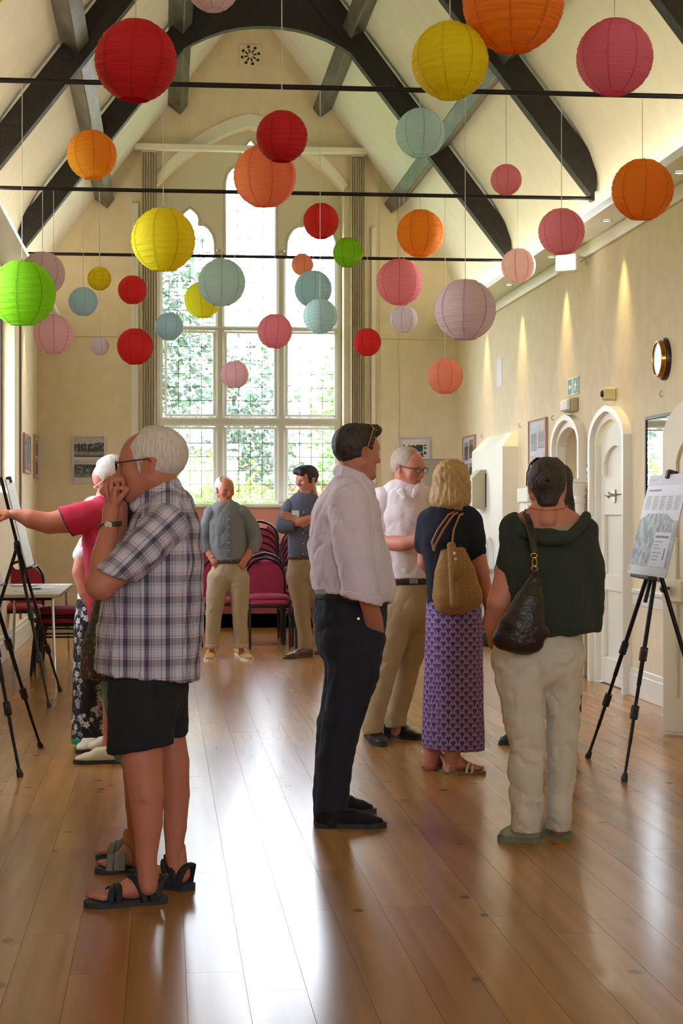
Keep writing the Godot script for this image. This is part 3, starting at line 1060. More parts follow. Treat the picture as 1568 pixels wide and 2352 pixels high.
# ---------------------------------------------------------------- lamps
const WARM := Color(1.0, 0.87, 0.60)
func build_lamps() -> void:
	var gm := mat("spot_glow", Color(1, 0.95, 0.82), 0.5)
	gm.emission_enabled = true
	gm.emission = Color(1, 0.93, 0.75)
	gm.emission_energy_multiplier = 6.0
	var um := mat("cove_glow", Color(1, 0.95, 0.82), 0.5)
	um.emission_enabled = true
	um.emission = Color(1, 0.90, 0.68)
	um.emission_energy_multiplier = 1.5
	var zs_right := [-17.39, -15.45, -13.47, -11.51, -9.55, -19.35]
	var zs_left := [-17.39, -19.35, -9.55]
	var place_right := ["white pier", "open arch, beside the floodlight", "closed arched door", "mirror and clock", "open arched door", "far corner by the pinboard"]
	var place_left := ["brown pipe by the side window", "pale wooden picture frames", "middle side window"]
	for side in [1.0, -1.0]:
		var zs: Array = zs_right if side > 0 else zs_left
		for k in zs.size():
			var x: float = XR - 0.14 if side > 0 else XL + 0.14
			var lab: String = "recessed warm spotlight in the cornice above the " + (place_right[k] if side > 0 else place_left[k])
			var t := thing("cornice_spotlight", lab, "spotlight", Vector3(x, SHELF_Y, zs[k]), 0, "cornice spotlights by the doors" if side > 0 else "cornice spotlights by the side windows")
			var m := MB.new()
			m.lathe([Vector2(0.045, -0.002), Vector2(0.05, -0.008), Vector2(0.034, -0.008), Vector2(0.030, -0.003)], 20)
			part(t, "bezel", m.commit(), M.chrome)
			m = MB.new()
			m.lathe([Vector2(0.001, -0.004), Vector2(0.032, -0.004)], 16)
			part(t, "lamp", m.commit(), gm)
			var l := SpotLight3D.new()
			l.name = "spot_light"
			t.add_child(l)
			l.position = Vector3(0, -0.012, 0)
			l.rotation.x = -PI / 2
			l.rotation.z = 0.0
			l.spot_angle = 27.0
			l.spot_angle_attenuation = 1.0
			l.light_color = WARM
			l.light_energy = 2.2
			l.light_size = 0.03
			l.spot_range = 20.0
			l.spot_attenuation = 2.0
			l.shadow_enabled = true
		# warm light strip hidden behind the cornice, shining up the slope
		var sx: float = XR - 0.16 if side > 0 else XL + 0.16
		var st := thing("cove_light_strip", "long light strip lying on top of the cornice beside the " + ("doors" if side > 0 else "side windows"), "light strip", Vector3(sx, SHELF_Y + 0.062, -9.6))
		bx(st, "housing", M.white_gloss, Vector3(0, 0.01, 0), Vector3(0.06, 0.02, 22.6))
		bx(st, "light_tube", um, Vector3(0, 0.026, 0), Vector3(0.035, 0.012, 22.5))
		for k in 4:
			var al := AreaLight3D.new()
			al.name = "strip_light"
			st.add_child(al, true)
			al.position = Vector3(0, 0.045, 8.4 - k * 5.6)
			al.rotation = Vector3(PI / 2, 0, 0)
			al.area_size = Vector2(0.04, 5.6)
			al.light_color = Color(1.0, 0.94, 0.80)
			al.light_energy = 2.2
			al.area_range = 30.0
			al.shadow_enabled = true
	# floodlight on a bracket
	var fp := at_x(1298, 603, XR - 0.22)
	var f := thing("floodlight", "bright white floodlight on a bracket below the cornice", "floodlight", fp)
	f.rotation.y = atan2(-fp.x, -fp.z) - 0.45
	bx(f, "housing", M.white_gloss, Vector3(0, 0, -0.04), Vector3(0.20, 0.15, 0.07), 0.01)
	var fm := mat("flood_glow", Color(1, 1, 1), 0.3)
	fm.emission_enabled = true
	fm.emission = Color(1, 0.98, 0.96)
	fm.emission_energy_multiplier = 14.0
	bx(f, "lamp", fm, Vector3(0, 0, 0.0), Vector3(0.17, 0.12, 0.012), 0.002)
	tb(f, "bracket", M.white_gloss, [Vector3(0.08, 0.05, -0.07), Vector3(0.10, 0.05, -0.16), Vector3(0.10, 0.0, -0.2)], 0.012)
	var fl := SpotLight3D.new()
	fl.name = "flood_light"
	f.add_child(fl)
	fl.position = Vector3(0, 0, 0.02)
	fl.rotation.y = PI
	fl.spot_angle = 55.0
	fl.light_energy = 3.0
	fl.light_color = Color(1, 0.97, 0.92)
	fl.light_size = 0.08
	fl.spot_range = 30.0
	fl.spot_attenuation = 2.0
	fl.shadow_enabled = true

# ---------------------------------------------------------------- outside the great window
func foliage(parent: Node3D, called: String, n: int, ctr: Vector3, ext: Vector3, size: float, cols: Array, sd: int) -> void:
	var rng := RandomNumberGenerator.new()
	rng.seed = sd
	var m := MB.new()
	m.tri(Vector3(0, 0, 0), Vector3(0.5, 0.45, 0.06), Vector3(0, 1, 0))
	m.tri(Vector3(0, 0, 0), Vector3(0, 1, 0), Vector3(-0.5, 0.45, 0.06))
	var mm := MultiMesh.new()
	mm.transform_format = MultiMesh.TRANSFORM_3D
	mm.use_colors = true
	mm.mesh = m.commit()
	mm.instance_count = n
	for i in n:
		var d := Vector3(rng.randfn(), rng.randfn(), rng.randfn()).normalized() * pow(rng.randf(), 0.45)
		d += Vector3(sin(i * 0.37), cos(i * 0.53), sin(i * 0.71)) * 0.12
		var bs := Basis.from_euler(Vector3(rng.randf() * TAU, rng.randf() * TAU, rng.randf() * TAU)).scaled(Vector3.ONE * size * rng.randf_range(0.6, 1.3))
		mm.set_instance_transform(i, Transform3D(bs, ctr + d * ext))
		var c: Color = cols[rng.randi() % cols.size()]
		mm.set_instance_color(i, c * rng.randf_range(0.8, 1.15))
	var o := MultiMeshInstance3D.new()
	o.multimesh = mm
	o.name = called
	if not M.has("leaf"):
		var lm := mat("leaf", Color(1, 1, 1), 0.55)
		lm.vertex_color_use_as_albedo = true
		lm.backlight_enabled = true
		lm.backlight = Color(0.35, 0.45, 0.15)
	o.material_override = M.leaf
	parent.add_child(o, true)
	o.set_meta("kind", "stuff")

func build_outside() -> void:
	var b := MB.new()
	b.box(Vector3(0, -0.35, -60), Vector3(160, 0.3, 76))
	b.box(Vector3(-42, -0.35, 0), Vector3(76, 0.3, 44))
	b.box(Vector3(18, -0.35, 26), Vector3(44, 0.3, 44))
	var lawn := struct("garden_ground", b.commit(), mat("grass", hexc(96, 128, 58), 0.9))
	var lime := [Color(0.34, 0.50, 0.09), Color(0.26, 0.42, 0.08), Color(0.42, 0.56, 0.16)]
	var dark := [Color(0.12, 0.18, 0.13), Color(0.16, 0.22, 0.16), Color(0.15, 0.17, 0.17)]
	var pale := [Color(0.22, 0.36, 0.14), Color(0.30, 0.44, 0.18)]
	var bark := mat("bark", hexc(86, 72, 58), 0.9)
	for q in [["bright green shrub growing close under the left panes of the great window", Vector3(0.35, 0, -24.6), 2.3, 1.2], ["bright green shrub growing close under the middle panes of the great window", Vector3(1.5, 0, -25.2), 1.8, 1.1], ["bright green shrub growing close under the right panes of the great window", Vector3(2.7, 0, -25.4), 1.75, 1.0]]:
		var t := thing("shrub", q[0], "shrub", q[1])
		tb(t, "stem", bark, [Vector3(0, -0.2, 0), Vector3(0.05, q[2] * 0.5, 0)], [0.04, 0.02], 6)
		foliage(t, "leaves", 6500, Vector3(0, q[2] * 0.52, 0), Vector3(q[3], q[2] * 0.5, 0.7), 0.065, lime, int(q[2] * 100))
	for q in [["tall dark-leaved tree behind the left panes of the great window", Vector3(-0.5, 0, -31.0), 7.0, Vector3(1.5, 2.7, 1.3), dark, 7500], ["tall dark-leaved tree behind the middle of the great window", Vector3(1.4, 0, -34.5), 4.6, Vector3(1.3, 2.0, 1.2), dark, 3800], ["slender pale green tree behind the right panes of the great window", Vector3(4.1, 0, -36.0), 5.4, Vector3(1.2, 2.2, 1.1), pale, 4200]]:
		var t := thing("garden_tree", q[0], "tree", q[1])
		tb(t, "trunk", bark, [Vector3(0, -0.3, 0), Vector3(0.1, q[2] * 0.4, 0), Vector3(-0.05, q[2] * 0.8, 0)], [0.18, 0.12, 0.05], 8)
		foliage(t, "crown", q[5], Vector3(0, q[2] * 0.58, 0), q[3], 0.115, q[4], int(q[2] * 10))
	# neighbour's house with tiled roof
	var h := thing("neighbour_house", "house with a brown tiled roof seen through the lower right panes", "house", Vector3(5.4, 0, -41.5))
	bx(h, "brick_wall", mat("house_brick", hexc(168, 112, 92), 0.9), Vector3(0, 1.0, 0), Vector3(9.0, 2.8, 5.0))
	var tm := mat("roof_tile", hexc(150, 118, 104), 0.85)
	var tm2 := mat("roof_tile_light", hexc(170, 136, 118), 0.85)
	for k in 12:
		var m := MB.new()
		var y := 2.15 + k * 0.14
		var z := 2.75 - k * 0.22
		m.box(Vector3(0, y, z), Vector3(9.6 - k * 0.5, 0.05, 0.30), Basis(Vector3(1, 0, 0), 0.46), 0.012)
		part(h, "tile_course", m.commit(), tm if k % 2 == 0 else tm2)
	var mr := MB.new()
	mr.prism(PackedVector2Array([Vector2(-4.6, 2.1), Vector2(4.6, 2.1), Vector2(1.8, 3.75), Vector2(-1.8, 3.75)]), -2.3, 0.0)
	part(h, "roof_body", mr.commit(), tm)

# ---------------------------------------------------------------- paper lanterns
func build_lanterns() -> void:
	var base := MB.new()
	var prof := []
	var rings := 21
	var y0 := 0.93
	for i in rings * 3 + 1:
		var t := float(i) / (rings * 3)
		var y := lerpf(-y0, y0, t)
		var r := sqrt(maxf(0.0, 1.0 - y * y))
		# paper sags a little between the wire hoops
		var sag := 0.014 * (1.0 if i % 3 != 0 else 0.0)
		prof.append(Vector2(r * (1.0 - sag), y * (1.0 - sag * 0.5)))
	var rng := RandomNumberGenerator.new()
	var shades := []
	for vnum in 3:
		rng.seed = 90 + vnum
		var rows := []
		for i in prof.size():
			var ring := []
			for j in 40:
				var a := -TAU * j / 40.0
				var k := 1.0 + 0.007 * sin(a * 3.0 + i * 0.9 + vnum) + 0.005 * sin(a * 7.0 - i * 1.7)
				ring.append(Vector3(prof[i].x * cos(a) * k, prof[i].y + 0.006 * sin(a * 2.0 + i), prof[i].x * sin(a) * k))
			rows.append(ring)
		var m := MB.new()
		m.grid(rows, true)
		shades.append(m.commit())
	# one seam: a narrow strip of doubled paper from pole to pole
	var srows := []
	for i in 33:
		var y := lerpf(-0.925, 0.925, i / 32.0)
		var r := sqrt(1.0 - y * y) * 1.004
		var w := 0.022 * (0.55 + 0.45 * sqrt(1.0 - y * y))
		srows.append([Vector3(-w, y, r), Vector3(w, y, r)])
	var sm := MB.new()
	sm.grid(srows, false)
	var seam := sm.commit()
	var rm := MB.new()
	var ring := []
	for j in 24: ring.append(Vector3(cos(TAU * j / 24) * 0.367, 0, sin(TAU * j / 24) * 0.367))
	rm.tube(ring, 0.014, 6, false, 1.0, Vector3.UP, true)
	var rim := rm.commit()
	var hm := MB.new()
	hm.tube([Vector3(-0.36, 0, 0), Vector3(0.36, 0, 0)], 0.012, 6)
	hm.tube([Vector3(0, 0, 0), Vector3(0, 0.10, 0)], 0.012, 6)
	var hanger := hm.commit()
	var cols := {
		"red": hexc(226, 40, 44), "crimson": hexc(206, 24, 36), "pink": hexc(250, 152, 174), "rose": hexc(238, 118, 150), "pale pink": hexc(255, 214, 228), "blush": hexc(255, 228, 226),
		"orange": hexc(255, 158, 40), "deep orange": hexc(250, 138, 30), "coral": hexc(255, 140, 100), "peach": hexc(255, 166, 138), "yellow": hexc(246, 224, 20), "lemon": hexc(250, 240, 60),
		"lime green": hexc(140, 206, 12), "light blue": hexc(202, 232, 238), "sky blue": hexc(188, 228, 246), "mauve": hexc(230, 204, 212), "white": hexc(238, 228, 242), "lilac": hexc(236, 214, 220)}
	for c in cols:
		var m := mat("paper_" + c.replace(" ", "_"), cols[c], 0.75)
		m.backlight_enabled = true
		m.backlight = (cols[c] as Color) * 0.8
		var k: Color = cols[c]
		var dk := Color.from_hsv(k.h, minf(1.0, k.s * 1.12 + 0.03), k.v * 0.88)
		if c in ["pale pink", "blush"]: dk = hexc(240, 128, 170)
		if c in ["mauve", "lilac", "white"]: dk = Color.from_hsv(0.85, k.s + 0.10, k.v * 0.85)
		mat("seam_" + c.replace(" ", "_"), dk, 0.75)
	# px, py, radius px, depth, colour, label
	var L := [
		[312, 140, 93, 7.09, "crimson", "large red lantern between the curved beam and the left roof slope, tied to no neighbour"],
		[489, -33, 60, 7.09, "lilac", "dusty pink lantern at the top of the arched collar"],
		[1178, 5, 117, 7.09, "deep orange", "largest lantern, deep orange, touching a big yellow one"],
		[1033, 140, 89, 7.09, "yellow", "big yellow lantern overlapped by the largest orange one"],
		[1411, 132, 89, 7.09, "rose", "big rose pink lantern hanging before the iron tie rod high on the right slope"],
		[647, 314, 59, 7.09, "crimson", "red lantern hanging in front of a coral one at the tip of the window arch"],
		[608, 405, 72, 10.63, "coral", "coral lantern partly hidden by a red one before the middle lancet"],
		[211, 356, 56, 10.63, "orange", "orange lantern hanging before the dark beam on the left slope"],
		[965, 306, 57, 10.63, "light blue", "pale blue lantern where a grey purlin meets the dark beam on the right"],
		[1162, 413, 36, 10.63, "pink", "small pink lantern against the white slope between two dark beams"],
		[1475, 436, 72, 10.63, "deep orange", "deep orange lantern hanging beside the cornice with spotlights"],
		[1289, 532, 54, 10.63, "pink", "pink lantern right above the floodlight"],
		[375, 551, 73, 10.63, "yellow", "big yellow lantern beside the drawn curtain, above a pale blue and a lemon one"],
		[737, 508, 41, 14.16, "red", "red lantern before the right lancet, just above a lime green one"],
		[799, 580, 35, 14.16, "lime green", "small lime green lantern by the drawn curtain on the right of the window"],
		[965, 536, 54.5, 14.16, "orange", "orange lantern hanging directly above a pink and a white one"],
		[694, 608, 25, 17.73, "peach", "tiny peach lantern sitting on top of two pale blue ones"],
		[719, 664, 43, 14.16, "sky blue", "upper of two overlapping pale blue lanterns, under the tiny peach one"],
		[735, 726, 40, 10.63, "light blue", "lower of two overlapping pale blue lanterns, the greyer one"],
		[917, 648, 53.5, 14.16, "pink", "pink lantern between an orange one and a small white one"],
		[1068, 712, 71, 10.63, "mauve", "big mauve lantern with open base, level with the small white one"],
		[927, 733, 32, 14.16, "white", "small white lantern touching the underside of a pink one"],
		[1190, 610, 40, 14.16, "blush", "blush white lantern lit by the floodlight next to it"],
		[843, 786, 32, 14.16, "red", "small red lantern before the thin white pipe on the far wall"],
		[1022, 864, 41.5, 14.16, "peach", "coral pink lantern hanging lowest beside the far right corner"],
		[631, 761, 40, 14.16, "pink", "pink lantern before the right mullion of the great window"],
		[539, 860, 32, 14.16, "pale pink", "small pale pink lantern with bright pink ribs before the window"],
		[509, 649, 54.5, 14.16, "light blue", "pale blue lantern overlapping a lemon yellow one before the window"],
		[465, 689, 42, 17.73, "lemon", "lemon yellow lantern half hidden behind a pale blue one"],
		[388, 750, 32, 14.16, "sky blue", "small sky blue lantern at the left edge of the great window"],
		[310, 796, 41.5, 14.16, "red", "red lantern before the white trunking, below a smaller red one"],
		[304, 666, 33, 14.16, "red", "small red lantern above a bigger red one by the left curtain"],
		[228, 640, 27, 14.16, "yellow", "tiny yellow lantern next to a small sky blue one"],
		[229, 795, 21, 14.16, "white", "tiny white lantern at the picture rail below the tiny yellow one"],
		[191, 693, 33, 14.16, "sky blue", "small sky blue lantern next to the tiny yellow one"],
		[123, 768, 45, 14.16, "pale pink", "pale pink lantern with pink ribs under the big lime green one"],
		[98, 629, 50, 14.16, "mauve", "mauve lantern half hidden behind the big lime green one"],
		[51, 674, 75, 10.63, "lime green", "big lime green lantern near the left cornice"],
		[-14, -12, 22, 10.63, "yellow", "yellow lantern hardly showing beside the left roof beam"],
	]
	L[0][5] = "large red lantern before the joint of rafter and arched collar, alone"
	var i := 0
	for q in L:
		i += 1
		var rod: float = -q[3]
		var p := at_z(q[0], q[1], rod)
		var r: float = q[2] * q[3] / F * 1.01
		var t := thing("paper_lantern", q[5], "paper lantern", p, 0.0, "round paper lanterns hanging from the tie rods")
		var key: String = (q[4] as String).replace(" ", "_")
		var sc := Basis.from_euler(Vector3(0.05 * sin(i * 1.9), i * 0.7, 0.05 * cos(i * 2.3))).scaled(Vector3.ONE * r)
		part(t, "paper_shade", shades[i % 3], M["paper_" + key], Transform3D(sc, Vector3.ZERO))
		for k in 8:
			part(t, "seam", seam, M["seam_" + key], Transform3D(sc * Basis(Vector3.UP, TAU * k / 8), Vector3.ZERO))
		for s in [-0.93, 0.93]:
			part(t, "rim", rim, M["seam_" + key], Transform3D(sc, sc * Vector3(0, s, 0)))
		part(t, "wire_hanger", hanger, M.lead, Transform3D(sc, sc * Vector3(0, 0.93, 0)))
		# the thread goes up to the nearest tie rod in height
		var top := 3.95 - p.y
		if top > r:
			tb(t, "thread", mat("thread", hexc(226, 224, 226), 0.6) if not M.has("thread") else M.thread, [Vector3(0, r * 0.93, 0), Vector3(0, top, 0)], 0.0022, 4)

# ---------------------------------------------------------------- things on the walls
func photo_image(sd: int, w: int, h: int, tint: Color, kind := 0) -> ImageTexture:
	var n := FastNoiseLite.new()
	n.seed = sd
	n.frequency = 0.035
	n.fractal_octaves = 4
	var im := Image.create(w, h, false, Image.FORMAT_RGB8)
	for y in h:
		for x in w:
			var v := float(y) / h
			var u := float(x) / w
			var g := n.get_noise_2d(x, y)
			var t := 0.72
			if kind == 0:
				t = 0.72 + 0.1 * g if v < 0.30 + 0.12 * n.get_noise_2d(x * 0.6, 7) else (0.16 + 0.5 * maxf(0.0, g + 0.15))
				if v > 0.32 and v < 0.68 and u > 0.08 and u < 0.5: t = 0.12 + 0.55 * (1.0 if fposmod(u * 9.0, 1.0) > 0.7 else 0.0) * (1.0 if g > -0.1 else 0.4)
				if v > 0.72: t = 0.52 + 0.15 * g
				if v > 0.93: t = 0.06
			elif kind == 1:
				t = 0.75 if v < 0.25 else 0.30 + 0.5 * g
				if v > 0.25 and v < 0.5 and u > 0.5: t = 0.22
				if v > 0.75: t = 0.45 + 0.2 * g
			elif kind == 2:
				t = 0.86 if v < 0.3 or g < 0.0 else 0.18
				if v > 0.35 and v < 0.7 and absf(u - 0.55) < 0.3: t = 0.14 + 0.2 * maxf(0, g)
			else:
				t = 0.62 + 0.6 * g
			t = clampf(t, 0.03, 1)
			im.set_pixel(x, y, Color(t * tint.r, t * tint.g, t * tint.b))
	return ImageTexture.create_from_image(im)
func flat_mat(called: String, tex: Texture2D, rough := 0.4) -> StandardMaterial3D:
	var m := mat(called, Color(1, 1, 1), rough)
	m.albedo_texture = tex
	return m
func card(w: float, h: float) -> ArrayMesh:
	var m := MB.new()
	m.quad(Vector3(-w / 2, -h / 2, 0), Vector3(w / 2, -h / 2, 0), Vector3(w / 2, h / 2, 0), Vector3(-w / 2, h / 2, 0))
	return m.commit()
# a framed sheet; xf has z pointing out of the wall, origin at the centre of the back
func picture(label: String, xf: Transform3D, w: float, h: float, photos: Array, fm: Material, border := 0.02, group := "") -> Node3D:
	var t := thing("framed_picture", label, "picture", xf.origin, 0, group)
	t.transform = xf
	bx(t, "backing", M.paper_white, Vector3(0, 0, 0.008), Vector3(w - 0.006, h - 0.006, 0.012), 0.001)
	for s in [-1.0, 1.0]:
		bx(t, "frame_side", fm, Vector3(s * (w / 2 - border / 2), 0, 0.014), Vector3(border, h, 0.028), 0.003)
		bx(t, "frame_side", fm, Vector3(0, s * (h / 2 - border / 2), 0.014), Vector3(w - 2 * border, border, 0.028), 0.003)
	for p in photos:
		part(t, "photograph", card(p[2], p[3]), p[4], Transform3D(Basis.IDENTITY, Vector3(p[0], p[1], 0.0155)))
	return t

func build_wall_things() -> void:
	var bw := hexc(255, 250, 238)
	var fw := Transform3D(Basis.IDENTITY, Vector3.ZERO)
	# far wall left: two photographs in a white frame
	var a := at_z(166, 1000, ZF)
	var b := at_z(243, 1110, ZF)
	var w := b.x - a.x
	var h := a.y - b.y
	fw.origin = Vector3((a.x + b.x) / 2, (a.y + b.y) / 2, ZF)
	picture("white frame with two old black and white photographs of a street, one above the other", fw, w, h, [[0, h * 0.25, w * 0.88, h * 0.40, flat_mat("photo_street", photo_image(1, 160, 104, bw, 0))], [0, -h * 0.20, w * 0.88, h * 0.36, flat_mat("photo_bridge", photo_image(2, 160, 96, bw, 1))]], M.paper_white, 0.018)
	a = at_z(913, 1003, ZF)
	b = at_z(986, 1056, ZF)
	w = b.x - a.x
	h = a.y - b.y
	fw.origin = Vector3((a.x + b.x) / 2, (a.y + b.y) / 2, ZF)
	picture("white framed engraving of a dark spreading tree on the far wall", fw, w, h, [[0.0, 0.0, w * 0.8, h * 0.75, flat_mat("print_tree", photo_image(3, 160, 120, bw, 2))]], M.paper_white, 0.016)
	# grey pinboard beside it
	var pb := thing("pinboard", "grey pinboard fixed to the far wall beside the corner", "pinboard", Vector3((at_z(905, 1100, ZF).x + XR - 0.1) / 2, 1.55, ZF + 0.004))
	var pw := XR - 0.1 - at_z(905, 1100, ZF).x
	var fel := mat("grey_felt", hexc(176, 168, 146), 0.95)
	bx(pb, "felt", fel, Vector3(0, 0, 0.012), Vector3(pw, 0.98, 0.02), 0.003)
	bx(pb, "edge_strip", M.grey_metal, Vector3(0, 0.49, 0.014), Vector3(pw, 0.012, 0.028), 0.002)
	# left wall
	var pine := mat("pine_frame", hexc(190, 150, 128), 0.5)
	var lw := LW
	for q in [[52, 66, 993, 1085, "pale wooden frame with a blue watercolour on the wall with side windows", 4, hexc(176, 186, 214)], [76, 93, 997, 1098, "pale wooden frame with four small photographs next to the far corner", 5, hexc(220, 212, 200)]]:
		var z0 := at_x(q[0], 1040, XL).z
		var z1 := at_x(q[1], 1040, XL).z
		var yt0 := at_x(q[0], q[2], XL).y
		var yb0 := at_x(q[0], q[3], XL).y
		var ww := absf(z1 - z0)
		var hh := yt0 - yb0
		var xf := Transform3D(LW.basis, Vector3(XL, (yt0 + yb0) / 2, (z0 + z1) / 2))
		var pm := flat_mat("left_photo_%d" % q[5], photo_image(q[5], 128, 128, q[6], 3 if q[5] == 4 else 1))
		var ph := [[0, 0, ww * 0.8, hh * 0.84, pm]] if q[5] == 4 else [[-ww * 0.2, hh * 0.22, ww * 0.34, hh * 0.38, pm], [ww * 0.2, hh * 0.22, ww * 0.34, hh * 0.38, pm], [-ww * 0.2, -hh * 0.22, ww * 0.34, hh * 0.38, pm], [ww * 0.2, -hh * 0.22, ww * 0.34, hh * 0.38, pm]]
		picture(q[4], xf, ww, hh, ph, pine, 0.022)
	# right wall
	var blue := flat_mat("photo_blue", photo_image(6, 128, 128, hexc(196, 206, 226), 1))
	var brown := flat_mat("photo_brown", photo_image(7, 128, 128, hexc(220, 190, 150), 0))
	for q in [[1218, 1258, 967, 1112, "white board of small photographs with wooden edge beside the open arch"], [1066, 1093, 1004, 1115, "board of four colour photographs with wooden edge beside the pier and far corner"]]:
		var za := at_x(q[0], 1040, XR).z
		var zb := at_x(q[1], 1040, XR).z
		var ya := at_x(q[0], q[2], XR).y
		var yb := at_x(q[1], q[3], XR).y
		var ww := zb - za
		var hh := ya - yb
		var xf := Transform3D(RW.basis, Vector3(XR, (ya + yb) / 2, (za + zb) / 2))
		picture(q[4], xf, ww, hh, [[-ww * 0.22, hh * 0.2, ww * 0.32, hh * 0.36, blue], [ww * 0.2, hh * 0.23, ww * 0.34, hh * 0.36, brown], [-ww * 0.22, -hh * 0.22, ww * 0.32, hh * 0.34, brown], [ww * 0.2, -hh * 0.22, ww * 0.34, hh * 0.34, blue]], pine, 0.014)
	# notice
	var nt := thing("paper_notice", "single white sheet pinned high on the cream wall above the pier", "notice", at_x(1147, 856, XR))
	nt.transform = Transform3D(RW.basis, at_x(1147, 856, XR))
	var nim := Image.create(64, 96, false, Image.FORMAT_RGB8)
	nim.fill(hexc(238, 234, 238))
	nim.fill_rect(Rect2i(3, 3, 58, 1), hexc(190, 180, 200))
	nim.fill_rect(Rect2i(3, 92, 58, 1), hexc(190, 180, 200))
	nim.fill_rect(Rect2i(3, 3, 1, 90), hexc(190, 180, 200))
	nim.fill_rect(Rect2i(60, 3, 1, 90), hexc(190, 180, 200))
	part(nt, "sheet", card(0.30, 0.30), flat_mat("notice_print", ImageTexture.create_from_image(nim), 0.7), Transform3D(Basis.IDENTITY, Vector3(0, 0, 0.004)))
	bx(nt, "holder", M.paper_white, Vector3(0, 0, 0.0), Vector3(0.32, 0.32, 0.006), 0.001)
	# exit sign: running man, arrow, door
	var ex := Image.create(160, 64, false, Image.FORMAT_RGB8)
	var gr := hexc(20, 110, 80)
	var wh := hexc(226, 240, 220)
	ex.fill(wh)
	ex.fill_rect(Rect2i(3, 3, 154, 58), gr)
	ex.fill_rect(Rect2i(60, 3, 6, 58), wh); ex.fill_rect(Rect2i(76, 3, 10, 58), wh)   # post and door edge
	ex.fill_rect(Rect2i(112, 12, 10, 10), wh)                                          # head
	ex.fill_rect(Rect2i(106, 22, 16, 16), wh); ex.fill_rect(Rect2i(98, 26, 10, 5), wh); ex.fill_rect(Rect2i(120, 28, 12, 5), wh)
	for k in 16:
		ex.fill_rect(Rect2i(106 - k / 2, 38 + k, 6, 2), wh)
		ex.fill_rect(Rect2i(116 + k / 2, 38 + k, 6, 2), wh)
	for k in 14:
		ex.fill_rect(Rect2i(14 + k, 32 - k, 3, 1 + 2 * k), wh)                             # arrow head
	ex.fill_rect(Rect2i(28, 27, 22, 10), wh)
	var es := thing("exit_sign", "green emergency exit sign with running figure and arrow over the open arch", "exit sign", Vector3.ZERO)
	es.transform = Transform3D(RW.basis, at_x(1317.5, 887, XR))
	bx(es, "sign_plate", M.paper_white, Vector3(0, 0, 0.004), Vector3(0.41, 0.155, 0.008), 0.001)
	part(es, "sign_print", card(0.40, 0.148), flat_mat("exit_print", ImageTexture.create_from_image(ex), 0.5), Transform3D(Basis.IDENTITY, Vector3(0, 0, 0.0085)))
	# emergency light
	var em := thing("emergency_light", "cream emergency light box under the exit sign", "emergency light", Vector3.ZERO)
	em.transform = Transform3D(RW.basis, at_x(1318, 931, XR))
	bx(em, "case", mat("aged_cream", hexc(196, 184, 140), 0.6), Vector3(0, 0, 0.03), Vector3(0.33, 0.12, 0.06), 0.008)
	bx(em, "diffuser", M.casement_white, Vector3(-0.01, 0, 0.075), Vector3(0.29, 0.10, 0.035), 0.012)
	# motion detector
	var pr := thing("motion_detector", "small square motion detector above the closed arched door", "motion detector", Vector3.ZERO)
	pr.transform = Transform3D(RW.basis, at_x(1412, 905, XR))
	bx(pr, "case", mat("detector_beige", hexc(206, 190, 150), 0.6), Vector3(0, 0, 0.05), Vector3(0.10, 0.10, 0.10), 0.012)
	var mm := MB.new()
	mm.lathe([Vector2(0.001, 0.02), Vector2(0.022, 0.016), Vector2(0.03, 0.0)], 16, Transform3D(Basis(Vector3(1, 0, 0), PI / 2), Vector3(0, 0, 0.10)))
	part(pr, "lens", mm.commit(), M.black_plastic)
	# round wall clock: dark wooden back, brass bezel, pale glazed face
	var ck := thing("wall_clock", "round wall clock with brass rim on a dark wooden back", "clock", Vector3.ZERO)
	ck.transform = Transform3D(RW.basis, at_x(1528, 825, XR))
	var up := Transform3D(Basis(Vector3(1, 0, 0), PI / 2), Vector3.ZERO)
	mm = MB.new()
	mm.lathe([Vector2(0.153, 0.0), Vector2(0.153, 0.018), Vector2(0.145, 0.028), Vector2(0.13, 0.032), Vector2(0.10, 0.034)], 40, up, true)
	part(ck, "wooden_back", mm.commit(), M.mahogany)
	mm = MB.new()
	mm.lathe([Vector2(0.133, 0.03), Vector2(0.136, 0.038), Vector2(0.130, 0.044), Vector2(0.130, 0.062), Vector2(0.125, 0.067), Vector2(0.117, 0.066), Vector2(0.115, 0.058)], 40, up)
	part(ck, "brass_bezel", mm.commit(), M.brass)
	mm = MB.new()
	mm.lathe([Vector2(0.118, 0.058), Vector2(0.001, 0.059)], 40, up)
	part(ck, "face", mm.commit(), mat("clock_face", hexc(150, 166, 160), 0.2))
	# mirror
	var za := at_x(1485, 1000, XR - 0.01).z
	var mt := mat("mirror_silver", hexc(236, 238, 238), 0.015, 1.0)
	var mi := thing("wall_mirror", "tall mirror in a thin black frame, showing the great window", "mirror", Vector3.ZERO)
	mi.transform = Transform3D(RW.basis, Vector3(XR, 1.50, za + 0.46))
	bx(mi, "glass", mt, Vector3(0, 0, 0.012), Vector3(0.90, 1.16, 0.008), 0.0)
	for s in [-1.0, 1.0]:
		bx(mi, "frame_side", M.black_plastic, Vector3(s * 0.455, 0, 0.012), Vector3(0.024, 1.2, 0.026), 0.003)
		bx(mi, "frame_side", M.black_plastic, Vector3(0, s * 0.59, 0.012), Vector3(0.89, 0.024, 0.026), 0.003)
	# light switches
	var sw := thing("light_switch", "white double light switch between the two arches", "light switch", Vector3.ZERO)
	sw.transform = Transform3D(RW.basis, at_x(1358, 1078, XR))
	bx(sw, "plate", M.casement_white, Vector3(0, 0, 0.012), Vector3(0.16, 0.135, 0.024), 0.004)
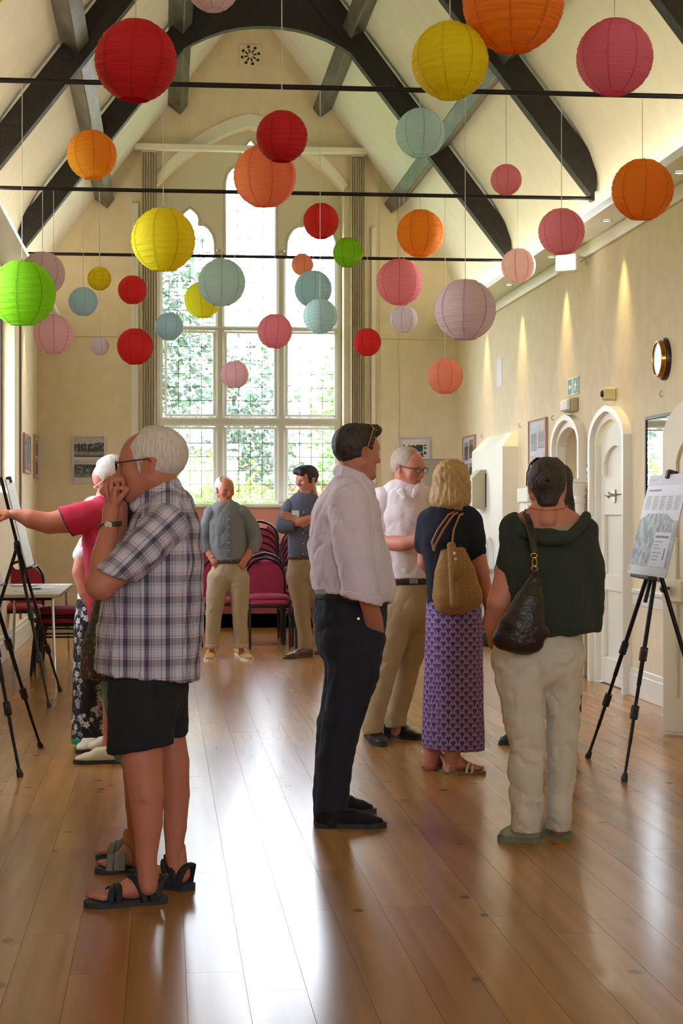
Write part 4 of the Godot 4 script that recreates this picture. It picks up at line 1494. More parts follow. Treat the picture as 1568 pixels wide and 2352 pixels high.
	for y in [-0.035, 0.035]:
		for x in [-0.045, 0.0, 0.045]:
			bx(sw, "rocker", M.grey_metal, Vector3(x, y, 0.027), Vector3(0.025, 0.035, 0.01), 0.002)
	# picture hooks
	for q in [[1523, 905, "clock"], [1273, 960, "open arch"], [1197, 977, "pier's near edge"], [1110, 1001, "pier's far edge"]]:
		var hk := thing("wall_hook", "small curled wire hook in the cream wall by the " + q[2], "hook", at_x(q[0], q[1], XR))
		var pts := []
		for i in 9:
			var t := i / 8.0 * 4.2
			pts.append(Vector3(-0.015 - 0.018 * sin(t), 0.02 * cos(t), 0.03 * cos(t * 0.5)))
		tb(hk, "wire", M.grey_metal, pts, 0.003, 5)
	# paper dispenser on the pier
	var px := XR - 0.163
	var dz := at_x(1110, 1128, px).z
	var di := thing("towel_dispenser", "beige metal paper towel dispenser on the white pier", "dispenser", Vector3(px, 1.63, dz))
	var dm := mat("dispenser_beige", hexc(190, 182, 150), 0.5)
	mm = MB.new()
	mm.prism(PackedVector2Array([Vector2(0, -0.20), Vector2(-0.15, -0.20), Vector2(-0.15, 0.13), Vector2(-0.06, 0.22), Vector2(0, 0.22)]), -0.16, 0.16)
	part(di, "body", mm.commit(), dm)
	bx(di, "lock_plate", M.chrome, Vector3(-0.155, -0.05, 0.0), Vector3(0.01, 0.10, 0.04), 0.002)
	bx(di, "back_plate", M.black_plastic, Vector3(-0.003, 0, 0.17), Vector3(0.02, 0.36, 0.012), 0.002)
	var nt2 := thing("instruction_sheet", "white printed sheet on the pier behind the towel dispenser", "notice", Vector3(px, 1.63, dz - 0.42))
	var im2 := Image.create(64, 96, false, Image.FORMAT_RGB8)
	im2.fill(hexc(232, 236, 232))
	for k in 5: im2.fill_rect(Rect2i(6, 8 + k * 7, 52, 3), hexc(120, 120, 122))
	part(nt2, "sheet", card(0.42, 0.5), flat_mat("sheet_print", ImageTexture.create_from_image(im2), 0.7), Transform3D(RW.basis, Vector3(-0.004, 0, 0)))
	# folded trolley leaning on the pier
	var fz := at_x(1112, 1380, px - 0.06).z
	var tr := thing("folding_trolley", "folded silver trolley with curved handle standing against the pier", "trolley", Vector3(px - 0.07, 0, fz))
	var hp := []
	for i in 13:
		var a2 := PI * i / 12.0
		hp.append(Vector3(0, 1.04 + 0.10 * sin(a2), -0.19 * cos(a2)))
	hp.push_front(Vector3(-0.02, 0.12, -0.19))
	hp.append(Vector3(-0.02, 0.12, 0.19))
	tb(tr, "handle_frame", M.chrome, hp, 0.016, 10)
	bx(tr, "cross_bar", M.black_plastic, Vector3(0, 0.80, 0), Vector3(0.04, 0.05, 0.40), 0.006)
	for z in [-0.08, 0.08]:
		tb(tr, "rail", M.chrome, [Vector3(0, 0.15, z), Vector3(0, 1.10, z)], 0.012, 8)
	bx(tr, "foot_plate", M.grey_metal, Vector3(-0.03, 0.14, 0), Vector3(0.05, 0.22, 0.36), 0.004)
	for z in [-0.2, 0.2]:
		mm = MB.new()
		mm.lathe([Vector2(0.02, -0.015), Vector2(0.075, -0.018), Vector2(0.08, 0), Vector2(0.075, 0.018), Vector2(0.02, 0.015)], 18, Transform3D(Basis(Vector3(1, 0, 0), PI / 2), Vector3(0, 0.08, z)), true)
		part(tr, "wheel", mm.commit(), M.black_plastic)
	# the open arched door at the right edge
	var hinge := Vector3(XR - 0.02, 0, -10.30)
	var free := on_floor(1531, 1683)
	var dirv := (free - hinge)
	var dwid := dirv.length()
	var od := thing("open_arched_door", "cream panelled arched door standing open into the hall, with brown knob", "door", hinge, atan2(-dirv.z, dirv.x))
	var hw := dwid / 2
	var ao := arch(hw, 1.90, 2.15)
	mm = MB.new()
	mm.prism(legs_down(ao, 0.012), -0.015, 0.015, Transform3D(Basis.IDENTITY, Vector3(hw, 0, 0)))
	part(od, "leaf", mm.commit(), M.cream_gloss)
	for s in [-0.027, 0.027]:
		mm = MB.new()
		mm.prism(band(legs_down(ao, 1.25), legs_down(arch(hw - 0.11, 1.72, 1.93), 1.25)), s - 0.012, s + 0.012, Transform3D(Basis.IDENTITY, Vector3(hw, 0, 0)))
		part(od, "top_rail", mm.commit(), M.cream_gloss)
		for x in [0.055, dwid - 0.055]:
			bx(od, "stile", M.cream_gloss, Vector3(x, 0.63, s), Vector3(0.11, 1.23, 0.024), 0.004)
		bx(od, "rail", M.cream_gloss, Vector3(hw, 0.9, s), Vector3(dwid - 0.22, 0.16, 0.024), 0.004)
		bx(od, "rail", M.cream_gloss, Vector3(hw, 0.12, s), Vector3(dwid - 0.22, 0.21, 0.024), 0.004)
	bx(od, "lock_case", M.cream_gloss, Vector3(dwid - 0.09, 0.90, 0.045), Vector3(0.16, 0.13, 0.03), 0.004)
	bx(od, "lock_case", M.cream_gloss, Vector3(dwid - 0.09, 0.90, -0.045), Vector3(0.16, 0.13, 0.03), 0.004)
	for s in [-1.0, 1.0]:
		mm = MB.new()
		mm.lathe([Vector2(0.010, 0.0), Vector2(0.010, 0.03), Vector2(0.024, 0.04), Vector2(0.028, 0.055), Vector2(0.02, 0.068), Vector2(0.001, 0.072)], 16, Transform3D(Basis(Vector3(1, 0, 0), PI / 2 * s), Vector3(dwid - 0.07, 0.92, 0.055 * s)))
		part(od, "knob", mm.commit(), M.mahogany)

# ---------------------------------------------------------------- chairs, table, easels
func make_chair(called: String, label: String, group: String) -> Node3D:
	# front of the seat is +z
	var t := thing(called, label, "chair", Vector3.ZERO, 0, group)
	if not M.has("maroon_fabric"):
		var f := mat("maroon_fabric", hexc(142, 22, 52), 0.85)
		f.rim_enabled = true
		f.rim = 0.4
		bump(f, 31, 0.2, 3.0, Vector3.ONE * 6.0)
	var m := MB.new()
	var rows := []
	for q in [[0.20, 0.445], [0.215, 0.45], [0.22, 0.47], [0.20, 0.495], [0.10, 0.508]]:
		var ring := []
		for j in 28:
			var a := -TAU * j / 28.0
			var c := cos(a)
			var s := sin(a)
			var e := 0.55
			ring.append(Vector3(signf(c) * pow(absf(c), e) * q[0], q[1], signf(s) * pow(absf(s), e) * (q[0] + 0.005)))
		rows.append(ring)
	m.grid(rows, true)
	m.fan(rows[4], Vector3(0, 0.51, 0), false)
	m.fan(rows[0], Vector3(0, 0.445, 0), true)
	part(t, "seat", m.commit(), M.maroon_fabric)
	# arched back with a dipped handhold edge
	var tilt := Basis(Vector3(1, 0, 0), -0.12)
	var bo := Vector3(0, 0.50, -0.20)
	var ap := arch(0.195, 0.22, 0.39, 0.72)
	var pol := legs_down(ap, -0.02)
	m = MB.new()
	var cut := PackedVector2Array()
	for q in pol:
		cut.append(q if q.y < 0.345 or absf(q.x) > 0.09 else Vector2(q.x, 0.33 + 0.9 * q.x * q.x))
	m.prism(cut, -0.022, 0.022, Transform3D(tilt, bo))
	part(t, "backrest", m.commit(), M.maroon_fabric)
	var ring := []
	for q in legs_down(arch(0.205, 0.23, 0.42, 0.74), -0.06): ring.append(bo + tilt * Vector3(q.x, q.y, -0.004))
	m = MB.new()
	m.tube(ring, 0.014, 8)
	part(t, "back_frame", m.commit(), M.black_metal)
	for s in [-1.0, 1.0]:
		tb(t, "leg", M.black_metal, [bo + tilt * Vector3(s * 0.205, -0.06, -0.004), Vector3(s * 0.205, 0.40, -0.20), Vector3(s * 0.205, 0.0, -0.27)], 0.013, 8)
		tb(t, "leg", M.black_metal, [Vector3(s * 0.205, 0.435, 0.17), Vector3(s * 0.205, 0.40, 0.20), Vector3(s * 0.205, 0.0, 0.235)], 0.013, 8)
		tb(t, "seat_rail", M.black_metal, [Vector3(s * 0.205, 0.43, -0.20), Vector3(s * 0.205, 0.43, 0.18)], 0.012, 8)
		tb(t, "stretcher", M.black_metal, [Vector3(s * 0.205, 0.33, -0.215), Vector3(s * 0.205, 0.33, 0.205)], 0.008, 6)
	tb(t, "seat_rail", M.black_metal, [Vector3(-0.205, 0.43, 0.18), Vector3(0.205, 0.43, 0.18)], 0.012, 8)
	bx(t, "seat_pan", M.black_plastic, Vector3(0, 0.436, 0), Vector3(0.39, 0.018, 0.39), 0.004)
	return t
var chair0: Node3D
func chair(label: String, group: String, at: Vector3, turn: float) -> Node3D:
	if chair0 == null:
		chair0 = make_chair("banquet_chair", label, group)
		chair0.position = at
		chair0.rotation.y = turn
		return chair0
	var c := chair0.duplicate() as Node3D
	c.name = numbered("banquet_chair")
	add_child(c)
	tag(c, label, "chair", group)
	c.position = at
	c.rotation.y = turn
	return c

func easel(label: String, blabel: String, f0: Vector3, f1: Vector3, out: Vector3, board_y: float, bw: float, bh: float, tex: Texture2D, key: String, shift := 0.0) -> void:
	# f0, f1: front feet on the floor; out: direction of the back leg; the board leans that way
	var mid := (f0 + f1) / 2
	var along := (f1 - f0).normalized()
	var t := thing("display_easel", label, "easel", mid, 0)
	var lean := 0.24
	var top_h := 1.15
	var apex := out * lean * top_h + Vector3(0, top_h, 0)
	for s in [-1.0, 1.0]:
		var foot: Vector3 = along * (f1 - f0).length() / 2 * s
		var hip: Vector3 = apex + along * 0.05 * s
		var m := MB.new()
		m.tube([foot.lerp(hip, 0.42), hip], 0.0125, 10)
		m.tube([foot.lerp(hip, 0.16), foot.lerp(hip, 0.42)], 0.010, 10)
		m.tube([foot + Vector3(0, 0.012, 0), foot.lerp(hip, 0.16)], 0.0085, 10)
		var leg := part(t, "leg", m.commit(), M.black_metal)
		for k in [0.30, 0.56]:
			var d: Vector3 = (hip - foot).normalized()
			var cm := MB.new()
			cm.tube([foot.lerp(hip, k) - d * 0.035, foot.lerp(hip, k) + d * 0.035], 0.022, 8)
			cm.box(foot.lerp(hip, k) + along * 0.022 * s + d * 0.01, Vector3(0.02, 0.03, 0.03), Basis.IDENTITY, 0.004)
			part(leg, "clamp", cm.commit(), M.black_plastic)
		var fm := MB.new()
		fm.tube([foot + Vector3(0, 0.0, 0), foot + Vector3(0, 0.014, 0), foot.lerp(hip, 0.035)], [0.016, 0.019, 0.013], 10)
		part(leg, "rubber_foot", fm.commit(), M.black_plastic)
	# back leg
	var bf := out * 0.62
	var m2 := MB.new()
	m2.tube([bf, bf.lerp(apex, 0.45)], 0.010, 10)
	m2.tube([bf.lerp(apex, 0.45), apex], 0.013, 10)
	m2.tube([bf.lerp(apex, 0.42), bf.lerp(apex, 0.49)], 0.022, 8)
	var bl := part(t, "leg", m2.commit(), M.black_metal)
	# mast and tray
	var up := (out * lean + Vector3(0, 1, 0)).normalized()
	tb(t, "mast", M.black_metal, [apex - up * 0.25, apex - up * 0.25 + up * (board_y + bh + 0.03 - (apex.y - 0.25))], 0.012, 8)
	bx(t, "hub", M.black_plastic, apex, Vector3(0.05, 0.07, 0.05), 0.01)
	var nrm := (-out + Vector3(0, lean, 0)).normalized()
	var bb := Basis(along if along.cross(up).dot(nrm) > 0 else -along, up, nrm).orthonormalized()
	var bc := out * lean * board_y + Vector3(0, board_y, 0) + nrm * 0.055 + along * shift
	bx(t, "tray", M.black_plastic, bc + nrm * 0.01 - up * 0.012, Vector3(0.40, 0.016, 0.05), 0.003, bb)
	bx(t, "top_clip", M.black_plastic, bc + up * bh, Vector3(0.05, 0.05, 0.04), 0.006, bb)
	var p := thing("display_board", blabel, "display board", mid + bc + up * bh / 2)
	p.basis = bb
	bx(p, "foam_board", M.paper_white, Vector3.ZERO, Vector3(bw, bh, 0.008), 0.001)
	part(p, "print", card(bw - 0.004, bh - 0.004), flat_mat("board_print_" + key, tex, 0.45), Transform3D(Basis.IDENTITY, Vector3(0, 0, 0.0045)))

func text_lines(im: Image, x: int, y: int, w: int, n: int, step: int, c: Color, sd: int) -> void:
	var rng := RandomNumberGenerator.new()
	rng.seed = sd
	for i in n:
		var xx := x
		var end := x + int(w * rng.randf_range(0.6, 1.0))
		while xx < end:
			var l := rng.randi_range(4, 14)
			im.fill_rect(Rect2i(xx, y + i * step, mini(l, end - xx), maxi(1, step / 2)), c)
			xx += l + 3
func board_image(kind: int) -> ImageTexture:
	var im := Image.create(512, 360, false, Image.FORMAT_RGB8)
	im.fill(hexc(226, 226, 232))
	var n := FastNoiseLite.new()
	n.seed = 60 + kind
	n.frequency = 0.018
	n.fractal_octaves = 5
	var dk := hexc(96, 98, 112)
	if kind == 0:
		im.fill_rect(Rect2i(0, 0, 512, 38), hexc(208, 204, 210))
		text_lines(im, 40, 14, 90, 1, 12, hexc(190, 160, 160), 3)
		im.fill_rect(Rect2i(40, 52, 170, 7), hexc(120, 120, 134))
		for c in 5:
			im.fill_rect(Rect2i(30 + c * 96, 74, 80, 54), hexc(208, 206, 208))
			text_lines(im, 34 + c * 96, 78, 70, 7, 7, hexc(140, 136, 142), c + 4)
		for y in range(140, 330):
			for x in 512:
				var edge := 140.0 + 24.0 * sin(x * 0.012 + 2.0)
				if y < edge: continue
				var g := n.get_noise_2d(x, y)
				var c := hexc(120, 136, 138).lerp(hexc(190, 190, 190), clampf(g * 1.6 + 0.5, 0, 1))
				if absf(n.get_noise_2d(x * 0.5 + 300, y * 0.5)) < 0.03: c = hexc(206, 200, 196)
				im.set_pixel(x, y, c)
		im.fill_rect(Rect2i(262, 206, 206, 122), hexc(222, 220, 230))
		im.fill_rect(Rect2i(276, 218, 170, 8), dk)
		text_lines(im, 276, 236, 110, 3, 12, hexc(150, 150, 160), 21)
		text_lines(im, 276, 276, 120, 3, 12, hexc(150, 150, 160), 22)
		im.fill_rect(Rect2i(420, 262, 18, 40), hexc(120, 112, 150))
		im.fill_rect(Rect2i(0, 330, 512, 30), hexc(206, 206, 204))
		im.fill_rect(Rect2i(14, 338, 12, 12), hexc(120, 120, 150))
	elif kind == 1:
		im.fill(hexc(226, 234, 238))
		for y in range(40, 330):
			for x in range(20, 492):
				var g := n.get_noise_2d(x, y)
				im.set_pixel(x, y, hexc(206, 222, 220).lerp(hexc(226, 232, 240), clampf(g + 0.5, 0, 1)))
		text_lines(im, 30, 14, 200, 1, 14, hexc(170, 176, 186), 5)
	else:
		for r in 4:
			im.fill_rect(Rect2i(16, 16 + r * 84, 230, 70), hexc(206, 208, 210))
			text_lines(im, 262, 20 + r * 84, 220, 6, 10, hexc(150, 152, 160), r + 30)
		im.fill_rect(Rect2i(16, 100, 230, 120), hexc(160, 162, 166))
	return ImageTexture.create_from_image(im)

func build_furniture() -> void:
	# chairs below the window
	var row := "maroon banquet chairs below the great window"
	var c := on_floor(617, 1491)
	for k in 2:
		chair(["lower", "upper"][k] + " maroon chair of the low stack of two between the men in khaki trousers", "low stack of two chairs", Vector3(c.x, k * 0.05, c.z - 0.22 - k * 0.04), 0.06)
	var tall := at_z(600, 1300, -19.2)
	for k in 6:
		chair(["bottom", "second lowest", "third lowest", "third highest", "second highest", "topmost"][k] + " maroon banquet chair in the tall stack behind the low stack of two", "tall stack of chairs behind the low one", Vector3(tall.x, k * 0.076, -19.2 - k * 0.03), 0.0)
	var t2 := at_z(694, 1300, -19.2)
	for k in 5:
		chair(["bottom", "second lowest", "middle", "second highest", "topmost"][k] + " maroon banquet chair in the stack behind the man with folded arms", "stack of chairs behind the man with folded arms", Vector3(t2.x, k * 0.076, -19.2 - k * 0.03), 0.0)
	var sg := at_z(507, 1400, -18.6)
	chair("single maroon banquet chair seen between the legs of the man in grey shirt", row, Vector3(sg.x, 0, -18.6), 0.0)
	sg = at_z(722, 1400, -18.0)
	chair("single maroon banquet chair behind the man in dark jeans", row, Vector3(sg.x, 0, -18.0), 0.0)
	# table along the left wall, chairs round it
	var tz0 := -14.75
	var tz1 := -16.95
	var xr := -0.87
	var tg := thing("trestle_table", "long grey-topped table with chrome legs along the wall with side windows", "table", Vector3((xr - 1.46) / 2, 0, (tz0 + tz1) / 2))
	var tw := xr + 1.46
	var grey_top := mat("table_top_grey", hexc(198, 194, 180), 0.4)
	bx(tg, "table_top", grey_top, Vector3(0, 0.705, 0), Vector3(tw, 0.03, tz0 - tz1), 0.006)
	bx(tg, "edge_band", M.chrome, Vector3(tw / 2 - 0.002, 0.705, 0), Vector3(0.008, 0.032, tz0 - tz1), 0.002)
	for sx in [-1.0, 1.0]:
		for sz in [-1.0, 1.0]:
			tb(tg, "leg", M.chrome, [Vector3(sx * (tw / 2 - 0.06), 0.69, sz * ((tz0 - tz1) / 2 - 0.12)), Vector3(sx * (tw / 2 - 0.03), 0.0, sz * ((tz0 - tz1) / 2 - 0.02))], 0.013, 8)
	for sz in [-1.0, 1.0]:
		tb(tg, "under_rail", M.black_metal, [Vector3(-tw / 2 + 0.06, 0.675, sz * ((tz0 - tz1) / 2 - 0.12)), Vector3(tw / 2 - 0.06, 0.675, sz * ((tz0 - tz1) / 2 - 0.12))], 0.012, 8)
	var pl := ["white leaflet at the far end of the grey table", "white sheet with a pen beside it on the grey table", "stack of white papers near the wall on the grey table", "single white page by the near edge of the grey table"]
	var pp := [Vector3(-1.0, 0.7205, -16.6), Vector3(-1.1, 0.7205, -16.0), Vector3(-1.3, 0.7205, -16.4), Vector3(-1.12, 0.7205, -15.2)]
	for k in 4:
		var sh := thing("paper_sheet", pl[k], "paper", pp[k], 0.3 * k - 0.4)
		for j in (4 if k == 2 else 1):
			bx(sh, "page", M.paper_white, Vector3(0.006 * j, 0.0015 + j * 0.003, 0), Vector3(0.21, 0.0025, 0.30), 0.0)
	var pen := thing("ballpoint_pen", "dark pen lying on the grey table", "pen", Vector3(-1.12, 0.722, -15.62), 0.9)
	tb(pen, "barrel", M.black_plastic, [Vector3(-0.07, 0.006, 0), Vector3(0.06, 0.006, 0)], 0.006, 8)
	tb(pen, "tip", M.chrome, [Vector3(0.06, 0.006, 0), Vector3(0.075, 0.006, 0)], [0.005, 0.001], 8)
	chair("maroon banquet chair at the far end of the grey table, back to the corner", "chairs at the grey table", Vector3(at_z(48, 1330, -17.5).x, 0, -17.45), 0.0)
	chair("single maroon banquet chair tucked under the far half of the grey table", "chairs at the grey table", Vector3(-0.90, 0, -16.55), -PI / 2)
	for k in 2:
		chair(["lower", "upper"][k] + " maroon banquet chair of the pair stacked against the side of the grey table", "pair of stacked chairs at the grey table", Vector3(-0.90 + k * 0.03, k * 0.075, -15.45), -PI / 2)
	# easels
	var rf0 := on_floor(1350, 1742)
	var rf1 := on_floor(1433, 1795)
	easel("black tripod easel with a printed planning board, beside the open arched door", "planning board with aerial picture and text boxes, on the easel by the open door", rf0, rf1, Vector3(1, 0, 0.05).normalized(), 1.045, 0.80, 0.56, board_image(0), "plan", 0.10)
	var lf0 := on_floor(46, 1785)
	var lf1 := on_floor(93, 1718)
	easel("black tripod easel the man in the red polo shirt points at", "white board with grey pictures, on the easel the man in red points at", lf0, lf1, Vector3(-1, 0, 0.05).normalized(), 0.99, 0.80, 0.56, board_image(2), "grey", -0.14)
	lf0 = on_floor(113, 1624)
	lf1 = on_floor(138, 1588)
	easel("black tripod easel standing before the grey table", "pale blue map board on the easel before the grey table", lf0, lf1, Vector3(-1, 0, 0.05).normalized(), 0.985, 0.62, 0.66, board_image(1), "map")

# ---------------------------------------------------------------- people
var pb := Vector3.ZERO      # foot point of the figure being built
var pd := 1.0               # its distance along the view
var heads := {}

func J(q: Array) -> Vector3:
	return at_depth(q[0], q[1], pd + (q[2] if q.size() > 2 else 0.0)) - pb
func px_m(n: float) -> float:
	return n * pd / F
func add_chain(f: Field, pts: Array, k: float, shrink := 1.0) -> void:
	var sc := pd / F * shrink
	for i in maxi(1, pts.size() - 1):
		var p: Array = pts[i]
		var q: Array = pts[mini(i + 1, pts.size() - 1)]
		var a := J(p)
		var b := J(q)
		var d := (b - a).normalized()
		var side := d.cross(CAM_F)
		if side.length() < 0.25:
			side = CAM_R
		f.bone(a, b, p[3] * sc, p[4] * sc, q[3] * sc, q[4] * sc, side, k if i == 0 else minf(k, 0.007))
func soft(chains: Array, cell: float, k: float, cuts := [], shrink := 1.0) -> Field:
	var lo := Vector3.ONE * 1e6
	var hi := -lo
	for ch in chains:
		for p in ch:
			var r: float = maxf(p[3], p[4]) * pd / F + 0.01
			var w := J(p)
			lo = Vector3(minf(lo.x, w.x - r), minf(lo.y, w.y - r), minf(lo.z, w.z - r))
			hi = Vector3(maxf(hi.x, w.x + r), maxf(hi.y, w.y + r), maxf(hi.z, w.z + r))
	var f := Field.new(lo, hi, cell)
	for ch in chains:
		add_chain(f, ch, k, shrink)
	for c in cuts:
		var a := J([c[0], c[1], 0.0])
		var b := J([c[2], c[3], 0.0])
		var n := (b - a).cross(CAM_F).normalized()
		match c[4]:
			"d": n = -n if n.y > 0 else n
			"u": n = -n if n.y < 0 else n
			"l": n = -n if n.x > 0 else n
			"r": n = -n if n.x < 0 else n
		f.cut(a, n)
	return f
func cloth(parent: Node3D, called: String, mt: Material, chains: Array, cell := 0.012, k := 0.03, cuts := [], crease := 0.0, freq := Vector3(9, 5, 9), salt := 1) -> MeshInstance3D:
	var f := soft(chains, cell, k, cuts)
	var m := MB.new()
	f.mesh(m, Transform3D.IDENTITY, null, crease, freq, salt)
	return part(parent, called, m.commit(), mt)
# the same, but turned so that the weave follows the line from a to b
func cloth_along(parent: Node3D, called: String, mt: Material, chains: Array, cell: float, k: float, cuts: Array, crease: float, freq: Vector3, salt: int, a: Array, b: Array) -> MeshInstance3D:
	var f := soft(chains, cell, k, cuts)
	var up := (J(a) - J(b)).normalized()
	var zz := (-CAM_F - up * up.dot(-CAM_F)).normalized()
	var bs := Basis(up.cross(zz), up, zz)
	var xf := Transform3D(bs, J(a))
	var m := MB.new()
	f.mesh(m, xf.affine_inverse(), null, crease, freq, salt)
	return part(parent, called, m.commit(), mt, xf)

# ---- heads: chin to crown about 0.235 m, looking along +z
func head_mesh(kind: String) -> MB:
	if heads.has(kind):
		return heads[kind]
	var fem := kind == "woman"
	var f := Field.new(Vector3(-0.10, -0.17, -0.13), Vector3(0.10, 0.13, 0.13), 0.004)
	f.ball(Vector3(0, 0.030, -0.016), Vector3(0.075, 0.087, 0.097), 0.0)
	f.bone(Vector3(0, -0.005, 0.035), Vector3(0, -0.078, 0.044), 0.060, 0.050, 0.036 if fem else 0.042, 0.036, Vector3.RIGHT, 0.03)
	f.ball(Vector3(0, 0.035, 0.045), Vector3(0.056, 0.05, 0.040), 0.03)
	for s in [-1.0, 1.0]:
		f.bone(Vector3(s * 0.058, -0.045, -0.002), Vector3(s * 0.014, -0.098, 0.056), 0.017, 0.017, 0.014, 0.014, Vector3.RIGHT, 0.035)
		f.ball(Vector3(s * 0.040, -0.022, 0.060), Vector3(0.022, 0.02, 0.018), 0.025)
	f.ball(Vector3(0, -0.098, 0.066), Vector3(0.018, 0.014, 0.014), 0.022)
	if not fem:
		f.bone(Vector3(-0.034, 0.020, 0.076), Vector3(0.034, 0.020, 0.076), 0.011, 0.009, 0.011, 0.009, Vector3.UP, 0.02)
	for s in [-1.0, 1.0]:
		f.ball(Vector3(s * 0.031, 0.003, 0.090), Vector3(0.016, 0.010, 0.012), 0.012, 1)
	f.bone(Vector3(0, 0.012, 0.083), Vector3(0, -0.028, 0.102), 0.008, 0.009, 0.010, 0.011, Vector3.RIGHT, 0.012)
	f.ball(Vector3(0, -0.032, 0.101), Vector3(0.012, 0.010, 0.012), 0.008)
	for s in [-1.0, 1.0]:
		f.ball(Vector3(s * 0.012, -0.036, 0.091), Vector3(0.008, 0.007, 0.009), 0.006)
	f.bone(Vector3(-0.018, -0.060, 0.078), Vector3(0.018, -0.060, 0.078), 0.006, 0.007, 0.006, 0.007, Vector3.UP, 0.010)
	f.bone(Vector3(-0.015, -0.070, 0.077), Vector3(0.015, -0.070, 0.077), 0.006, 0.008, 0.006, 0.008, Vector3.UP, 0.008)
	f.bone(Vector3(-0.020, -0.065, 0.086), Vector3(0.020, -0.065, 0.086), 0.0015, 0.006, 0.0015, 0.006, Vector3.UP, 0.002, 1)
	for s in [-1.0, 1.0]:
		f.bone(Vector3(s * 0.076, 0.016, -0.016), Vector3(s * 0.073, -0.026, -0.004), 0.008, 0.019, 0.007, 0.012, Vector3(1, 0, 0.35), 0.006)
		f.ball(Vector3(s * 0.087, 0.002, -0.004), Vector3(0.006, 0.018, 0.009), 0.005, 1)
	f.bone(Vector3(0, -0.05, -0.022), Vector3(0, -0.15, -0.032), 0.046 if fem else 0.055, 0.046 if fem else 0.055, 0.048 if fem else 0.06, 0.05 if fem else 0.06, Vector3.RIGHT, 0.03)
	var m := MB.new()
	f.mesh(m, Transform3D.IDENTITY, func(p: Vector3) -> Color:
		if p.z > 0.070 and absf(p.x) < 0.023 and p.y < -0.054 and p.y > -0.077:
			return Color(0.80, 0.58, 0.58)
		if p.z > 0.084 and absf(p.x) < 0.016 and p.y < -0.02 and p.y > -0.045:
			return Color(1.0, 0.84, 0.82)
		if absf(p.x) > 0.079:
			return Color(1.0, 0.80, 0.76)
		return Color(1, 1, 1))
	heads[kind] = m
	return m
func head_frame(px: float, py: float, dz: float, yaw: float, pitch: float, roll: float, s: float) -> Transform3D:
	return Transform3D(Basis.from_euler(Vector3(deg_to_rad(pitch), deg_to_rad(yaw) - PSI, deg_to_rad(roll)), EULER_ORDER_YXZ).scaled(Vector3.ONE * s), J([px, py, dz]))
# ops: ["e", c, r] add a ball, ["b", a, b, ra, rb] add a lock, ["x", c, r] carve, ["p", pt, n] cut by a plane
func hair(parent: Node3D, called: String, mt: Material, xf: Transform3D, ops: Array, crease := 0.004, freq := Vector3(60, 14, 60), cell := 0.0065) -> MeshInstance3D:
	var lo := Vector3.ONE
	var hi := -lo
	for o in ops:
		if o[0] in ["e", "b", "w"]:
			for q in ([o[1]] if o[0] == "e" else [o[1], o[2]]):
				var r: Vector3 = o[2] if o[0] == "e" else Vector3.ONE * (maxf(o[3], o[4]) if o[0] == "b" else maxf(maxf(o[3].x, o[3].y), maxf(o[4].x, o[4].y)))
				lo = lo.min(q - r - Vector3.ONE * 0.01)
				hi = hi.max(q + r + Vector3.ONE * 0.01)
	var f := Field.new(lo, hi, cell)
	for o in ops:
		match o[0]:
			"e": f.ball(o[1], o[2], 0.012)
			"b": f.bone(o[1], o[2], o[3], o[3], o[4], o[4], Vector3.RIGHT, 0.02)
			"w": f.bone(o[1], o[2], o[3].x, o[3].y, o[4].x, o[4].y, Vector3.RIGHT, 0.02)
			"x": f.ball(o[1], o[2], 0.012, 1)
			"p": f.cut(o[1], o[2])
			"q": f.cut_if(o[1], o[2], o[3], o[4])
	var m := MB.new()
	f.mesh(m, Transform3D.IDENTITY, null, crease, freq, 5)
	return part(parent, called, m.commit(), mt, xf)
func face_bits(parent: Node3D, xf: Transform3D, brow: Material, open := 1.0) -> void:
	for s in [-1.0, 1.0]:
		var m := MB.new()
		m.lathe([Vector2(0.001, -0.006), Vector2(0.0072, -0.004), Vector2(0.0100, 0), Vector2(0.0072, 0.004), Vector2(0.001, 0.006)], 14, Transform3D(Basis.IDENTITY, Vector3(s * 0.031, 0.002, 0.0735)))
		var e := part(parent, "eye", m.commit(), M.eye_white, xf)
		m = MB.new()
		m.lathe([Vector2(0.0055, 0.0), Vector2(0.004, 0.0016), Vector2(0.001, 0.002)], 12, Transform3D(Basis(Vector3(1, 0, 0), PI / 2), Vector3(s * 0.031, 0.0025, 0.0825)))
		part(e, "iris", m.commit(), M.iris)
		m = MB.new()
		m.tube([Vector3(s * 0.014, 0.019, 0.0885), Vector3(s * 0.03, 0.0235, 0.0875), Vector3(s * 0.045, 0.019, 0.0775)], [0.003, 0.004, 0.002], 6, true, 0.7)
		part(parent, "eyebrow", m.commit(), brow, xf)
